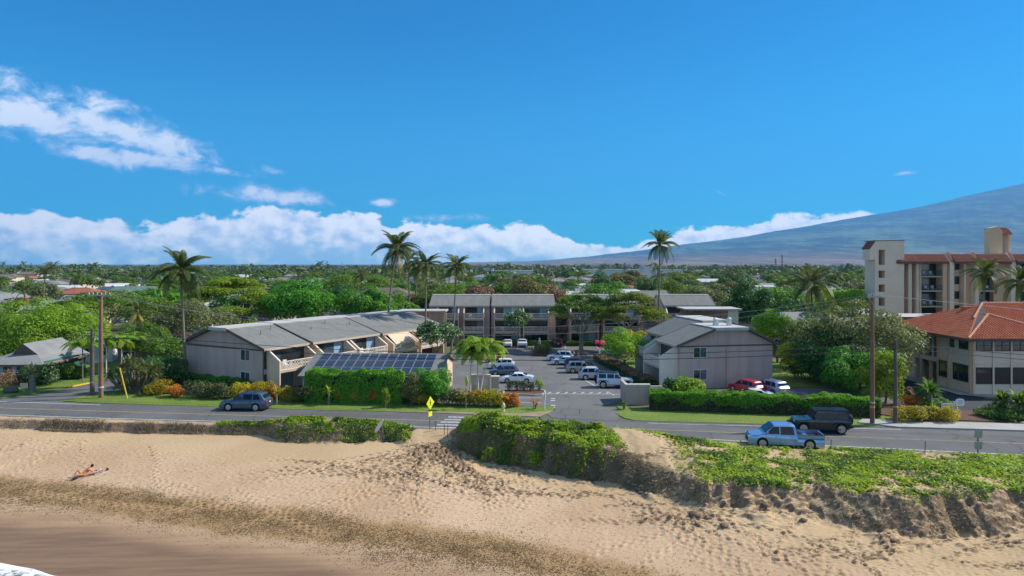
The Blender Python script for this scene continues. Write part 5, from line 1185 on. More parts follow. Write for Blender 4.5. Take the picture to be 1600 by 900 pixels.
palm('lone tall coconut palm above the right umbrella tree', (XA(1028, 112), 112, 0), 17.2, .86, lean=(.35, 0), seed=23, nf=30, r0=.16, nuts=False, dry=1)
palm('coconut palm with curled fronds above the brown house roof', (XA(1270, 96), 96, 0), 11.0, 1.15, lean=(-.2, 0), seed=29, nf=28, r0=.19, nuts=False, dry=3)
palm('coconut palm standing before the beige tower balconies', (XA(1532, 112), 112, 0), 12.6, .95, lean=(.8, 0), seed=31, nf=26, r0=.18)
palm('yellowish coconut palm cut by the right edge, in front of the tower', (XA(1594, 104), 104, 0), 11.2, .95, lean=(0, 0), seed=37, nf=26, r0=.18)
palm('yellow green coconut palm between the wooden pole and the left gable', (XA(215, 98), 98, 0), 7.2, .72, seed=41, nf=16, r0=.14, nuts=False, dry=4)
palm('dark palm at the left edge below the long grey roof', (XA(20, 108), 108, 0), 6.0, .95, seed=43, nf=18, nuts=False)
palm('thin palm at the far left above the sea grape trees', (XA(38, 120), 120, 0), 9.2, .6, seed=44, nf=14, r0=.12, nuts=False)
# arecas: young palms with bright arching fronds
FRA = [frond_mesh(1.9, 1.3, 90 + j, pairs=22, leafL=.52, rise=.9, m_='leaf_areca', wid=.10, hang=.9) for j in range(2)]
def areca(label, loc, zc, sc=1, nf=11, seed=0, stems=1, group=None, lean=0, m_=None):
    rng = random.Random(seed); r = thing('areca_palm', label, 'palm tree', loc, 0, group)
    MB().tube([(0, 0, -.1), (lean * .4, 0, zc * .5), (lean, 0, zc)], [.09, .065, .055], 7).build('trunk', MT['stone_white'] if m_ is None else MT['palm_bark'], r, 60)
    MB().tube([(lean, 0, zc - .1), (lean, 0, zc + .5)], [.07, .05], 6).build('crownshaft', LM['leaf_areca'], r, 60)
    for k in range(nf):
        o = link('frond', FRA[k % 2], None, r, (lean, 0, zc + .3)); o.rotation_euler = (rng.uniform(-.3, .3), rng.uniform(-.75, .25), k * 2.4 + rng.random()); s_ = sc * rng.uniform(.8, 1.15); o.scale = (s_, s_, s_)
    return r
areca('areca palm left of the low letterbox wall', (XA(735, 75), 74.6, 0), 3.7, 1.45, 18, 1, lean=.1)
areca('areca palm with straight stem in front of the letterbox wall', (XA(747, 74.4), 74.4, 0), 4.4, 1.5, 18, 2, lean=-.1)
areca('areca palm leaning right over the letterbox wall', (XA(750, 74.2), 74.2, 0), 4.0, 1.4, 18, 3, lean=.9)
for i, (px, py, zc, s_, lab) in enumerate([(129, 597, 3.7, 1.25, 'areca palm before the cottage corner, nearest the side street'), (166, 590, 3.9, 1.25, 'bright areca palm right of the taller utility pole'), (190, 588, 3.5, 1.2, 'middle bright areca palm behind the pandanus clump'),
        (205, 583, 3.8, 1.3, 'rightmost bright areca palm behind the pandanus clump'), (155, 585, 4.4, 1.2, 'tall areca palm on the lawn behind the poles'), (107, 570, 4.4, 1.1, 'areca palm behind the cottage roof')]):
    p = G(px, py); areca(lab, tuple(p), zc, s_, 13, 20 + i, m_=(None if i in (1, 2, 3) else 'b'))
# ---- bladed plants (pandanus, cycads, cordylines): every blade real, joined as they are hundreds
def blades(center_list, n, L, w_, rng, up=.3, droop=.6):
    V = []; Fq = []
    for (cx_, cy_, cz_) in center_list:
        for k in range(n):
            a = rng.rand() * 6.283; e = rng.uniform(-.25, 1.25); l = L * rng.uniform(.7, 1.15); d = np.array([math.cos(a) * math.cos(e), math.sin(a) * math.cos(e), math.sin(e) + up * .3]); s_ = np.array([-math.sin(a), math.cos(a), 0]) * w_
            p0 = np.array([cx_, cy_, cz_]); p1 = p0 + d * l * .5; p2 = p0 + d * l * .9 + np.array([0, 0, -droop * l * .35]); n0 = len(V)
            V += [p0 - s_ * .5, p0 + s_ * .5, p1 + s_, p1 - s_, p2 + s_ * .2, p2 - s_ * .2]; Fq += [(n0, n0 + 1, n0 + 2, n0 + 3), (n0 + 3, n0 + 2, n0 + 4, n0 + 5)]
    return np_mesh('blades', np.array(V), Fq)
def spiky(name, label, loc, centers, n, L, w_, leaf, seed=0, cat='plant', stem=True, bark='palm_bark', r0=.12, group=None):
    rng = np.random.RandomState(seed); r = thing(name, label, cat, loc, 0, group)
    link('leaf_rosette', blades(centers, n, L, w_, rng), LM[leaf], r)
    if stem:
        t = MB()
        for c_ in centers: t.tube([(c_[0] * .25, c_[1] * .25, -.1), (c_[0] * .8, c_[1] * .8, c_[2] * .6), c_], [r0 * 1.3, r0, r0 * .8], 6)
        t.build('stem', MT[bark], r)
    return r
rng = np.random.RandomState(8)
cs = [(rng.uniform(-3.0, 3.0), rng.uniform(-1.2, 1.6), rng.uniform(.7, 3.6)) for k in range(34)]
cs = [(a, b_, min(c_, 3.7 - abs(a + .6) * .55)) for a, b_, c_ in cs]
spiky('pandanus_clump', 'big grey green clump of spiky pandanus beside the yellow guy wire guard', (XA(213, 74.8), 74.8, 0), cs, 42, 1.15, .05, 'leaf_pale', 1, 'bush')
spiky('cycad_palm', 'short cycad palm with silvery fronds in the bed left of the driveway', (XA(1452, 65.5), 65.5, 0), [(0, 0, 1.7), (.05, .05, 1.8)], 60, 1.7, .09, 'leaf_mid', 2, 'palm tree', r0=.28)
spiky('cycad_palm', 'left cycad palm of the kerbed bed at the right edge', (XA(1566, 63.5), 63.5, 0), [(0, 0, 1.2), (.1, 0, 1.3)], 60, 1.5, .09, 'leaf_mid', 3, 'palm tree', r0=.25)
spiky('cycad_palm', 'larger cycad palm of the kerbed bed, touching the right edge', (XA(1592, 62), 62.0, 0), [(0, 0, 1.3), (.5, .2, 1.0), (.1, .1, 1.4)], 60, 1.7, .09, 'leaf_mid', 4, 'palm tree', r0=.25)
for i, (px, py, z, lab) in enumerate([(432, 633, 1.3, 'yellow spiky dracaena behind the dark blue SUV'), (514, 633, 1.35, 'yellow spiky dracaena at the left end of the orange crotons'), (682, 630, .9, 'pale yellow spiky dracaena behind the near yellow sign'), (975, 640, .5, 'small green dracaena at the foot of the entrance wall')]):
    spiky('dracaena', lab, tuple(G(px, py)), [(0, 0, z)], 42, .95 if i < 3 else .6, .05, 'leaf_yellow' if i < 3 else 'leaf_mid', 10 + i, 'plant', r0=.1)
spiky('low_palm', 'drooping low palm in front of the white flowering shrub by the cottage', tuple(G(50, 612)), [(0, 0, 1.9)], 30, 2.1, .10, 'leaf_olive', 15, 'palm tree', r0=.3)
# ---- bushes, hedges
def bush(label, loc, rx_, ry_, h, leaf, n=2500, size=.13, seed=0, name='bush', cat='bush', group=None, m=12, sub=.42, rz=0, stems=True):
    rng = np.random.RandomState(seed + 900); r = thing(name, label, cat, loc, rz, group); B = [(0, 0, h * .45, rx_ * .75, ry_ * .75, h * .45)]
    for k in range(m):
        a = rng.rand() * 6.28; q = rng.uniform(.3, .8); s = min(rx_, ry_, h) * sub * rng.uniform(.7, 1.3); B.append((math.cos(a) * rx_ * q, math.sin(a) * ry_ * q, h * rng.uniform(.3, .8), s * 1.2, s * 1.2, s))
    P, Nn = blob_pts(B, n, rng, low=-.8, inner=.2); P[:, 2] = np.clip(P[:, 2], .03, None)
    link('leaf_mass', leaves_mesh('leaf_mass', P, Nn + np.array([0, 0, .4]), size, rng), LM[leaf], r)
    if stems:
        t = MB()
        for k in range(5): t.tube([(rng.uniform(-.2, .2) * rx_, rng.uniform(-.2, .2) * ry_, -.05), (rng.uniform(-.6, .6) * rx_, rng.uniform(-.6, .6) * ry_, h * .7)], [.04, .015], 4)
        t.build('stems', MT['bark'], r)['kind'] = 'stuff'
    return r
def hedge(label, p0, p1, w_, h, leaf, n, size=.13, seed=0, bulge=.12, name='hedge', low_leaf=None, frac=.45, group=None, round_=.25):
    """clipped hedge between two ground points: leaves over a lumpy box, woody stems inside"""
    rng = np.random.RandomState(seed + 500); p0 = Vector((*p0[:2], 0)); p1 = Vector((*p1[:2], 0)); L = (p1 - p0).length; ang = math.atan2(p1.y - p0.y, p1.x - p0.x)
    r = thing(name, label, 'hedge', tuple(p0), ang, group); area = [w_ * L, h * L, h * L, w_ * h * 2]; k = rng.choice(4, n, p=np.array(area) / sum(area))
    x = rng.uniform(0, L, n); y = rng.uniform(-w_ / 2, w_ / 2, n); z = rng.uniform(.1, h, n); N_ = np.zeros((n, 3))
    z = np.where(k == 0, h, z); N_[k == 0, 2] = 1; y = np.where(k == 1, -w_ / 2, y); N_[k == 1, 1] = -1; y = np.where(k == 2, w_ / 2, y); N_[k == 2, 1] = 1
    e_ = rng.rand(n) < .5; x = np.where(k == 3, np.where(e_, 0, L), x); N_[k == 3, 0] = np.where(e_[k == 3], -1, 1)
    t_ = z / h; sh = 1 - round_ * np.clip(t_ - .6, 0, 1) ** 2 * 4 * .4; y = y * sh; z = z - (np.abs(y) / (w_ / 2)) ** 4 * round_ * h * .18
    bl = (vn(x, y, 1.1, seed) - .5) * bulge * 2 + (vn(x, z, 3.0, seed + 3) - .5) * bulge; dep = -np.abs(rng.normal(0, .07, n))
    P = np.stack([x, y, z], 1) + N_ * (bl + dep)[:, None]; P[:, 2] += (vn(x + 5, y, .7, seed + 1) - .5) * bulge * 1.5; P[:, 2] = np.clip(P[:, 2], .03, None)
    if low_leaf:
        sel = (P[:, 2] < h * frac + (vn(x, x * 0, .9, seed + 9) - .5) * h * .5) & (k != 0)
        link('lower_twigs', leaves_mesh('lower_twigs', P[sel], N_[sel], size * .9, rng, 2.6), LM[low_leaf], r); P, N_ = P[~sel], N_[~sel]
    link('leaf_mass', leaves_mesh('leaf_mass', P, N_ + np.array([0, 0, .25]), size, rng), LM[leaf], r)
    t = MB(); 
    for j in range(int(L / .45)):
        x0 = j * .45 + rng.rand() * .3; t.tube([(x0, rng.uniform(-.3, .3) * w_, -.05), (x0 + rng.uniform(-.2, .2), rng.uniform(-.35, .35) * w_, h * .8)], [.045, .02], 4)
    t.build('stems', MT['bark_pale'], r)['kind'] = 'stuff'
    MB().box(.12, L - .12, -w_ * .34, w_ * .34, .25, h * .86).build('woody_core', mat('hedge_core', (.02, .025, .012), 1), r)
    return r
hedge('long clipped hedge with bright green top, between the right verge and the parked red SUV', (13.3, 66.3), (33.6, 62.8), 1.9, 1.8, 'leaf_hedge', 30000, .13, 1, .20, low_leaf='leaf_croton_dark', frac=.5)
hedge('bright dense hedge in front of the solar carport', (XA(481, 69.5), 69.6), (XA(632, 69.5), 69.0), 1.9, 3.2, 'leaf_hedge', 24000, .15, 2, .26, round_=.8)
hedge('low hedge behind the two parked cars at the middle block', (XA(800, 117), 117.6), (XA(862, 117), 117.6), 1.1, .9, 'leaf_mid', 3500, .16, 3)
hedge('low hedge at the foot of the umbrella trees', (XA(886, 117), 117.3), (XA(945, 117), 117.3), 1.1, .8, 'leaf_mid', 3500, .16, 4)
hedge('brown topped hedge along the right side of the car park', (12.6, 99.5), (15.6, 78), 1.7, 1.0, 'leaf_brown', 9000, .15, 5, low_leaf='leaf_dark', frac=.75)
hedge('dark green hedge at the foot of the left taupe gable', (XA(285, 79), 79.5), (XA(415, 73.6), 73.2), 1.4, 1.3, 'leaf_hedge_deep', 7000, .15, 6, .2)
bush('broad glossy bush at the right end of the bright carport hedge', (XA(672, 68.6), 68.6, 0), 2.0, 1.6, 3.7, 'leaf_hedge_deep', 9000, .16, 1, m=20)
bush('grey green shrub between the bright hedge and the glossy bush', (XA(645, 68), 67.8, 0), 1.0, 1.0, 3.6, 'leaf_olive', 3500, .14, 2)
# croton border along the verge, left to right
CB = [(246, 617, 1.5, 1.5, 'leaf_gold', 'yellow croton bush next to the yellow guy guard'), (276, 620, 1.0, 1.1, 'leaf_croton_red', 'orange red croton bush below the leaning palm'), (310, 622, 1.9, 1.6, 'leaf_croton_dark', 'dark variegated bush below the left end of the gable'),
      (345, 623, 1.5, 1.5, 'leaf_croton_dark', 'dark variegated bush, second in the roadside border'), (378, 622, 1.5, 1.7, 'leaf_croton', 'yellow green croton behind the hood of the blue SUV'), (405, 623, 1.5, 1.7, 'leaf_gold', 'golden croton behind the roof of the blue SUV'), (428, 624, 1.0, 1.6, 'leaf_croton_red', 'reddish croton bush right of the golden one'),
      (458, 627, 1.4, 1.5, 'leaf_croton', 'yellow croton just right of the blue SUV'), (485, 629, 1.6, 1.6, 'leaf_croton_dark', 'dark speckled bush under the first balcony'), (540, 629, 1.2, 1.6, 'leaf_croton_red', 'orange croton left of the carport hedge centre'), (562, 629, 1.1, 1.6, 'leaf_croton', 'yellow and green croton in front of the carport hedge'),
      (583, 629, 1.2, 1.7, 'leaf_croton_red', 'deep orange croton in front of the carport hedge'), (660, 632, 1.2, 1.3, 'leaf_croton', 'green and yellow bush under the glossy bush'), (702, 633, 1.5, 1.6, 'leaf_croton_dark', 'dark bush behind the near yellow sign'), (722, 633, 1.0, 1.5, 'leaf_croton', 'yellow green bush behind the far yellow sign'),
      (742, 634, 1.2, 1.6, 'leaf_croton', 'yellow croton left of the hydrant, first of three'), (762, 634, 1.3, 1.7, 'leaf_gold', 'golden croton in front of the pillar'), (780, 635, 1.2, 1.4, 'leaf_croton', 'orange tinged croton behind the hydrant'), (798, 636, .9, 1.3, 'leaf_croton_red', 'reddish croton at the right end of the border'),
      (1417, 658, 1.5, 1.3, 'leaf_gold', 'golden clipped bush beside the shorter right pole'), (1447, 658, 1.3, 1.2, 'leaf_gold', 'middle golden bush behind the pavement'), (1478, 659, 1.5, 1.35, 'leaf_croton', 'rounded yellow green bush below the white notice')]
for i, (px, py, rr_, h, lf, lab) in enumerate(CB):
    p = G(px, py); bush(lab, tuple(p), rr_, rr_ * .8, h, lf, 2600, .13, 20 + i, group=None)
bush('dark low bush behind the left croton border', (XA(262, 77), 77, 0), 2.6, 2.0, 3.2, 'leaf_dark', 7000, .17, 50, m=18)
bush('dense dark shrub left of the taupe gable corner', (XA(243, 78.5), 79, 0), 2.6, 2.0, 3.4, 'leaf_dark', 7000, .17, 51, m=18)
bush('green bush beside the wall of the cottage', tuple(G(112, 592)), 1.5, 1.3, 1.9, 'leaf_mid', 3000, .15, 52)
bush('white flowering shrub in front of the cottage windows', tuple(G(62, 601)), 2.6, 1.8, 2.4, 'leaf_plumeria', 5000, .17, 53, m=16)
bush('bare purplish shrub at the left edge below the cottage', tuple(G(6, 606)), 1.4, 1.2, 2.0, 'dry_twig' if False else 'leaf_brown', 1500, .12, 54)
bush('rounded green bush on the island in the middle of the car park', (4.6, 105.3, 0), 1.5, 1.2, 1.9, 'leaf_olive', 4000, .14, 55)
bush('bright yellow green fountain palm clump behind the long clipped hedge', (XA(1078, 69.5), 69.5, 0), 1.9, 1.5, 2.6, 'leaf_areca', 4000, .2, 56, m=16)
bush('dark cordyline left of the fountain palm clump', (XA(1048, 70.5), 70.5, 0), .9, .8, 2.4, 'leaf_dark', 1500, .18, 57)
bush('red leaved shrub near the driveway notice', (XA(1425, 66), 66, 0), .9, .8, 1.5, 'leaf_croton_red', 1200, .13, 58)
bush('deep red cordyline between the pole and the cycad', (XA(1421, 68), 68, 0), .6, .6, 1.9, 'flower_pink' if False else 'leaf_brown', 800, .15, 59)
bush('low green ground shrub under the cycad', (XA(1462, 66), 65.6, 0), 2.0, 1.4, .9, 'leaf_mid', 2600, .14, 60)
bush('low shrub inside the kerbed bed at the right edge', (XA(1578, 62), 62.4, 0), 3.2, 2.4, .9, 'leaf_mid', 5000, .14, 61, m=20)
bush('pink bougainvillea patch on the low hedge', (XA(940, 117), 116.9, 0), 1.3, .7, 1.1, 'flower_pink', 1000, .16, 62)
for k, (px, zz) in enumerate(((796, 1.1), (808, 1.2), (818, 1.2), (829, 1.1), (842, 1.6))):
    bush(['small bare shrub, first from the pillar on the kerbed island', 'small dark shrub, second on the kerbed island', 'small dark shrub, third on the kerbed island', 'small dark shrub, fourth on the kerbed island', 'light green small tree at the right end of the kerbed island'][k], (XA(px, 75.2), 75.2, .08), .55, .45, zz, 'leaf_croton_dark' if k < 4 else 'leaf_bright', 350, .12, 70 + k)
bush('sparse twiggy shrub on the verge beside the white entrance post', (XA(836, 66), 66, 0), .6, .5, 1.4, 'leaf_croton_red', 160, .1, 76)
bush('thin light green sapling in front of the glossy bush', (XA(603, 66.5), 66.5, 0), .4, .4, 2.3, 'leaf_bright', 450, .12, 77)
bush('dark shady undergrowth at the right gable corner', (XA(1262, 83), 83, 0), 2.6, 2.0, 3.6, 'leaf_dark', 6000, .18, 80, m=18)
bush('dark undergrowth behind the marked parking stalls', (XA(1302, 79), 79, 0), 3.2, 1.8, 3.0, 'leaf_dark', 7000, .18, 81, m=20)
# ---- named trees
tree('sea_grape_tree', 'bright yellow green broad tree behind the cottage roof', (XA(75, 97), 97, 0), 6.2, 9.0, 'leaf_bright', 11000, .27, 34, .30, seed=1)
tree('sea_grape_tree', 'dense mid green tree at the left edge behind the cottage', (XA(5, 100), 100, 0), 6.0, 7.4, 'leaf_mid', 9000, .27, 30, .30, seed=2)
tree('broadleaf_tree', 'low bright tree just above the cottage roof ridge', (XA(45, 92), 92, 0), 4.5, 5.5, 'leaf_bright', 6000, .25, 22, .32, seed=3)
tree('broadleaf_tree', 'shaggy olive tree left of the wooden pole', (XA(120, 110), 110, 0), 4.6, 7.4, 'leaf_bright', 6000, .27, 24, .32, seed=4)
umbrella_tree('wide dark umbrella tree behind the crossarm of the wooden pole', (XA(165, 128), 128, 0), 9.6, 9.6, 'leaf_mid', 13000, .34, 5, thick=.38)
umbrella_tree('light green fine leaved umbrella tree above the left roof ridge', (XA(362, 118), 118, 0), 8.6, 12.3, 'leaf_bright', 21000, .30, 6, thick=.62, layers=52)
tree('mango_tree', 'large round deep green mango tree above the middle of the left roof', (XA(468, 116), 116, 0), 6.0, 11.2, 'leaf_mango', 17000, .30, 46, .26, seed=7, Hh=4.4)
tree('mango_tree', 'round deep green mango tree left of the tallest palm', (XA(570, 119), 119, 0), 5.5, 9.6, 'leaf_mango', 15000, .30, 36, .26, seed=8, Hh=3.6)
umbrella_tree('huge dark umbrella tree beyond the mango trees', (XA(555, 195), 195, 0), 12.5, 12.8, 'leaf_mid', 12000, .45, 9, thick=.45, layers=46)
tree('broadleaf_tree', 'pale speckled tree behind the left gable ridge', (XA(302, 100), 100, 0), 6.2, 8.3, 'leaf_pale', 11000, .25, 34, .30, seed=10, Hh=3.4)
tree('broadleaf_tree', 'green tree behind the pale speckled tree, left of the palm trunk', (XA(245, 112), 112, 0), 4.6, 8.6, 'leaf_mid', 6000, .28, 24, .32, seed=11)
tree('plumeria_tree', 'white flowering plumeria at the end of the left wing', (XA(683, 92), 92, 0), 3.1, 6.2, 'leaf_plumeria', 5500, .24, 22, .32, seed=12, Hh=1.8)
tree('plumeria_tree', 'small plumeria in front of the middle three storey block', (XA(808, 114), 114, 0), 2.4, 6.0, 'leaf_plumeria', 3000, .24, 16, .34, seed=13, Hh=1.5)
umbrella_tree('left umbrella tree with forked pale trunk in front of the back range', (XA(908, 111), 111, 0), 5.4, 9.3, 'leaf_monkeypod', 17000, .22, 14, thick=.42, r0=.33, layers=56)
umbrella_tree('right umbrella tree, wider and brighter, in front of the back range', (XA(984, 107), 107, 0), 5.7, 10.0, 'leaf_monkeypod', 21000, .22, 15, thick=.66, r0=.3, layers=80)
tree('round_tree', 'round bright leaved tree at the right side of the car park', (XA(979, 90), 90, 0), 3.0, 5.0, 'leaf_bright', 6500, .2, 24, .32, seed=16, Hh=2.2)
bush('yellow flowering shrub behind the round bright tree', (XA(1000, 97), 97, 0), 2.4, 1.8, 5.0, 'leaf_gold', 3500, .2, 63, m=16)
tree('broadleaf_tree', 'tall dark pointed tree behind the flat roofed breezeway', (XA(1172, 124), 124, 0), 4.2, 11.0, 'leaf_dark', 10000, .30, 34, .28, seed=17, Hh=5.4)
tree('broadleaf_tree', 'brown tinged ironwood behind the middle block, left of two', (XA(830, 150), 150, 0), 5.2, 11.4, 'leaf_olive', 7000, .34, 28, .3, seed=18, Hh=5.0)
tree('broadleaf_tree', 'grey brown ironwood behind the middle block, right of two', (XA(862, 155), 155, 0), 4.6, 10.4, 'leaf_brown', 6000, .34, 26, .3, seed=19, Hh=5.2)
tree('broadleaf_tree', 'rusty brown tree behind the left three storey block', (XA(757, 150), 150, 0), 4.4, 9.4, 'leaf_brown', 6000, .34, 24, .3, seed=20, Hh=4.0)
tree('broadleaf_tree', 'green tree behind the two slim palms', (XA(700, 150), 150, 0), 5.6, 9.6, 'leaf_mid', 7000, .34, 26, .3, seed=21, Hh=4.2)
tree('broadleaf_tree', 'dark green tree left of the rusty brown tree', (XA(730, 165), 165, 0), 5.6, 10.4, 'leaf_mid', 6000, .36, 26, .3, seed=22, Hh=4.4)
tree('broadleaf_tree', 'green tree right of the tallest palm trunk', (XA(625, 140), 140, 0), 4.8, 7.6, 'leaf_mango', 7000, .32, 26, .3, seed=23, Hh=3.6)
tree('broadleaf_tree', 'wide glossy tree between the umbrella trees and the distant grey house', (XA(932, 160), 160, 0), 6.4, 9.4, 'leaf_mango', 8000, .34, 30, .28, seed=24, Hh=4.0)
tree('broadleaf_tree', 'light green tree above the right three storey roofs', (XA(1055, 165), 165, 0), 6.2, 9.6, 'leaf_mid', 7000, .36, 28, .3, seed=25, Hh=3.8)
tree('broadleaf_tree', 'yellow green tree left of the tall dark pointed tree', (XA(1105, 150), 150, 0), 6.0, 8.8, 'leaf_pale', 7000, .34, 28, .3, seed=26, Hh=3.8)
tree('broadleaf_tree', 'bright broad tree behind the right gable roof', (XA(1215, 97), 97, 0), 4.0, 7.4, 'leaf_bright', 7000, .25, 28, .3, seed=27, Hh=2.8)
tree('broadleaf_tree', 'round tree with thin trunk beside the beige tower', (XA(1322, 126), 126, 0), 4.6, 9.4, 'leaf_bright', 7000, .28, 28, .3, seed=28, Hh=2.8)
tree('broadleaf_tree', 'flat topped green tree left of the right coconut palm', (XA(1215, 150), 150, 0), 7.2, 9.0, 'leaf_mango', 9000, .34, 30, .28, seed=29, Hh=3.0)
# the big dark tree mass by the right pole
tree('spreading_tree', 'huge dark spreading tree between the right gable and the tall right pole', (XA(1338, 80), 80, 0), 6.8, 9.1, 'leaf_pale', 20000, .22, 52, .25, seed=30, Hh=4.4, zc=4.6, low=-.8)
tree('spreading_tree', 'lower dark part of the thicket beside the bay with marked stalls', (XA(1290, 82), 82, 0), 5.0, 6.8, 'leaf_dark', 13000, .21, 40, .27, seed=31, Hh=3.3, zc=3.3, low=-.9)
tree('spreading_tree', 'deep green thicket tree just left of the tall right pole', (XA(1345, 73.5), 73.5, 0), 3.9, 5.4, 'leaf_mango', 12000, .19, 36, .27, seed=32, Hh=2.8, zc=2.6, low=-.9)
tree('spreading_tree', 'bright leafy bush tree behind the two right poles', (XA(1383, 68.5), 68.5, 0), 2.4, 5.4, 'leaf_bright', 8000, .17, 30, .28, seed=33, Hh=2.8, zc=2.6, low=-.9)
tree('broadleaf_tree', 'yellow green shrub tree touching the right gable corner', (XA(1241, 83), 83, 0), 1.9, 5.1, 'leaf_yellow', 5000, .18, 20, .3, seed=34, Hh=2.3, zc=2.8, low=-.8)
tree('broadleaf_tree', 'mid green tree behind the yellow shrub at the right gable', (XA(1262, 92), 92, 0), 3.6, 7.2, 'leaf_mid', 7000, .23, 26, .3, seed=35, Hh=3.0, zc=3.8)
tree('broadleaf_tree', 'leafy tree in front of the low white block near the tower', (XA(1366, 88), 88, 0), 3.4, 6.6, 'leaf_pale', 8000, .23, 28, .28, seed=36, Hh=3.0, zc=3.4)
tree('broadleaf_tree', 'tree with dark crown behind the weathered brown house', (XA(232, 92), 91, 0), 3.4, 6.0, 'leaf_mid', 6000, .22, 24, .3, seed=37, Hh=2.6)
tree('broadleaf_tree', 'small leafy tree right of the weathered brown house', (XA(272, 88), 87, 0), 2.6, 5.4, 'leaf_mid', 4500, .2, 20, .3, seed=38, Hh=2.6, zc=2.8)

# ------------------------------------------------------------------ dune plants
rng = np.random.RandomState(77)
def tri(x, a, b_, c_, d_): return np.clip((x - a) / (b_ - a), 0, 1) * np.clip((d_ - x) / (d_ - c_), 0, 1)
def dune_scatter(n, x0, x1, fn, seed):
    rg = np.random.RandomState(seed); x = rg.uniform(x0, x1, n); yF, zF, yS, zS, yC, zC = dune(x); nn = yN(x)
    y = yF - .2 + (nn - .15 - yF + .2) * rg.rand(n); tf = (y - yF) / (yS - yF)
    d_ = fn(x, y, tf, (y - yS) / (nn - yS)); k = rg.rand(n) < d_; return x[k], y[k], tf[k]
def slope_n(x, y, e=.12):
    gx = (height(x + e, y) - height(x - e, y)) / (2 * e); gyy = (height(x, y + e) - height(x, y - e)) / (2 * e); N_ = np.stack([-gx, -gyy, np.ones_like(gx)], 1); return N_ / np.linalg.norm(N_, axis=1, keepdims=True)
def carpet(x, y, tf, v):
    pat = fbm(x, y, .35, 4, 61); pat2 = fbm(x, y, 1.3, 3, 71)
    right = np.clip((x - 10.5 + pat * 5) / 2.5, 0, 1) * np.clip(.95 + pat * 5.0 + pat2 * 2.6, 0.04, 1) * (tf > .93 + pat2 * .6)
    right = right * np.where((x > 24.5) & (x < 28.5) & (v < .45), .25 + .8 * (pat2 > .03), 1)
    blow = np.clip(1.25 - np.abs(x - 10.6 - pat * 9) / 3.4, 0, 1) * (v < .8 + pat2 * .5)
    mound = tri(x, -4.6, -3.4, 6.6, 8.6) * ((tf > .95) * 1.0 + (tf > -.05) * (tf <= .95) * np.clip((fbm(x, y * 2, .8, 4, 81) - .0) * 9, 0, 1) * (.45 + .5 * tf))
    mound = np.maximum(mound, tri(x, -4.6, -3.6, 2.2, 3.8) * (tf > .0) * (tf <= .97) * np.clip((fbm(x, y * 2, .9, 4, 85) + .0) * 8, 0, 1) * .8)
    mound = mound * np.where(x > 6.8, np.clip(.4 + pat2 * 6, 0, 1), 1)
    left = tri(x, -20.5, -18.5, -11.5, -8.2) * ((tf > .45) * 1.0 + (tf <= .7) * np.clip((fbm(x, y * .3, 1.0, 3, 91) + .02) * 8, 0, 1) * .7)
    left = np.maximum(left, tri(x, -14.5, -13.5, -10.5, -8.6) * (tf > -.1) * np.clip(.5 + pat2 * 6, 0, 1)); left = left * np.clip(.75 + pat2 * 5, 0, 1) * np.where(tf < .0, 0, 1)
    lf2 = tri(x, -26, -24, -21.5, -20.5) * (tf > .9) * .6
    mid_ = tri(x, 6, 8, 14, 16) * (v > .62) * np.clip(.6 + pat2 * 7, 0, 1)
    return np.clip(np.maximum.reduce([right * (1 - blow * .85), mound, left, lf2, mid_]), 0, 1)
x, y, tf = dune_scatter(330000, -27, 46, carpet, 1)
z = height(x, y) + rng.rand(len(x)) ** 1.5 * .20
N_ = slope_n(x, y); mo = tri(x, -4.6, -3.4, 6.6, 8.6)
P = np.stack([x, y, z], 1) + N_ * (rng.rand(len(x)) * .22 * (mo + .15) + mo * np.clip(fbm(x, y * 2, .9, 4, 85) + .1, 0, 1) * 1.1)[:, None]
pick = (fbm(x, y, .9, 3, 15) + rng.normal(0, .12, len(x)) + mo * .10 * (tf < 1)) > .06
o = link('beach_creeper', leaves_mesh('beach_creeper', P[~pick], N_[~pick] * 1.2 + np.array([.1, -.1, .5]), .15, rng, 1.3), LM['leaf_vine']); tag(o, kind='stuff', label='bright green creeper covering the dune top', cat='ground cover')
o = link('beach_creeper', leaves_mesh('beach_creeper', P[pick], N_[pick] * 1.2 + np.array([0, 0, .5]), .14, rng, 1.3), LM['leaf_vine_dark']); tag(o, kind='stuff', label='darker green leaves mixed into the dune creeper', cat='ground cover')
# dry roots and twigs hanging over the eroded face
def twigs(x, y, tf, v):
    pat = fbm(x, y * .4, .8, 3, 33)
    a = tri(x, -60, -48, -24, -20) * (tf > -.6) * (tf < 1.25) * np.clip(.25 + fbm(x, y * 0, .35, 3, 34) * 5, 0, 1) * .5
    b_ = np.where(x < -16.5, .5, .12) * tri(x, -24, -19, -9.5, -8.2) * (tf > -.1) * (tf < 1.2) * .5
    c_ = tri(x, -5, -3.5, 7.5, 11) * (tf > -.05) * (tf < 1.15) * np.clip(.45 + pat * 5, .1, 1)
    d_ = np.clip((x - 10) / 3, 0, 1) * (tf > .1) * (tf < 1.2) * np.clip(.25 + pat * 4, 0, .8)
    return np.clip(a + b_ + c_ + d_, 0, 1)
x, y, tf = dune_scatter(150000, -60, 46, twigs, 2); x2, y2, tf2 = dune_scatter(260000, -5.5, 13, lambda x, y, tf, v: twigs(x, y, tf, v) * (.5 + .5 * (fbm(x, y * 2, 1.6, 3, 88) > -.04)), 5); x3, y3, tf3 = dune_scatter(9000, -21, -8, twigs, 6); x, y, tf = (np.concatenate(q_) for q_ in ((x, x2, x3), (y, y2, y3), (tf, tf2, tf3))); z = height(x, y); N_ = slope_n(x, y); n_t = len(x)
left_ = x < -20; P = np.stack([x, y, z], 1) + N_ * (np.where(left_, .02, .05) + rng.rand(n_t) * np.where(left_, .08, .20))[:, None]
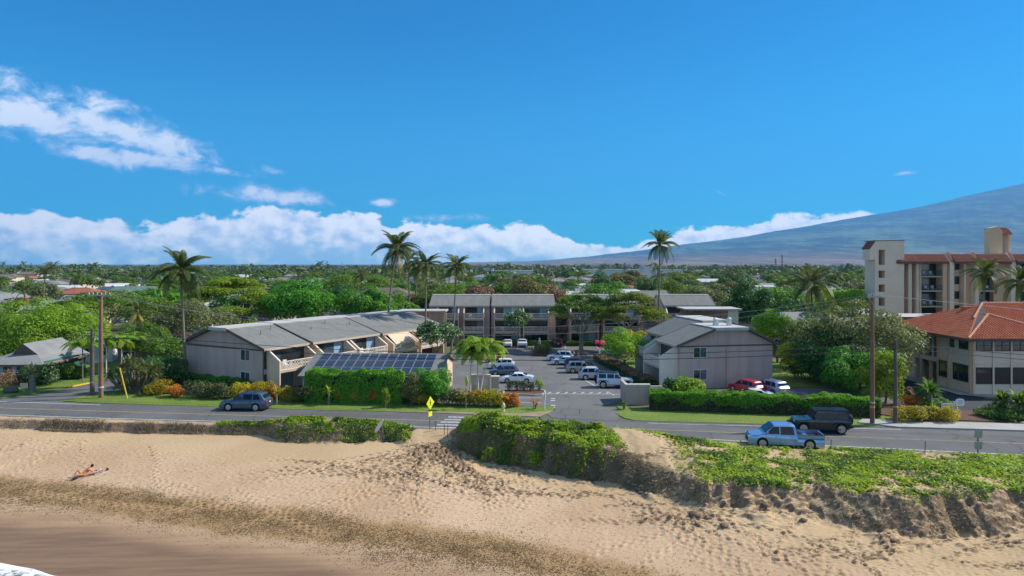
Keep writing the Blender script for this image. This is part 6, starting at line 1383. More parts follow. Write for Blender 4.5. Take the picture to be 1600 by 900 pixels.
D = np.where(left_[:, None], np.stack([rng.normal(0, .5, n_t), rng.normal(0, .4, n_t), rng.uniform(.5, 1, n_t)], 1), np.stack([rng.normal(0, .9, n_t), -np.abs(rng.normal(.3, .4, n_t)), -rng.uniform(-.3, 1, n_t)], 1)); D /= np.linalg.norm(D, axis=1, keepdims=True)
Lg = np.where(left_, rng.uniform(.10, .26, n_t), rng.uniform(.12, .42, n_t))[:, None]; S_ = np.cross(D, rng.normal(0, 1, (n_t, 3))); S_ /= np.linalg.norm(S_, axis=1, keepdims=True); S_ *= .016
V = np.stack([P - S_, P + S_, P + D * Lg + S_ * .4, P + D * Lg - S_ * .4], 1); o = link('dry_roots', np_mesh('dry_roots', V.reshape(-1, 3), np.arange(n_t * 4).reshape(-1, 4)), LM['dry_twig']); tag(o, kind='stuff', label='grey dry roots and stems hanging over the eroded dune face', cat='dry brush')
# seaweed litter along the drift line
rg = np.random.RandomState(9); n_s = 90000; x = rg.uniform(-46, 40, n_s); c_ = rg.normal(39.0, 1.25, n_s) + fbm(x, x * 0, .15, 3, 3) * 5; k = rg.rand(n_s) < np.clip(.7 + fbm(x, c_, 1.1, 4, 6) * 1.8, .05, 1); x, c_ = x[k], c_[k]
x4 = rg.uniform(-46, 40, 9000); c4 = rg.uniform(39, 48, 9000); x = np.concatenate([x, x4]); c_ = np.concatenate([c_, c4]); y = c_ - .27 * x - np.maximum(x + 1, 0) * .32; k = y < np.interp(x, DT[:, 0], DT[:, 1]) - .5; x, y = x[k], y[k]
P = np.stack([x, y, height(x, y) + .012], 1); N_ = np.zeros_like(P); N_[:, 2] = 2.5
o = link('seaweed_litter', leaves_mesh('seaweed_litter', P, N_, .07, rg, 2.2), mat('dry_seaweed', (.22, .135, .05), .9, (.10, .06, .025), 2)); tag(o, kind='stuff', label='brown seaweed litter along the drift line', cat='seaweed')
# root balls and clods fallen from the scarp
clod = []
for k in range(3):
    rg = np.random.RandomState(k); c_ = MB(); c_.lathe([(.05, -.3), (.34, -.15), (.42, .05), (.3, .25), (.06, .33)], 9); me = c_.data('clod', 60)
    for v in me.vertices: v.co *= 1 + rg.uniform(-.25, .25)
    me.materials.append(mat('clod_earth', (.23, .16, .11), .95, (.12, .085, .06), 4, bump=1, bscale=14)); clod.append(me)
rs = random.Random(44)
CL = [(-.5, 1003, 772, .5, 'small dark clod on the sand below the blown out dune'), (0, 1085, 755, .8, 'root ball with pale roots under the dune lip, left of two'), (0, 1090, 768, .5, 'lower clod beside the root ball'), (0, 1132, 782, .6, 'pale root ball in the shade of the scarp'), (0, 1196, 797, .55, 'dark clod at the foot of the scarp below the pickup'),
      (0, 1255, 815, .5, 'clod below the scarp right of the sandy gully'), (0, 1340, 822, .55, 'clod at the foot of the long scarp'), (0, 1452, 820, .6, 'clod on the sandy spur near the right edge'), (0, 1520, 835, .5, 'clod at the foot of the dune near the right edge'), (0, 1395, 800, .45, 'clod halfway up the long scarp')]
for i, (_, px, py, s_, lab) in enumerate(CL):
    z = -1.0
    for it in range(6): p = G(px, py, z); z = float(height(p.x, p.y))
    o = link('clod', clod[i % 3], None, loc=(p.x, p.y, z + .1 * s_)); o.scale = (s_ * 1.3, s_, s_ * .8); o.rotation_euler = (0, 0, rs.random() * 6); tag(o, lab, 'clod')

# ------------------------------------------------------------------ neighbourhood trees: prototypes and copies
def proto(kind, i):
    if kind == 'broad': return tree('broadleaf_tree', 'x', (0, 0, 0), 4.4, 7.2, ['leaf_mid', 'leaf_dark', 'leaf_mango', 'leaf_olive', 'leaf_mid', 'leaf_pale'][i], 2600, .46, 20, .34, seed=200 + i, Hh=3.0 + .3 * (i % 3))
    if kind == 'umb': return umbrella_tree('x', (0, 0, 0), 7.0, 7.5, ['leaf_mid', 'leaf_monkeypod'][i], 3600, .5, 220 + i, thick=.45, layers=30)
    if kind == 'shrub': return bush('x', (0, 0, 0), 2.6, 2.2, 3.2, ['leaf_mid', 'leaf_bright', 'leaf_dark'][i], 1500, .34, 230 + i, name='tall_shrub', cat='shrub')
    if kind == 'palm':
        r = thing('coconut_palm', 'x', 'palm tree'); h = 8 + i * 1.5; rg = random.Random(i)
        MB().tube([(0, 0, -.1), (.1, 0, h * .5), (.4, 0, h)], [.2, .15, .12], 6).build('trunk', MT['palm_bark'], r)
        vs = []; fs = []
        for k in range(13):
            me = FR[0][min(2, k // 5)]; M = Matrix.Translation((.4, 0, h)) @ Matrix.Rotation(k * 2.4, 4, 'Z') @ Matrix.Rotation(-.5 + .07 * k, 4, 'Y') @ Matrix.Scale(.85, 4)
            b0 = len(vs); vs += [tuple(M @ v.co) for v in me.vertices]; fs += [tuple(b0 + j for j in p_.vertices) for p_ in me.polygons]
        me = bpy.data.meshes.new('crown'); me.from_pydata(vs, [], fs); link('crown', me, LM['leaf_palm'], r); return r
    if kind == 'pine':
        r = thing('norfolk_pine', 'x', 'pine tree'); h = 15; MB().tube([(0, 0, -.1), (0, 0, h)], [.22, .04], 6).build('trunk', MT['bark'], r)
        rg = np.random.RandomState(i); Pn = []; Nn = []
        for L_ in range(17):
            zz = 2.2 + L_ * .78; R_ = 2.6 * (1 - L_ / 18) + .2
            for b_ in range(6):
                a = b_ * 1.047 + L_ * .5
                for q in range(7): rr_ = R_ * (q + 1) / 7; Pn.append((math.cos(a) * rr_, math.sin(a) * rr_, zz + rr_ * .12)); Nn.append((0, 0, 1))
        Pn = np.array(Pn) + rg.normal(0, .06, (len(Pn), 3)); link('crown', leaves_mesh('crown', Pn, np.array(Nn, float), .42, rg, 1.8), LM['pine_needle'], r); return r
PT = {}
ADJ = {'broad': ['mid green', 'dark green', 'glossy green', 'olive brown', 'rounded green', 'pale green'], 'umb': ['dark green', 'light green'], 'shrub': ['green', 'bright', 'dark'], 'palm': ['short', 'middle sized', 'tall'], 'pine': ['slender']}
WORD = {'broad': 'broadleaf tree', 'umb': 'umbrella tree', 'shrub': 'tall shrub', 'palm': 'coconut palm', 'pine': 'norfolk pine'}
OCC = [(px_[0], px_[1]) for px_ in []]
TP = []
def place_bg(kind, X, Y, rs_, s_=None, lab=None, grp=None):
    i = rs_.randrange(len(ADJ[kind])); px = 800 + X * F / Y; dist = 'in the first row' if Y < 175 else 'in the second row' if Y < 230 else 'in the near streets' if Y < 320 else 'midway' if Y < 430 else 'in the distance' if Y < 560 else 'far off'
    lab = lab or f'{ADJ[kind][i]} {WORD[kind]} {dist}, {zone(px)}'; grp = grp or f'{ADJ[kind][i]} {WORD[kind]}s {dist}, {zone(px)}'
    if (kind, i) not in PT: o = proto(kind, i); PT[(kind, i)] = o
    else: o = copy_tree(PT[(kind, i)])
    o.location = (X, Y, -.03); o.rotation_euler = (0, 0, rs_.random() * 6.28); s_ = s_ or rs_.uniform(.7, 1.25); o.scale = (s_, s_, s_ * rs_.uniform(.85, 1.12)); o['label'] = lab; o['group'] = grp; return o
rs = random.Random(101)
def blocked(X, Y, m_=7):
    for a, c_ in HP:
        if abs(X - a) < 9 + m_ * .4 and -10 < Y - c_ < 7: return True
    for h_ in HS:
        hx_ = XA(h_[0], h_[2])
        if abs(X - hx_) < h_[3] / 2 + 3 and -14 < Y - h_[2] < 8: return True
    return False
cnt = 0; att = 0; nk = {'broad': 0, 'umb': 0, 'shrub': 0, 'palm': 0, 'pine': 0}
while cnt < 540 and att < 20000:
    att += 1; Y = 132 + 620 * rs.random() ** 1.35; px = rs.uniform(-140, 1420); X = XA(px, Y)
    if Y < 150 and (600 < px < 1180): continue
    if px > 1325 and Y < 150: continue
    if blocked(X, Y): continue
    if any((X - a) ** 2 + (Y - c_) ** 2 < (5.4 + Y * .012) ** 2 for a, c_ in TP): continue
    kind = rs.choices(['broad', 'umb', 'shrub', 'palm', 'pine'], [60, 9, 16, 13, 1.2 if Y > 380 else 0])[0]
    if nk[kind] >= 300: continue
    nk[kind] += 1; TP.append((X, Y)); place_bg(kind, X, Y, rs); cnt += 1
for px, Y, s_, lab in [(488, 640, 1.0, 'norfolk pine on the horizon, left of three near the left centre'), (511, 620, 1.25, 'tallest norfolk pine of the three on the left horizon'), (520, 640, .85, 'short norfolk pine at the right of the three on the left horizon'), (367, 600, 1.0, 'norfolk pine on the horizon above the light umbrella tree'), (692, 330, .85, 'norfolk pine between the slim palm and the curved palm'),
                (976, 420, 1.1, 'tall dark norfolk pine left of the lone palm'), (893, 640, .8, 'norfolk pine on the plain below the mountain'), (1222, 560, .9, 'norfolk pine beside the lattice masts'), (766, 600, .7, 'left of two tiny norfolk pines on the horizon right of the palms'), (773, 600, .7, 'right of two tiny norfolk pines on the horizon right of the palms'), (84, 520, .75, 'norfolk pine on the far left horizon')]:
    place_bg('pine', XA(px, Y), Y, rs, s_, lab, 'norfolk pines on the skyline')
for px, Y, s_, lab in [(80, 350, 1.5, 'tall palm on the far left skyline'), (145, 300, 1.2, 'palm on the skyline left of the wooden pole'), (118, 260, 1.0, 'palm with bare trunk left of the wooden pole'), (500, 560, 1.5, 'palm on the skyline between two norfolk pines'), (406, 200, .9, 'palm among the houses above the light umbrella tree'), (1140, 300, 1.0, 'palm in the grove right of the lone palm'), (1128, 310, .9, 'palm at the left of the grove right of the lone palm'), (1085, 330, .9, 'palm above the light roofs right of the lone palm')]:
    place_bg('palm', XA(px, Y), Y, rs, s_, lab, 'palms among the distant houses')
# beyond about 700 m the canopy reads as one mass
rg = np.random.RandomState(4); nT = 3600; Yt = 620 + 3300 * rg.rand(nT) ** 1.25; pxt = rg.uniform(-200, 1500, nT); Xt = (pxt - 800) / F * Yt; nl = 34
h_ = rg.uniform(4.5, 8.5, nT) * np.where(rg.rand(nT) < .10, 1.75, 1) * np.where(Yt > 2200, .75, 1); R_ = rg.uniform(3.5, 7.5, nT) * (1 + Yt / 2600)
D = rg.normal(0, 1, (nT, nl, 3)); D /= np.linalg.norm(D, axis=2, keepdims=True); D[..., 2] = np.abs(D[..., 2])
P = np.stack([Xt[:, None] + D[..., 0] * R_[:, None], Yt[:, None] + D[..., 1] * R_[:, None], h_[:, None] * (.35 + .65 * D[..., 2])], 2) + rg.normal(0, .5, (nT, nl, 3))
sz = np.repeat(2.2 + R_ * .16 + Yt * .0006, nl)
LK('leaf_far', (.035, .065, .018), (.085, .11, .035), .15, .02)
o = link('far_wood', leaves_mesh('far_wood', P.reshape(-1, 3), D.reshape(-1, 3), sz, rg, 1.2), LM['leaf_far']); tag(o, kind='stuff', label='distant tree canopy spreading to the horizon', cat='wood')
# ------------------------------------------------------------------ vehicles (x forward, wheels on z = 0)
def paint(name, c, c2=None, met=.35): 
    m, n, b = newmat(name); b.inputs['Base Color'].default_value = (*c, 1); b.inputs['Metallic'].default_value = met; b.inputs['Roughness'].default_value = .32
    b.inputs['Coat Weight'].default_value = .9; b.inputs['Coat Roughness'].default_value = .05; return m
PNT = {k: paint('paint_' + k, *v) for k, v in dict(slate=((.055, .085, .14), None), black=((.008, .010, .016), None), silverblue=((.24, .38, .62), None, .6), white=((.80, .81, .83), None, .0), navy=((.015, .03, .09), None), silver=((.42, .44, .47), None, .6),
       tan=((.34, .31, .28), None, .5), bluewhite=((.66, .74, .84), None, .1), red=((.55, .015, .02), None, .2), darkred=((.06, .012, .02), None), paleblue=((.52, .62, .74), None, .1), greyblue=((.07, .11, .17), None), pinksilver=((.34, .38, .52), None, .5)).items()}
SPEC = {
 'saloon': dict(L=4.75, W=1.82, H=1.43, r=.33, ax=(1.38, -1.36), belt=[(-2.37, .86), (-1.9, 1.0), (-.9, .97), (.9, .92), (1.6, .86), (2.2, .68), (2.37, .55)], top=[(-2.37, .88), (-1.95, 1.03), (-1.55, 1.05), (-.75, 1.38), (-.2, 1.43), (.35, 1.40), (1.15, .96), (1.7, .88), (2.2, .70), (2.37, .57)],
                win=[(-.05, .95, .05, .42), (-.98, -.12, -.72, -.12)], ws=(.98, .42), rw=(-1.48, -.85), gc=.18),
 'suv': dict(L=4.65, W=1.84, H=1.72, r=.36, ax=(1.38, -1.30), belt=[(-2.32, .95), (-2.1, 1.05), (-.9, 1.05), (.9, 1.0), (1.5, .98), (2.15, .84), (2.32, .65)], top=[(-2.32, .98), (-2.15, 1.15), (-1.78, 1.62), (-1.2, 1.70), (0, 1.72), (.35, 1.68), (1.12, 1.06), (1.6, 1.0), (2.15, .86), (2.32, .67)],
             win=[(.02, .96, .05, .45), (-.92, -.06, -.9, -.06), (-1.75, -1.02, -1.5, -1.0)], ws=(1.0, .45), rw=(-2.14, -1.86), gc=.20),
 'pickup': dict(L=5.8, W=2.0, H=1.90, r=.40, ax=(1.85, -1.75), belt=[(-2.9, .95), (-2.86, 1.0), (1.7, 1.12), (2.0, 1.10), (2.75, .98), (2.9, .75)], top=[(-2.9, .83), (-2.86, .84), (-.84, .84), (-.80, 1.22), (-.68, 1.82), (-.3, 1.90), (.95, 1.87), (1.78, 1.18), (2.1, 1.12), (2.75, 1.0), (2.9, .77)],
                win=[(.55, 1.55, .55, 1.02), (-.60, .46, -.52, .46)], ws=(1.64, 1.0), rw=(-.81, -.70), gc=.22, bed=True),
 'jeep': dict(L=4.35, W=1.72, H=1.85, r=.42, ax=(1.50, -1.42), belt=[(-2.12, 1.16), (.8, 1.16), (1.0, 1.12), (2.1, 1.06), (2.14, 1.0)], top=[(-2.12, 1.2), (-2.10, 1.30), (-2.03, 1.82), (-1.0, 1.85), (.35, 1.85), (.45, 1.80), (.80, 1.18), (1.0, 1.14), (2.1, 1.08), (2.14, 1.02)],
              win=[(.0, .68, .0, .42), (-.92, -.08, -.92, -.08), (-1.95, -1.05, -1.93, -1.05)], ws=(.74, .46), rw=(-2.10, -2.05), gc=.26, jeep=True)}
WH = {}
def wheel_meshes(r, w, dark):
    k = (r, w, dark)
    if k in WH: return WH[k]
    M = Matrix.Rotation(R(90), 4, 'X')
    t = MB(); t.lathe([(r * .66, -w / 2), (r * .93, -w / 2), (r, -w * .32), (r, w * .32), (r * .93, w / 2), (r * .66, w / 2)], 20, M=M); tm = t.data('tyre', 40); tm.materials.append(MT['tyre'])
    s = MB(); s.lathe([(.001, w * .30), (r * .63, w * .30), (r * .66, w / 2), (r * .70, w / 2 + .006)], 20, M=M); s.lathe([(.04, w * .3), (.07, w * .46), (.02, w * .48)], 8, M=M)
    for j in range(5):
        a = j * 1.2566; Mr = M @ Matrix.Rotation(a, 4, 'Z'); s.box(.03, r * .66, -.045 * r / .35, .045 * r / .35, w * .30, w * .44, M=Mr)
    sm = s.data('rim', 0); sm.materials.append(MT['rim_dark' if dark else 'rim']); WH[k] = (tm, sm); return WH[k]
def car(kind, label, loc, rz, pnt, sc=1.0, group=None, roof=None, darkrim=False, cat='car', name=None, rails=False, glass='car_glass', scz=None, flare=None):
    S = SPEC[kind]; r = thing(name or {'saloon': 'saloon_car', 'suv': 'suv', 'pickup': 'pickup_truck', 'jeep': 'off_roader'}[kind], label, cat, loc, rz, group); P = PNT[pnt]; L, W, wr = S['L'], S['W'], S['r']
    bx, bz = zip(*S['belt']); tx, tz = zip(*S['top']); belt = lambda x: float(np.interp(x, bx, bz)); top = lambda x: float(np.interp(x, tx, tz))
    arch = wr + .055; clr = .20 if not S.get('jeep') else .36
    X = set(np.linspace(-L / 2, L / 2, 24)) | set(tx) | set(bx)
    for a in S['ax']:
        for th_ in range(0, 181, 15): X.add(a + arch * math.cos(R(th_)))
        X |= {a - arch - .012, a + arch + .012}
    X = sorted(x for x in X if -L / 2 - 1e-6 <= x <= L / 2 + 1e-6); Xs = [X[0]]
    for x in X[1:]:
        if x - Xs[-1] > .008: Xs.append(x)
    def zb(x):
        z = clr + (.10 if abs(x) > L / 2 - .15 else 0)
        for a in S['ax']:
            if abs(x - a) < arch: z = max(z, wr + math.sqrt(max(0, arch * arch - (x - a) ** 2)))
        return z
    def wd(x):
        t = abs(x) / (L / 2); return W / 2 * (1 - (.13 if not S.get('jeep') else .03) * max(0, (t - .72) / .28) ** 2)
    def sec(x):
        w = wd(x); z0 = zb(x); zt = top(x); ze = min(belt(x), zt - .02) if zt < belt(x) + .02 else belt(x); gh = max(0, zt - ze); wt = w * .95 - S['gc'] * (.55 if S.get('jeep') else .9) * min(1, gh / .6)
        zm = max(z0 + .01, ze - .28)
        zs = ze + max(gh - .07, gh * .4)
        return [(w * .90, z0), (w * .985, z0 + .015), (w, max(z0 + .02, (z0 + zm) / 2 + .04)), (w, max(z0 + .03, zm)), (w * .985, max(z0 + .04, ze - .06)), (w * .95, max(z0 + .05, ze)), (wt + .01, max(z0 + .055, zs)), (wt * .88, max(z0 + .06, zt - .012)), (wt * .45, max(z0 + .065, zt + (.02 if gh > .3 else .005)))]
    b = MB(); rows = []
    for x in Xs:
        s_ = sec(x); ring = s_ + [(-y, z) for y, z in s_[::-1]]; n0 = len(b.v); b.v += [(x, y, z) for y, z in ring]; rows.append((n0, len(ring)))
    for (a, k), (c_, _) in zip(rows[:-1], rows[1:]):
        for i in range(k - 1): b.f.append((a + i, a + i + 1, c_ + i + 1, c_ + i)); b.m.append(0)
        b.f.append((a + k - 1, a, c_, c_ + k - 1)); b.m.append(0)
    b.f.append(tuple(range(rows[0][0], rows[0][0] + rows[0][1]))[::-1]); b.f.append(tuple(range(rows[-1][0], rows[-1][0] + rows[-1][1]))); b.m += [0, 0]
    body = b.build('body', P, r, 32)
    MB().box(-L / 2 + .25, L / 2 - .3, -W / 2 * .86, W / 2 * .86, clr - .02, clr + .35).build('underbody', MT['black_plastic'], r)
    GM = MT[glass]
    def sp_(x, f, off=.012):
        w = wd(x); zt = top(x); ze = belt(x); gh = zt - ze; wt = w * .95 - S['gc'] * (.55 if S.get('jeep') else .9) * min(1, gh / .6); zs = ze + gh - .07
        return (w * .95 + (wt + .01 - w * .95) * f + off, ze + (zs - ze) * f)
    for (xb0, xb1, xt0, xt1) in S['win']:
        for s in (-1, 1):
            g_ = MB(); y0, z0 = sp_(min(max(xb0, S['rw'][1]), S['ws'][1]), .10); y1, z1 = sp_(max(min(xt1, S['ws'][1] - .03), S['rw'][1] + .03), .90)
            Q = [(xb0, s * y0, z0), (xb1, s * y0, z0), (xt1, s * y1, z1), (xt0, s * y1, z1)]; g_.poly(Q if s < 0 else Q[::-1]); g_.build('window', GM, r)
    def cross(x0, x1, nm, off=.014, in0=.90, in1=.80):
        z0, z1 = top(x0), top(x1); d = Vector((x1 - x0, 0, z1 - z0)).normalized(); nv = Vector((-d.z, 0, d.x)); nv = nv if nv.z > 0 else -nv; w0 = wd(x0) * in0 * .92; w1 = wd(x1) * in1 * .92
        a = Vector((x0, 0, z0 + .02)) + nv * off + d * .05; c_ = Vector((x1, 0, z1 + .01)) + nv * off - d * .03
        Q = [(a.x, -w0, a.z), (a.x, w0, a.z), (c_.x, w1, c_.z), (c_.x, -w1, c_.z)]; MB().prism([Vector(q_) - nv * .012 for q_ in Q], Q).build(nm, GM, r)
    if not S.get('jeep'): cross(S['ws'][0] + .08, S['ws'][1] - .02, 'windshield'); cross(S['rw'][0] + (0 if S.get('bed') else -.0), S['rw'][1], 'rear_window')
    tm, sm = wheel_meshes(wr, .23 if kind in ('saloon', 'suv') else .27, darkrim)
    for a in S['ax']:
        for s in (-1, 1):
            w_ = link('wheel', None, None, r, (a, s * (W / 2 - .125), wr)); 
            t_ = link('tyre', tm, None, w_); q_ = link('rim', sm, None, w_)
            if s > 0: w_.rotation_euler = (0, 0, math.pi)
    lx = L / 2
    for s in (-1, 1):
        if S.get('jeep'):
            MB().lathe([(.02, 0), (.10, .01), (.11, -.03)], 12, M=Matrix.Translation((lx + .005, s * .55, .95)) @ Matrix.Rotation(R(90), 4, 'Y')).build('headlight', MT['headlight'], r)
            MB().box(-lx - .02, -lx + .05, s * .72 - .08, s * .72 + .08, .85, 1.05).build('tail_light', MT['taillight'], r)
            fm = flare or MT['black_plastic']
            for a in S['ax']:
                f_ = MB(); ws_ = W / 2 + .10
                ptl = [(a - .62, .62), (a - .42, .90), (a + .42, .92), (a + .66, .66)]
                y0, y1 = sorted((s * (W / 2 - .05), s * ws_))
                for (xa, za), (xb, zc_) in zip(ptl[:-1], ptl[1:]): f_.prism([(xa, y0, za), (xb, y0, zc_), (xb, y0, zc_ + .07), (xa, y0, za + .07)], [(xa, y1, za), (xb, y1, zc_), (xb, y1, zc_ + .07), (xa, y1, za + .07)])
                f_.build('fender_flare', fm, r)
        else:
            yy = wd(lx - .12) ; zc_ = belt(lx - .15) - .02
            MB().prism([(lx - .42, s * (yy + .018), zc_ + .04), (lx - .03, s * (yy * .93), zc_ - .05), (lx - .03, s * (yy * .93), zc_ - .17), (lx - .35, s * (yy + .018), zc_ - .10)], [(lx - .42, s * yy * .8, zc_ + .06), (lx + .012, s * yy * .62, zc_ - .05), (lx + .012, s * yy * .62, zc_ - .17), (lx - .35, s * yy * .8, zc_ - .10)]).build('headlight', MT['headlight'], r)
            yy = wd(-lx + .1); zt_ = belt(-lx + .1)
            MB().prism([(-lx + .28, s * (yy + .014), zt_ - .02), (-lx - .012, s * yy * .96, zt_ - .04), (-lx - .012, s * yy * .96, zt_ - .22), (-lx + .22, s * (yy + .014), zt_ - .2)], [(-lx + .28, s * yy * .9, zt_ - .02), (-lx - .014, s * yy * .68, zt_ - .04), (-lx - .014, s * yy * .68, zt_ - .2), (-lx + .22, s * yy * .9, zt_ - .2)]).build('tail_light', MT['taillight'], r)
        xm = S['win'][0][1] - .05; ym = wd(xm) * .95; zm = belt(xm) + .07
        y0, y1 = sorted((s * (ym - .02), s * (ym + .20))); MB().box(xm - .06, xm + .06, y0, y1, zm, zm + .14).build('mirror', P if kind != 'jeep' else MT['black_plastic'], r)
        xh = S['win'][1][1] - .1
        for q in range(2):
            xh = S['win'][q][0] + .14; yh = wd(xh) * .99; y0, y1 = sorted((s * yh, s * (yh + .025))); MB().box(xh, xh + .18, y0, y1, belt(xh) - .16, belt(xh) - .125).build('door_handle', MT['black_plastic'], r)
        if kind in ('saloon', 'suv', 'pickup'):
            y0, y1 = sorted((s * (W / 2 * .99), s * (W / 2 + .012))); MB().box(S['ax'][1] + arch + .05, S['ax'][0] - arch - .05, y0, y1, clr + .0, clr + .12).build('sill', MT['black_plastic'], r)
    if kind != 'jeep':
        for s in (-1, 1):
            for xs_ in [S['win'][0][0] - .04, S['win'][0][1] + .02, S['win'][1][0] - .02]:
                yh = wd(xs_) * 1.0; y0, y1 = sorted((s * (yh - .01), s * (yh + .004))); MB().box(xs_ - .008, xs_ + .008, y0, y1, max(clr + .14, zb(xs_) + .02), belt(xs_) - .07).build('door_seam', MT['black_plastic'], r)
    gz = .62 if kind != 'jeep' else .98
    if S.get('jeep'):
        gl = MB(); gl.box(lx - .0, lx + .02, -.42, .42, .78, 1.05); gl.build('grille', P, r)
        for j in range(7): MB().box(lx + .0205, lx + .025, -.33 + j * .11 - .025, -.33 + j * .11 + .025, .81, 1.02).build('grille_slot', MT['black_plastic'], r)
        MB().box(lx + .0, lx + .22, -.82, .82, .55, .72).build('bumper', MT['black_plastic'], r); MB().box(-lx - .18, -lx, -.8, .8, .52, .70).build('bumper', MT['black_plastic'], r)
        MB().box(-1.35, 1.0, -W / 2 - .06, W / 2 + .06, .36, .44).build('side_step', MT['black_plastic'], r)
        sw = link('spare_wheel', None, None, r, (-lx - .16, 0, 1.05)); sw.rotation_euler = (0, 0, R(90)); link('tyre', tm, None, sw); link('rim', sm, None, sw)
        ht = MB(); w1 = W / 2 * .95 - S['gc'] * .55 + .02; ht.prism([(-2.06, -w1, 1.80), (.44, -w1, 1.80), (.44, w1, 1.80), (-2.06, w1, 1.80)], [(-2.0, -w1 + .06, 1.90), (.36, -w1 + .06, 1.90), (.36, w1 - .06, 1.90), (-2.0, w1 - .06, 1.90)]); ht.build('hard_top', roof or MT['black_plastic'], r)
        d_ = Vector((.44 - .80, 0, 1.80 - 1.18)).normalized(); nv = Vector((-d_.z, 0, d_.x)); nv = nv if nv.x > 0 else -nv
        Q = [Vector((.80, -.70, 1.20)) + nv * .02, Vector((.80, .70, 1.20)) + nv * .02, Vector((.455, .64, 1.78)) + nv * .02, Vector((.455, -.64, 1.78)) + nv * .02]; MB().prism([q_ - nv * .012 for q_ in Q], Q).build('windshield', GM, r)
        Q = [Vector((-2.125, .62, 1.32)), Vector((-2.125, -.62, 1.32)), Vector((-2.06, -.56, 1.76)), Vector((-2.06, .56, 1.76))]; MB().prism([q_ - Vector((-.012, 0, 0)) for q_ in Q], [q_ + Vector((-.01, 0, 0)) for q_ in Q]).build('rear_window', GM, r)
    else:
        MB().box(lx - .03, lx + .018, -W * .27, W * .27, zb(lx - .3) + .12, belt(lx - .05) - .05).build('grille', MT['black_plastic'], r)
        for xx, nm in ((lx - .05, 'bumper'), (-lx - .03, 'bumper')): MB().box(xx, xx + .08, -W * .40, W * .40, clr + .10, clr + .26).build(nm, MT['black_plastic'] if kind != 'pickup' else MT['rim'], r)
    MB().box(-lx - .045, -lx - .031, -.17, .17, .62 + (.12 if kind != 'saloon' else 0), .75 + (.12 if kind != 'saloon' else 0)).build('licence_plate', MT['plate'], r)
    if S.get('bed'):
        for s in (-1, 1):
            y0, y1 = sorted((s * (W / 2 - .09), s * (W / 2 - .005))); MB().box(-2.86, -.86, y0, y1, .90, 1.16).build('bed_side', P, r)
            MB().box(-2.86, -.86, y0 - .005, y1 + .005, 1.1605, 1.19).build('bed_rail', MT['black_plastic'], r)
        MB().box(-2.90, -2.82, -W / 2 + .1, W / 2 - .1, .86, 1.16).build('tailgate', P, r); MB().box(-2.81, -.88, -W / 2 + .095, W / 2 - .095, .858, .872).build('bed_floor', MT['black_plastic'], r)
        MB().box(-.865, -.842, -.86, .86, .88, 1.22).build('cab_back', P, r)
    if kind == 'suv' and rails:
        for s in (-1, 1): MB().tube([(-1.5, s * .62, 1.66), (-1.4, s * .62, 1.77), (.1, s * .62, 1.79), (.25, s * .62, 1.70)], .022, 6).build('roof_rail', MT['black_plastic'], r)
        for xx in (-1.1, -.2): MB().box(xx, xx + .06, -.64, .64, 1.775, 1.80).build('roof_bar', MT['black_plastic'], r)
    if roof is not None and not S.get('jeep'):
        MB().prism([(-1.3, -.55, 1.71), (.2, -.55, 1.71), (.2, .55, 1.71), (-1.3, .55, 1.71)], [(-1.2, -.5, 1.745), (.15, -.5, 1.745), (.15, .5, 1.745), (-1.2, .5, 1.745)]).build('roof_panel', roof, r)
    s_ = sc; r.scale = (s_, s_, scz or s_); return r
p = G(379, 642.5); car('suv', 'slate blue estate SUV driving left along the road', (p.x, p.y + .9, 0), R(177), 'slate', .99, rails=True)
p = G(1281, 680); car('jeep', 'black four door off-roader with spare wheel, driving left on the far lane', (XA(1281, 57.2), 57.2, 0), R(172.5), 'black', 1.02, roof=PNT['black'], cat='off-roader', glass='car_glass')
car('pickup', 'silver blue pickup truck driving left on the near lane behind the dune', (XA(1226, 52.6), 52.75, -.03), R(171.5), 'silverblue', .95, cat='pickup truck')
Z0 = .01
car('saloon', 'white saloon parked behind the kerbed island, nose to the left', (XA(808, 80.6), 81.0, Z0), R(178), 'white', .84)
car('suv', 'dark blue grey saloon behind the white saloon, facing right', (XA(787, 86), 86.6, Z0), R(183), 'greyblue', .80, scz=.72, name='hatchback_car')
car('suv', 'white boxy van peeping out behind the dark blue grey car', (XA(783, 91), 92.0, Z0), R(185), 'white', .78, name='van')
car('saloon', 'small red nosed car behind the palms left of the car park', (XA(776, 96), 97.5, Z0), R(188), 'red', .7)
car('saloon', 'pale car at the left edge of the car park behind the areca palms', (XA(764, 104), 105.5, Z0), R(190), 'paleblue', .8)
car('saloon', 'white saloon seen from behind, left of two in front of the middle block', (XA(793, 115), 116.5, Z0), R(90), 'white', .84)
car('saloon', 'bluish white saloon seen from behind, right of two in front of the middle block', (XA(816, 115), 116.5, Z0), R(90), 'bluewhite', .9)
car('suv', 'dark red SUV seen from behind in front of the open stairwell', (XA(872, 115), 116.4, Z0), R(90), 'darkred', .86)
car('suv', 'silver blue crossover parked beyond the pale blue saloon', (XA(876, 98.5), 99.4, Z0), R(174), 'paleblue', .84, rails=True)
car('saloon', 'pale blue saloon between the silver crossover and the navy car', (XA(884, 94.6), 95.4, Z0), R(174), 'bluewhite', .84)
car('suv', 'navy car mostly hidden behind the tan SUV', (XA(905, 91.5), 92.2, Z0), R(-2), 'navy', .84)
car('suv', 'tan grey SUV parked nose to the hedge, third from the off-roader', (XA(910, 87.5), 88.3, Z0), R(-5), 'tan', .88, rails=True)
car('suv', 'silver SUV with bright roof parked next to the pale off-roader', (XA(931, 82.2), 83.2, Z0), R(-6), 'silver', .86, roof=PNT['white'])
car('jeep', 'pale blue off-roader with black hard top parked nearest the entrance', (XA(962, 76.8), 77.8, Z0), R(-5), 'paleblue', .92, roof=PNT['navy'], cat='off-roader')
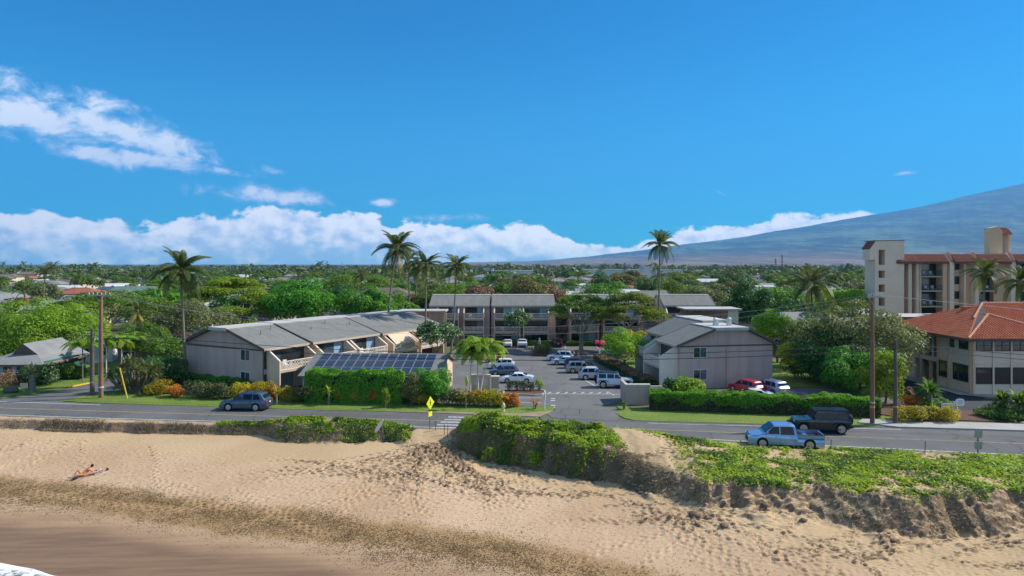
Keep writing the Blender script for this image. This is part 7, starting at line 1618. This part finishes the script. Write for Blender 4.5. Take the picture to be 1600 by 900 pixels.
car('suv', 'white SUV half hidden behind the round bright tree', (XA(955, 105), 105.6, Z0), R(180), 'white', .84)
car('suv', 'bright red SUV parked below the right gable wall', (XA(1168, 74.2), 74.6, Z0), R(120), 'red', .86)
car('suv', 'silver SUV with pink sheen and roof rails beside the red SUV', (XA(1208, 73.2), 74.0, Z0), R(112), 'pinksilver', .92, rails=True)
car('saloon', 'white car whose roof shows just above the long clipped hedge', (XA(1178, 69.6), 69.9, Z0), R(175), 'bluewhite', .9)
0 and car('saloon', 'white car half hidden by the flowering shrub at the cottage', (XA(62, 76), 76.8, .05), R(15), 'white', .75)

# ------------------------------------------------------------------ utility poles, wires, signs
def pole(label, p, h, r0, m, arms=(), lamp=False, bands=(), group=None):
    r = thing('utility_pole', label, 'utility pole', p, 0, group); MB().tube([(0, 0, -.3), (0, 0, h * .5), (0, 0, h)], [r0, r0 * .85, r0 * .68], 10).build('pole', m, r, 50)
    for (z, L_, dx_) in arms:
        a = MB().box(-L_ / 2 + dx_, L_ / 2 + dx_, -.2, -.08, z, z + .14); a.build('crossarm', MT['wood_light'], r)
        MB().bar((dx_ * .2 - .5, -.17, z + .02), (0, -.17, z - .6), .05).build('brace', MT['wood_light'], r)
        for k in range(6):
            x = -L_ / 2 + dx_ + .12 + k * (L_ - .24) / 5; MB().lathe([(.03, 0), (.055, .06), (.03, .1), (.05, .16), (.02, .22)], 7, (x, -.14, z + .14)).build('insulator', MT['stone_white'], r)
    for z, hh, mm in bands: MB().lathe([(r0 * 1.03, 0), (r0 * 1.03, hh)], 10, (0, 0, z)).build('band', mm, r)
    if lamp:
        MB().tube([(0, 0, 8.0), (-.35, -.1, 8.6), (-.9, -.2, 9.0), (-1.2, -.25, 9.05)], .045, 6).build('lamp_arm', MT['metal_grey'], r)
        MB().lathe([(.05, .1), (.22, .06), (.26, 0), (.16, -.07)], 8, (-1.45, -.27, 9.0)).build('lamp_head', MT['metal_grey'], r)
        MB().tube([(-.28, .05, 0), (-.28, .05, 7.8)], .05, 6).build('conduit', MT['metal_grey'], r)
    return r
PL1 = G(158, 622); PL2 = G(144, 617); PR1 = G(1363, 663.5); PR2 = G(1399, 663)
WPm = MT['wood_pole']; GPm = MT['wood_pole_grey']
pole('tall brown wooden pole with crossarm and street lamp, left of the road', tuple(PL1), 11.0, .23, WPm, [(10.7, 2.4, -.1)], True, [(1.1, .12, MT['stone_white'])])
pole('shorter dark wooden pole left of the lamp pole', tuple(PL2), 7.1, .24, GPm, (), False, [(1.3, .14, MT['metal_grey'])])
pole('tall brown wooden pole with short crossarm in front of the thicket', tuple(PR1), 11.4, .20, WPm, [(11.1, 1.3, .15)], False, [(1.5, .12, MT['paint_yellow']), (1.9, .1, MT['stone_white'])])
pole('shorter dark pole right of the tall right pole', tuple(PR2), 7.4, .19, GPm, (), False, [(1.5, .10, MT['paint_yellow'])])
def wire(label, a, b_, sag, rad=.018, m='wire', n=26, group='overhead wires'):
    a, b_ = Vector(a), Vector(b_); pts = [a.lerp(b_, i / n) - Vector((0, 0, sag * 4 * (i / n) * (1 - i / n))) for i in range(n + 1)]
    o = MB().tube(pts, rad, 4).build('overhead_wire', MT[m]); tag(o, label, 'cable', group)
def up(p, z, dx_=0): return (p.x + dx_, p.y - .12, z)
wire('lower dark cable sagging across both gables, upper of two', up(PL2, 6.9), up(PR2, 7.0), 1.6, .028); wire('lower dark cable sagging across both gables, lower of two', up(PL2, 6.45), up(PR2, 6.6), 1.75, .03)
wire('light upper wire from crossarm to crossarm, nearest', up(PL1, 10.9, -1), up(PR1, 11.3, -.4), 3.2, .012, 'wire_light'); wire('light upper wire from crossarm to crossarm, farthest', up(PL1, 10.9, .9), up(PR1, 11.3, .5), 3.9, .012, 'wire_light')
wire('cable leaving the short right pole towards the right edge', up(PR2, 7.1), (75, 52, 5.4), .5, .026); wire('second cable leaving the short right pole', up(PR2, 6.7), (75, 52, 5.0), .5, .026)
wire('light wire from the tall right pole towards the right edge', up(PR1, 11.3, .6), (72, 53, 8.2), .3, .018, 'wire_light')
wire('cable leaving the left poles towards the left edge, upper', up(PL2, 6.9), (-95, 78, 8.2), .6, .022); wire('cable leaving the left poles towards the left edge, lower', up(PL2, 6.4), (-95, 78, 7.6), .6, .022)
wire('service cable from the lamp pole to the trees behind', up(PL1, 6.3), (XA(330, 110), 110, 4.5), .8, .03)
gw_ = G(199, 623); w = MB().tube([(0, 0, 0), (-.85, .1, 3.2)], .07, 6).build('guy_guard', MT['paint_yellow'], loc=tuple(gw_)); tag(w, 'slanting yellow guard on a guy wire in front of the pandanus', 'guy wire guard')
def sign(label, p, h, plates, rz=0, pm='rust', pr=.035, name='road_sign', cat='road sign'):
    r = thing(name, label, cat, p, rz); MB().tube([(0, 0, -.2), (0, 0, h)], pr, 6).build('post', MT[pm], r)
    for (kind, z, s_, m) in plates:
        d_ = MB()
        if kind == 'diamond': pts = [(0, z - s_), (s_, z), (0, z + s_), (-s_, z)]
        elif kind == 'rect': pts = [(-s_[0], z - s_[1]), (s_[0], z - s_[1]), (s_[0], z + s_[1]), (-s_[0], z + s_[1])]
        elif kind == 'oct': pts = [(-s_ * 1.0, z - s_ * .45), (-s_ * .7, z - s_ * .8), (s_ * .7, z - s_ * .8), (s_ * 1.0, z - s_ * .45), (s_ * 1.0, z + s_ * .45), (s_ * .7, z + s_ * .8), (-s_ * .7, z + s_ * .8), (-s_ * 1.0, z + s_ * .45)]
        d_.prism([(x, -pr - .03, zz) for x, zz in pts], [(x, -pr - .005, zz) for x, zz in pts]); o = d_.build('sign_plate', m, r)
        if kind == 'diamond':                                          # walking figure pictogram
            f_ = MB(); y = -pr - .034; S_ = s_
            for a, b_, w_ in (((0, .28), (-.02, -.02), .16), ((-.02, 0), (-.16, -.42), .09), ((-.02, 0), (.16, -.40), .09), ((0, .22), (.2, .02), .07), ((0, .22), (-.18, .05), .07)):
                f_.bar((a[0] * S_, y, z + a[1] * S_), (b_[0] * S_, y, z + b_[1] * S_), .008, w_ * S_)
            f_.lathe([(.09 * S_, -.004), (.09 * S_, .004)], 8, M=Matrix.Translation((0, y, z + .42 * S_)) @ Matrix.Rotation(R(90), 4, 'X')); f_.build('pictogram', MT['black_plastic'], o)['kind'] = 'stuff'
    return r
pY = G(671.5, 672.5); sign('near yellow diamond pedestrian crossing sign on the beach side of the road', (XA(671.5, 57.9), 57.9, -.1), 2.95, [('diamond', 2.35, .56, MT['sign_yellow']), ('rect', 1.42, (.26, .20), MT['sign_yellow'])], R(62))
pY = G(728, 639.5); sign('far yellow diamond pedestrian crossing sign on the verge', tuple(pY), 3.3, [('diamond', 2.75, .52, MT['sign_yellow']), ('rect', 1.9, (.22, .18), MT['sign_yellow'])], R(118), pm='metal_grey')
o = sign('back of a grey road sign with two square plates on the dune side, right', (XA(1528, 50.3), 50.3, -.1), 1.95, [('rect', 1.62, (.28, .28), MT['metal_grey']), ('rect', .78, (.28, .28), MT['metal_grey'])], 0, pm='trim_dark' if 'trim_dark' in MT else 'rust', pr=.045)
sP = G(1492, 652)
r = sign('small white notice with scalloped corners at the driveway', (XA(1499.5, 61.6), 61.6, 0), 1.95, [('oct', 1.55, .40, MT['sign_white'])], 0, pm='metal_grey', name='notice_board', cat='sign')
for k, (z, w_) in enumerate(((1.72, .22), (1.57, .26), (1.42, .22))): MB().box(-w_, w_, -.078, -.068, z - .028, z + .028).build('lettering', MT['metal_grey'], r)
r = thing('notice_board', 'low white framed name board on two posts by the driveway', 'sign', (XA(1481, 63.4), 63.4, 0))
for x in (-.62, .55): MB().box(x, x + .09, -.05, .05, 0, 1.25).build('post', MT['sign_white'], r)
MB().box(-.53, .548, -.03, .03, .45, 1.1).build('sign_plate', MT['sign_white'], r)
for k in range(3): MB().box(-.42 + .05 * k, .42 - .05 * k, -.045, -.032, .58 + k * .16, .65 + k * .16).build('lettering', MT['metal_grey'], r)
# hydrant, entrance post, bollards, roadside stakes
r = thing('fire_hydrant', 'pale yellow fire hydrant on the verge left of the entrance', 'fire hydrant', tuple(G(786.5, 643)))
hy = mat('hydrant_paint', (.70, .62, .30), .5, (.6, .52, .25)); MB().lathe([(.19, 0), (.19, .06), (.13, .08), (.12, .55), (.17, .57), (.17, .62), (.14, .72), (.06, .82), (.04, .90)], 12).build('barrel', hy, r, 45)
for s in (-1, 1): y0 = MB().tube([(0, 0, .45), (s * .24, 0, .45)], .07, 8).build('outlet', hy, r)
MB().tube([(0, 0, .40), (0, -.25, .40)], .09, 8).build('outlet', hy, r)
r = sign('white post with blank narrow plate at the entrance corner of the verge', tuple(G(851, 641)), 1.75, [('rect', 1.35, (.12, .35), MT['sign_white'])], R(80), pm='sign_white', pr=.05, name='entrance_post', cat='post')
for i, (px, Yp, h, mm, lab) in enumerate([(680, 57.6, .8, 'rust', 'thin stake beside the near yellow sign'), (694, 56.9, .9, 'rust', 'leaning stake on the left of the sand path'), (699, 56.6, 1.0, 'rust', 'taller stake on the sand path'), (735, 57.6, .75, 'rust', 'rusty stake at the crosswalk end'), (1298, 51.2, .8, 'trim_dark', 'dark stake at the road edge right of the pickup'), (1445, 50.6, .9, 'trim_dark', 'dark stake at the road edge below the golden bushes'), (905, 63.8, .5, 'rust', 'tiny stake on the hedge verge corner')]):
    o = MB().tube([(0, 0, -.2), (.04, 0, h)], .03, 5).build('stake', MT[mm]); o.location = (XA(px, Yp), Yp, float(height(XA(px, Yp), Yp)) + .02); tag(o, lab, 'stake')
# white board leaning on a post on the dune
r = thing('surfboard', 'white surfboard propped on end on the left dune', 'surfboard', (XA(589, 57.2), 57.0, float(height(XA(589, 57.2), 57.2)) + .35), 0)
M = Matrix.Rotation(R(32), 4, 'Y') @ Matrix.Rotation(R(8), 4, 'X'); sb = MB(); pr_ = [(0, -.05), (.08, .0), (.14, .25), (.16, .6), (.13, 1.0), (.06, 1.25), (0.01, 1.32)]
loop = [(x, z) for x, z in pr_] + [(-x, z) for x, z in pr_[::-1]]; sb.prism([tuple(M @ Vector((x, -.03, z - .2))) for x, z in loop], [tuple(M @ Vector((x, .03, z - .2))) for x, z in loop]); sb.build('board', MT['stone_white'], r)
MB().tube([tuple(M @ Vector((0, .06, -.9))), tuple(M @ Vector((0, .06, .9)))], .04, 6).build('prop_post', MT['wood_pole_grey'], r)
# white garden statue on the bed beyond the island bush
r = thing('garden_statue', 'small white statue on a plinth in front of the middle block', 'statue', (XA(843, 112), 112, 0)); MB().box(-.25, .25, -.25, .25, 0, .6).build('plinth', MT['stone_white'], r); MB().lathe([(.2, .6), (.26, .9), (.18, 1.2), (.24, 1.45), (.08, 1.6), (.13, 1.75), (.12, 1.9), (.03, 1.98)], 10).build('figure', MT['stone_white'], r, 60)
# small garden notice + stone near the cottage
r = sign('small tan notice board at the verge in front of the cottage', tuple(G(38, 613)), .9, [('rect', .75, (.42, .28), MT['stucco_tan'])], 0, pm='wood_light', name='notice_board', cat='sign')
b_ = MB(); b_.lathe([(.5, 0), (.72, .3), (.5, .65), (.1, .8)], 8); o = b_.build('boulder', MT['wood_pole_grey'], None, 0, tuple(G(17, 614))); o.scale = (1.3, .8, 1); tag(o, 'dark boulder at the left edge beside the tan notice', 'boulder')
o = MB().box(-6, 0, 0, .06, 0, 1.3).build('wooden_fence', MT['wood_pole_grey']); o.location = (XA(27, 79), 79.5, 0); o.rotation_euler = (0, 0, R(10)); tag(o, 'low dark wooden fence in front of the cottage windows', 'fence')
# lattice masts, tall thin masts on the horizon
for i, (px, Y, h, lab) in enumerate([(1212, 700, 20, 'left lattice mast of the pair below the mountain'), (1222, 700, 24, 'right lattice mast of the pair below the mountain'), (913, 760, 16, 'thin mast on the plain left of the dark norfolk pine'), (1042, 700, 17, 'thin mast just right of the lone palm trunk'), (1158, 640, 16, 'thin mast on the plain above the palm grove'), (778, 620, 18, 'thin mast right of the two tiny norfolk pines'), (534, 620, 16, 'thin mast right of the three norfolk pines on the left')]):
    t = MB(); 
    if i < 2:
        for s, q in ((-1, -1), (1, -1), (1, 1), (-1, 1)): t.bar((s * 1.1, q * 1.1, 0), (s * .25, q * .25, h), .16)
        for k in range(8):
            w0 = 1.1 - .85 * k / 8; t.bar((-w0, -w0, h * k / 8), (w0 * .9, -w0, h * (k + 1) / 8), .1); t.bar((w0, -w0, h * k / 8), (-w0 * .9, -w0, h * (k + 1) / 8), .1)
        for z in (.7, .82, .94): t.bar((-3, 0, h * z), (3, 0, h * z), .16)
    else: t.tube([(0, 0, 0), (0, 0, h)], [.3, .15], 5)
    o = t.build('mast', MT['trim_dark']); o.location = (XA(px, Y), Y, 0); tag(o, lab, 'mast')

# ------------------------------------------------------------------ people: skinned bodies
def skinbody(name, V, E, Rr, m, parent, sub=2, root=0):
    me = bpy.data.meshes.new(name); me.from_pydata(V, E, []); o = link(name, me, m, parent); s = o.modifiers.new('skin', 'SKIN'); s.use_smooth_shade = True
    for i, rr_ in enumerate(Rr): me.skin_vertices[0].data[i].radius = (rr_, rr_)
    me.skin_vertices[0].data[root].use_root = True
    sd = o.modifiers.new('sub', 'SUBSURF'); sd.levels = sub; sd.render_levels = sub; return o
def person(label, loc, rz, J, skin, top=None, bottom=None, hairm='hair', topseg=('chest', 'waist'), scale=1.0):
    """J: joint name -> position"""
    r = thing('person', label, 'person', loc, rz); N = ['pelvis', 'waist', 'chest', 'neck', 'head', 'crown', 'shL', 'elL', 'wrL', 'haL', 'shR', 'elR', 'wrR', 'haR', 'hipL', 'knL', 'anL', 'toL', 'hipR', 'knR', 'anR', 'toR']
    RD = dict(pelvis=.135, waist=.12, chest=.145, neck=.055, head=.085, crown=.075, shL=.065, elL=.042, wrL=.028, haL=.03, hipL=.09, knL=.055, anL=.038, toL=.03); RD.update({k[:-1] + 'R': v for k, v in list(RD.items()) if k.endswith('L')})
    E = [('pelvis', 'waist'), ('waist', 'chest'), ('chest', 'neck'), ('neck', 'head'), ('head', 'crown')] + [e for s in 'LR' for e in (('chest', 'sh' + s), ('sh' + s, 'el' + s), ('el' + s, 'wr' + s), ('wr' + s, 'ha' + s), ('pelvis', 'hip' + s), ('hip' + s, 'kn' + s), ('kn' + s, 'an' + s), ('an' + s, 'to' + s))]
    V = [J[k] for k in N]; Ei = [(N.index(a), N.index(b_)) for a, b_ in E]; Rr = [RD[k] for k in N]
    for s in 'LR':                                                      # thumb and four fingers
        h = Vector(J['ha' + s]); w_ = Vector(J['wr' + s]); d = (h - w_).normalized(); sd = d.cross(Vector((0, 0, 1))); sd = sd.normalized() if sd.length > .1 else Vector((1, 0, 0))
        for k in range(4): V.append(tuple(h + d * (.075 - .01 * abs(k - 1.4)) + sd * (.022 * (k - 1.5)) + Vector((0, 0, -.012)))); Rr.append(.0095); Ei.append((N.index('ha' + s), len(V) - 1))
        V.append(tuple(h + d * .02 + sd * .055)); Rr.append(.011); Ei.append((N.index('ha' + s), len(V) - 1))
    skinbody('body', V, Ei, Rr, MT[skin], r)
    def grow(nm, ks, rad, m, E2):
        V2 = [J[k] for k in ks]; skinbody(nm, V2, [(ks.index(a), ks.index(b_)) for a, b_ in E2], rad, MT[m], r)
    if top: grow('shirt', ['waist', 'chest', 'shL', 'shR'], [.14, .165, .085, .085], top, [('waist', 'chest'), ('chest', 'shL'), ('chest', 'shR')])
    if bottom:
        mid = {s: tuple(Vector(J['hip' + s]).lerp(Vector(J['kn' + s]), .55)) for s in 'LR'}; ks = ['pelvis', 'hipL', 'hipR', 'mL', 'mR']; V2 = [J['pelvis'], J['hipL'], J['hipR'], mid['L'], mid['R']]
        skinbody('shorts', V2, [(0, 1), (0, 2), (1, 3), (2, 4)], [.155, .11, .11, .095, .095], MT[bottom], r)
    hd = Vector(J['head']); cr = Vector(J['crown']); ax_ = (cr - hd).normalized(); face = J.get('face', Vector((0, -1, 0)))
    h_ = MB(); Mh = Matrix.Translation(hd + ax_ * .045 - face * .018) @ ax_.to_track_quat('Z', 'Y').to_matrix().to_4x4(); h_.lathe([(.095, -.05), (.112, 0), (.108, .06), (.075, .115), (.02, .135)], 12, M=Mh); h_.build('hair', MT[hairm], r, 60)
    f_ = MB(); c_ = hd + ax_ * .01 + face * .095; side = ax_.cross(face).normalized()
    MB().lathe([(.012, -.02), (.018, -.01), (.008, .025)], 6, tuple(c_)).build('nose', MT[skin], r)
    for s in (-1, 1): MB().lathe([(.004, -.008), (.012, 0), (.004, .008)], 6, tuple(hd + ax_ * .03 + face * .09 + side * .032 * s)).build('eye', MT['hair'], r)
    MB().lathe([(.006, -.004), (.022, 0), (.006, .004)], 6, tuple(hd - ax_ * .035 + face * .086)).build('mouth', MT['cloth_red'], r)
    r.scale = (scale,) * 3; return r
zb_ = lambda x, y: float(height(x, y))
# towel under the woman; couple lies along a line going up to the right in the picture
cxp, cyp = G(139, 741, -1.7).x, 50.6
zc_ = zb_(cxp, cyp)
def onb(px, py):
    z = -1.6
    for _ in range(8): p = G(px, py, z); z = zb_(p.x, p.y)
    return Vector((p.x, p.y, z + .02))
A = onb(127, 747); B = onb(161, 736.5); ang = math.atan2(B.y - A.y, B.x - A.x)
tw = thing('beach_towel', 'pale blue towel under the sunbathing couple', 'towel', tuple((A + B) / 2 + Vector((0, 0, .05))), ang)
MB().box(.05, 1.25, -.36, .22, -.02, .012).build('cloth', MT['cloth_pale'], tw)
for k in range(4): MB().box(.12 + k * .3, .2 + k * .3, -.36, .22, .0125, .016).build('stripe', MT['cloth_blue'], tw)
def lie(s=1):
    return dict(pelvis=(0, 0, .13), waist=(.16, 0, .13), chest=(.38, 0, .14), neck=(.56, 0, .12), head=(.68, 0, .13), crown=(.77, 0, .14), shL=(.46, .17, .13), elL=(.55, .36, .1), wrL=(.72, .30, .1), haL=(.79, .26, .1), shR=(.46, -.17, .13), elR=(.25, -.28, .08), wrR=(.05, -.26, .07), haR=(-.03, -.25, .06),
                hipL=(-.05, .09, .12), knL=(-.45, .12, .13), anL=(-.85, .1, .08), toL=(-.93, .12, .17), hipR=(-.05, -.09, .12), knR=(-.45, -.10, .11), anR=(-.86, -.12, .07), toR=(-.93, -.14, .16), face=Vector((0, 0, 1)))
off = Vector((math.cos(ang), math.sin(ang), 0)); per = Vector((-math.sin(ang), math.cos(ang), 0))
wl = (A + B) / 2 + off * .25 - per * .08 + Vector((0, 0, .05)); Jw = lie()
w_ = person('woman in a black and white swimsuit lying on her back on the pale towel', tuple(wl), ang, Jw, 'skin', None, None)
skinbody('swimsuit_top', [Jw['waist'], tuple(Vector(Jw['chest']) * 1.0)], [(0, 1)], [.15, .19], MT['stone_white'], w_); skinbody('swimsuit_bottom', [(-.06, 0, .13), (.04, 0, .13)], [(0, 1)], [.17, .18], MT['cloth_black'], w_)
Jm = dict(pelvis=(-.35, 0, .14), waist=(-.2, 0, .24), chest=(.02, -.02, .40), neck=(.17, -.04, .53), head=(.26, -.08, .60), crown=(.32, -.1, .68), shL=(.06, .18, .42), elL=(.16, .28, .18), wrL=(.3, .14, .06), haL=(.38, .1, .05), shR=(.06, -.2, .42), elR=(.2, -.34, .26), wrR=(.36, -.42, .2), haR=(.43, -.45, .2),
          hipL=(-.4, .1, .14), knL=(-.62, .12, .52), anL=(-.88, .12, .08), toL=(-1.02, .12, .05), hipR=(-.4, -.1, .14), knR=(-.75, -.16, .22), anR=(-1.12, -.12, .08), toR=(-1.22, -.14, .1), face=Vector((.5, -.7, -.4)))
ml_ = A + off * .55 + per * .32 + Vector((0, 0, .02)); person('dark haired man in orange shorts leaning over the woman on the sand', tuple(ml_), ang, Jm, 'skin_red', None, 'cloth_orange')
o = MB().box(-.30, .0, -.12, .1, 0, .10).build('bag', MT['cloth_black']); o.location = A - off * .25 + per * .1; o.rotation_euler = (0, 0, ang + .3); tag(o, 'small dark bag at the feet of the couple', 'bag')
St = dict(pelvis=(0, 0, .95), waist=(0, .01, 1.08), chest=(0, .02, 1.30), neck=(0, .02, 1.48), head=(0, 0, 1.58), crown=(0, 0, 1.68), shL=(.19, .02, 1.38), elL=(.26, -.02, 1.12), wrL=(.27, -.14, .92), haL=(.27, -.19, .86), shR=(-.19, .02, 1.38), elR=(-.26, -.06, 1.12), wrR=(-.22, -.26, 1.0), haR=(-.2, -.32, .97),
          hipL=(.1, 0, .9), knL=(.11, -.03, .5), anL=(.11, .02, .09), toL=(.12, -.14, .05), hipR=(-.1, 0, .9), knR=(-.11, -.02, .5), anR=(-.13, .06, .09), toR=(-.14, -.08, .05), face=Vector((0, -1, 0)))
person('person in a salmon red shirt standing behind the pale blue saloon', (XA(904, 97), 97.5, 0), R(100), St, 'skin', 'cloth_red', 'cloth_blue', scale=.92)
Sb = dict(St); Sb.update(waist=(0, -.04, 1.08), chest=(0, -.18, 1.26), neck=(0, -.30, 1.40), head=(0, -.38, 1.46), crown=(0, -.44, 1.55), shL=(.19, -.18, 1.32), elL=(.24, -.34, 1.12), wrL=(.2, -.5, 1.05), haL=(.18, -.56, 1.03), shR=(-.19, -.18, 1.32), elR=(-.24, -.34, 1.12), wrR=(-.2, -.5, 1.05), haR=(-.18, -.56, 1.03))
person('person in pale clothes bending at the rear of the silver blue crossover', (XA(898, 99.5), 99.6, 0), R(-80), Sb, 'skin', 'stone_white', 'cloth_black', scale=.92)
Dr = {k: (v if k == 'face' else (v[0], v[1], v[2])) for k, v in St.items()}
person('small figure in dark clothes standing beside the left dark pole', tuple(PL2 + Vector((.55, .6, 0))), R(60), St, 'skin', 'cloth_black', 'cloth_black', scale=.95) if False else None
# ------------------------------------------------------------------ air
hb = MB().box(-17000, 30000, -400, 17500, -8, 2560).build('haze', [])
tag(hb, kind='stuff')
m = bpy.data.materials.new('haze_air'); m.use_nodes = True; n = m.node_tree; n.nodes.clear()
out = n.nodes.new('ShaderNodeOutputMaterial'); pv_ = n.nodes.new('ShaderNodeVolumePrincipled')
pv_.inputs['Color'].default_value = (.13, .48, 1.0, 1); pv_.inputs['Density'].default_value = 5.6e-5; pv_.inputs['Anisotropy'].default_value = .1
n.links.new(pv_.outputs[0], out.inputs['Volume']); hb.data.materials.append(m)
# look-alikes that still share a label are told apart by their order from left to right
_g = {}
for o in col.objects:
    if o.parent is None and o.get('label') and o.get('category') and o.location.y > 100: _g.setdefault(o['label'], []).append(o)
for lab_, L_ in _g.items():
    if 1 < len(L_) < 6:
        L_.sort(key=lambda o: o.location.x / o.location.y); n_ = len(L_)
        W_ = {2: ['left', 'right'], 3: ['left', 'middle', 'right'], 4: ['leftmost', 'second', 'third', 'rightmost'], 5: ['leftmost', 'second', 'middle', 'fourth', 'rightmost']}[n_]
        for o, w_ in zip(L_, W_): o['label'] = lab_ + f', {w_} of {["two", "three", "four", "five"][n_ - 2]}'
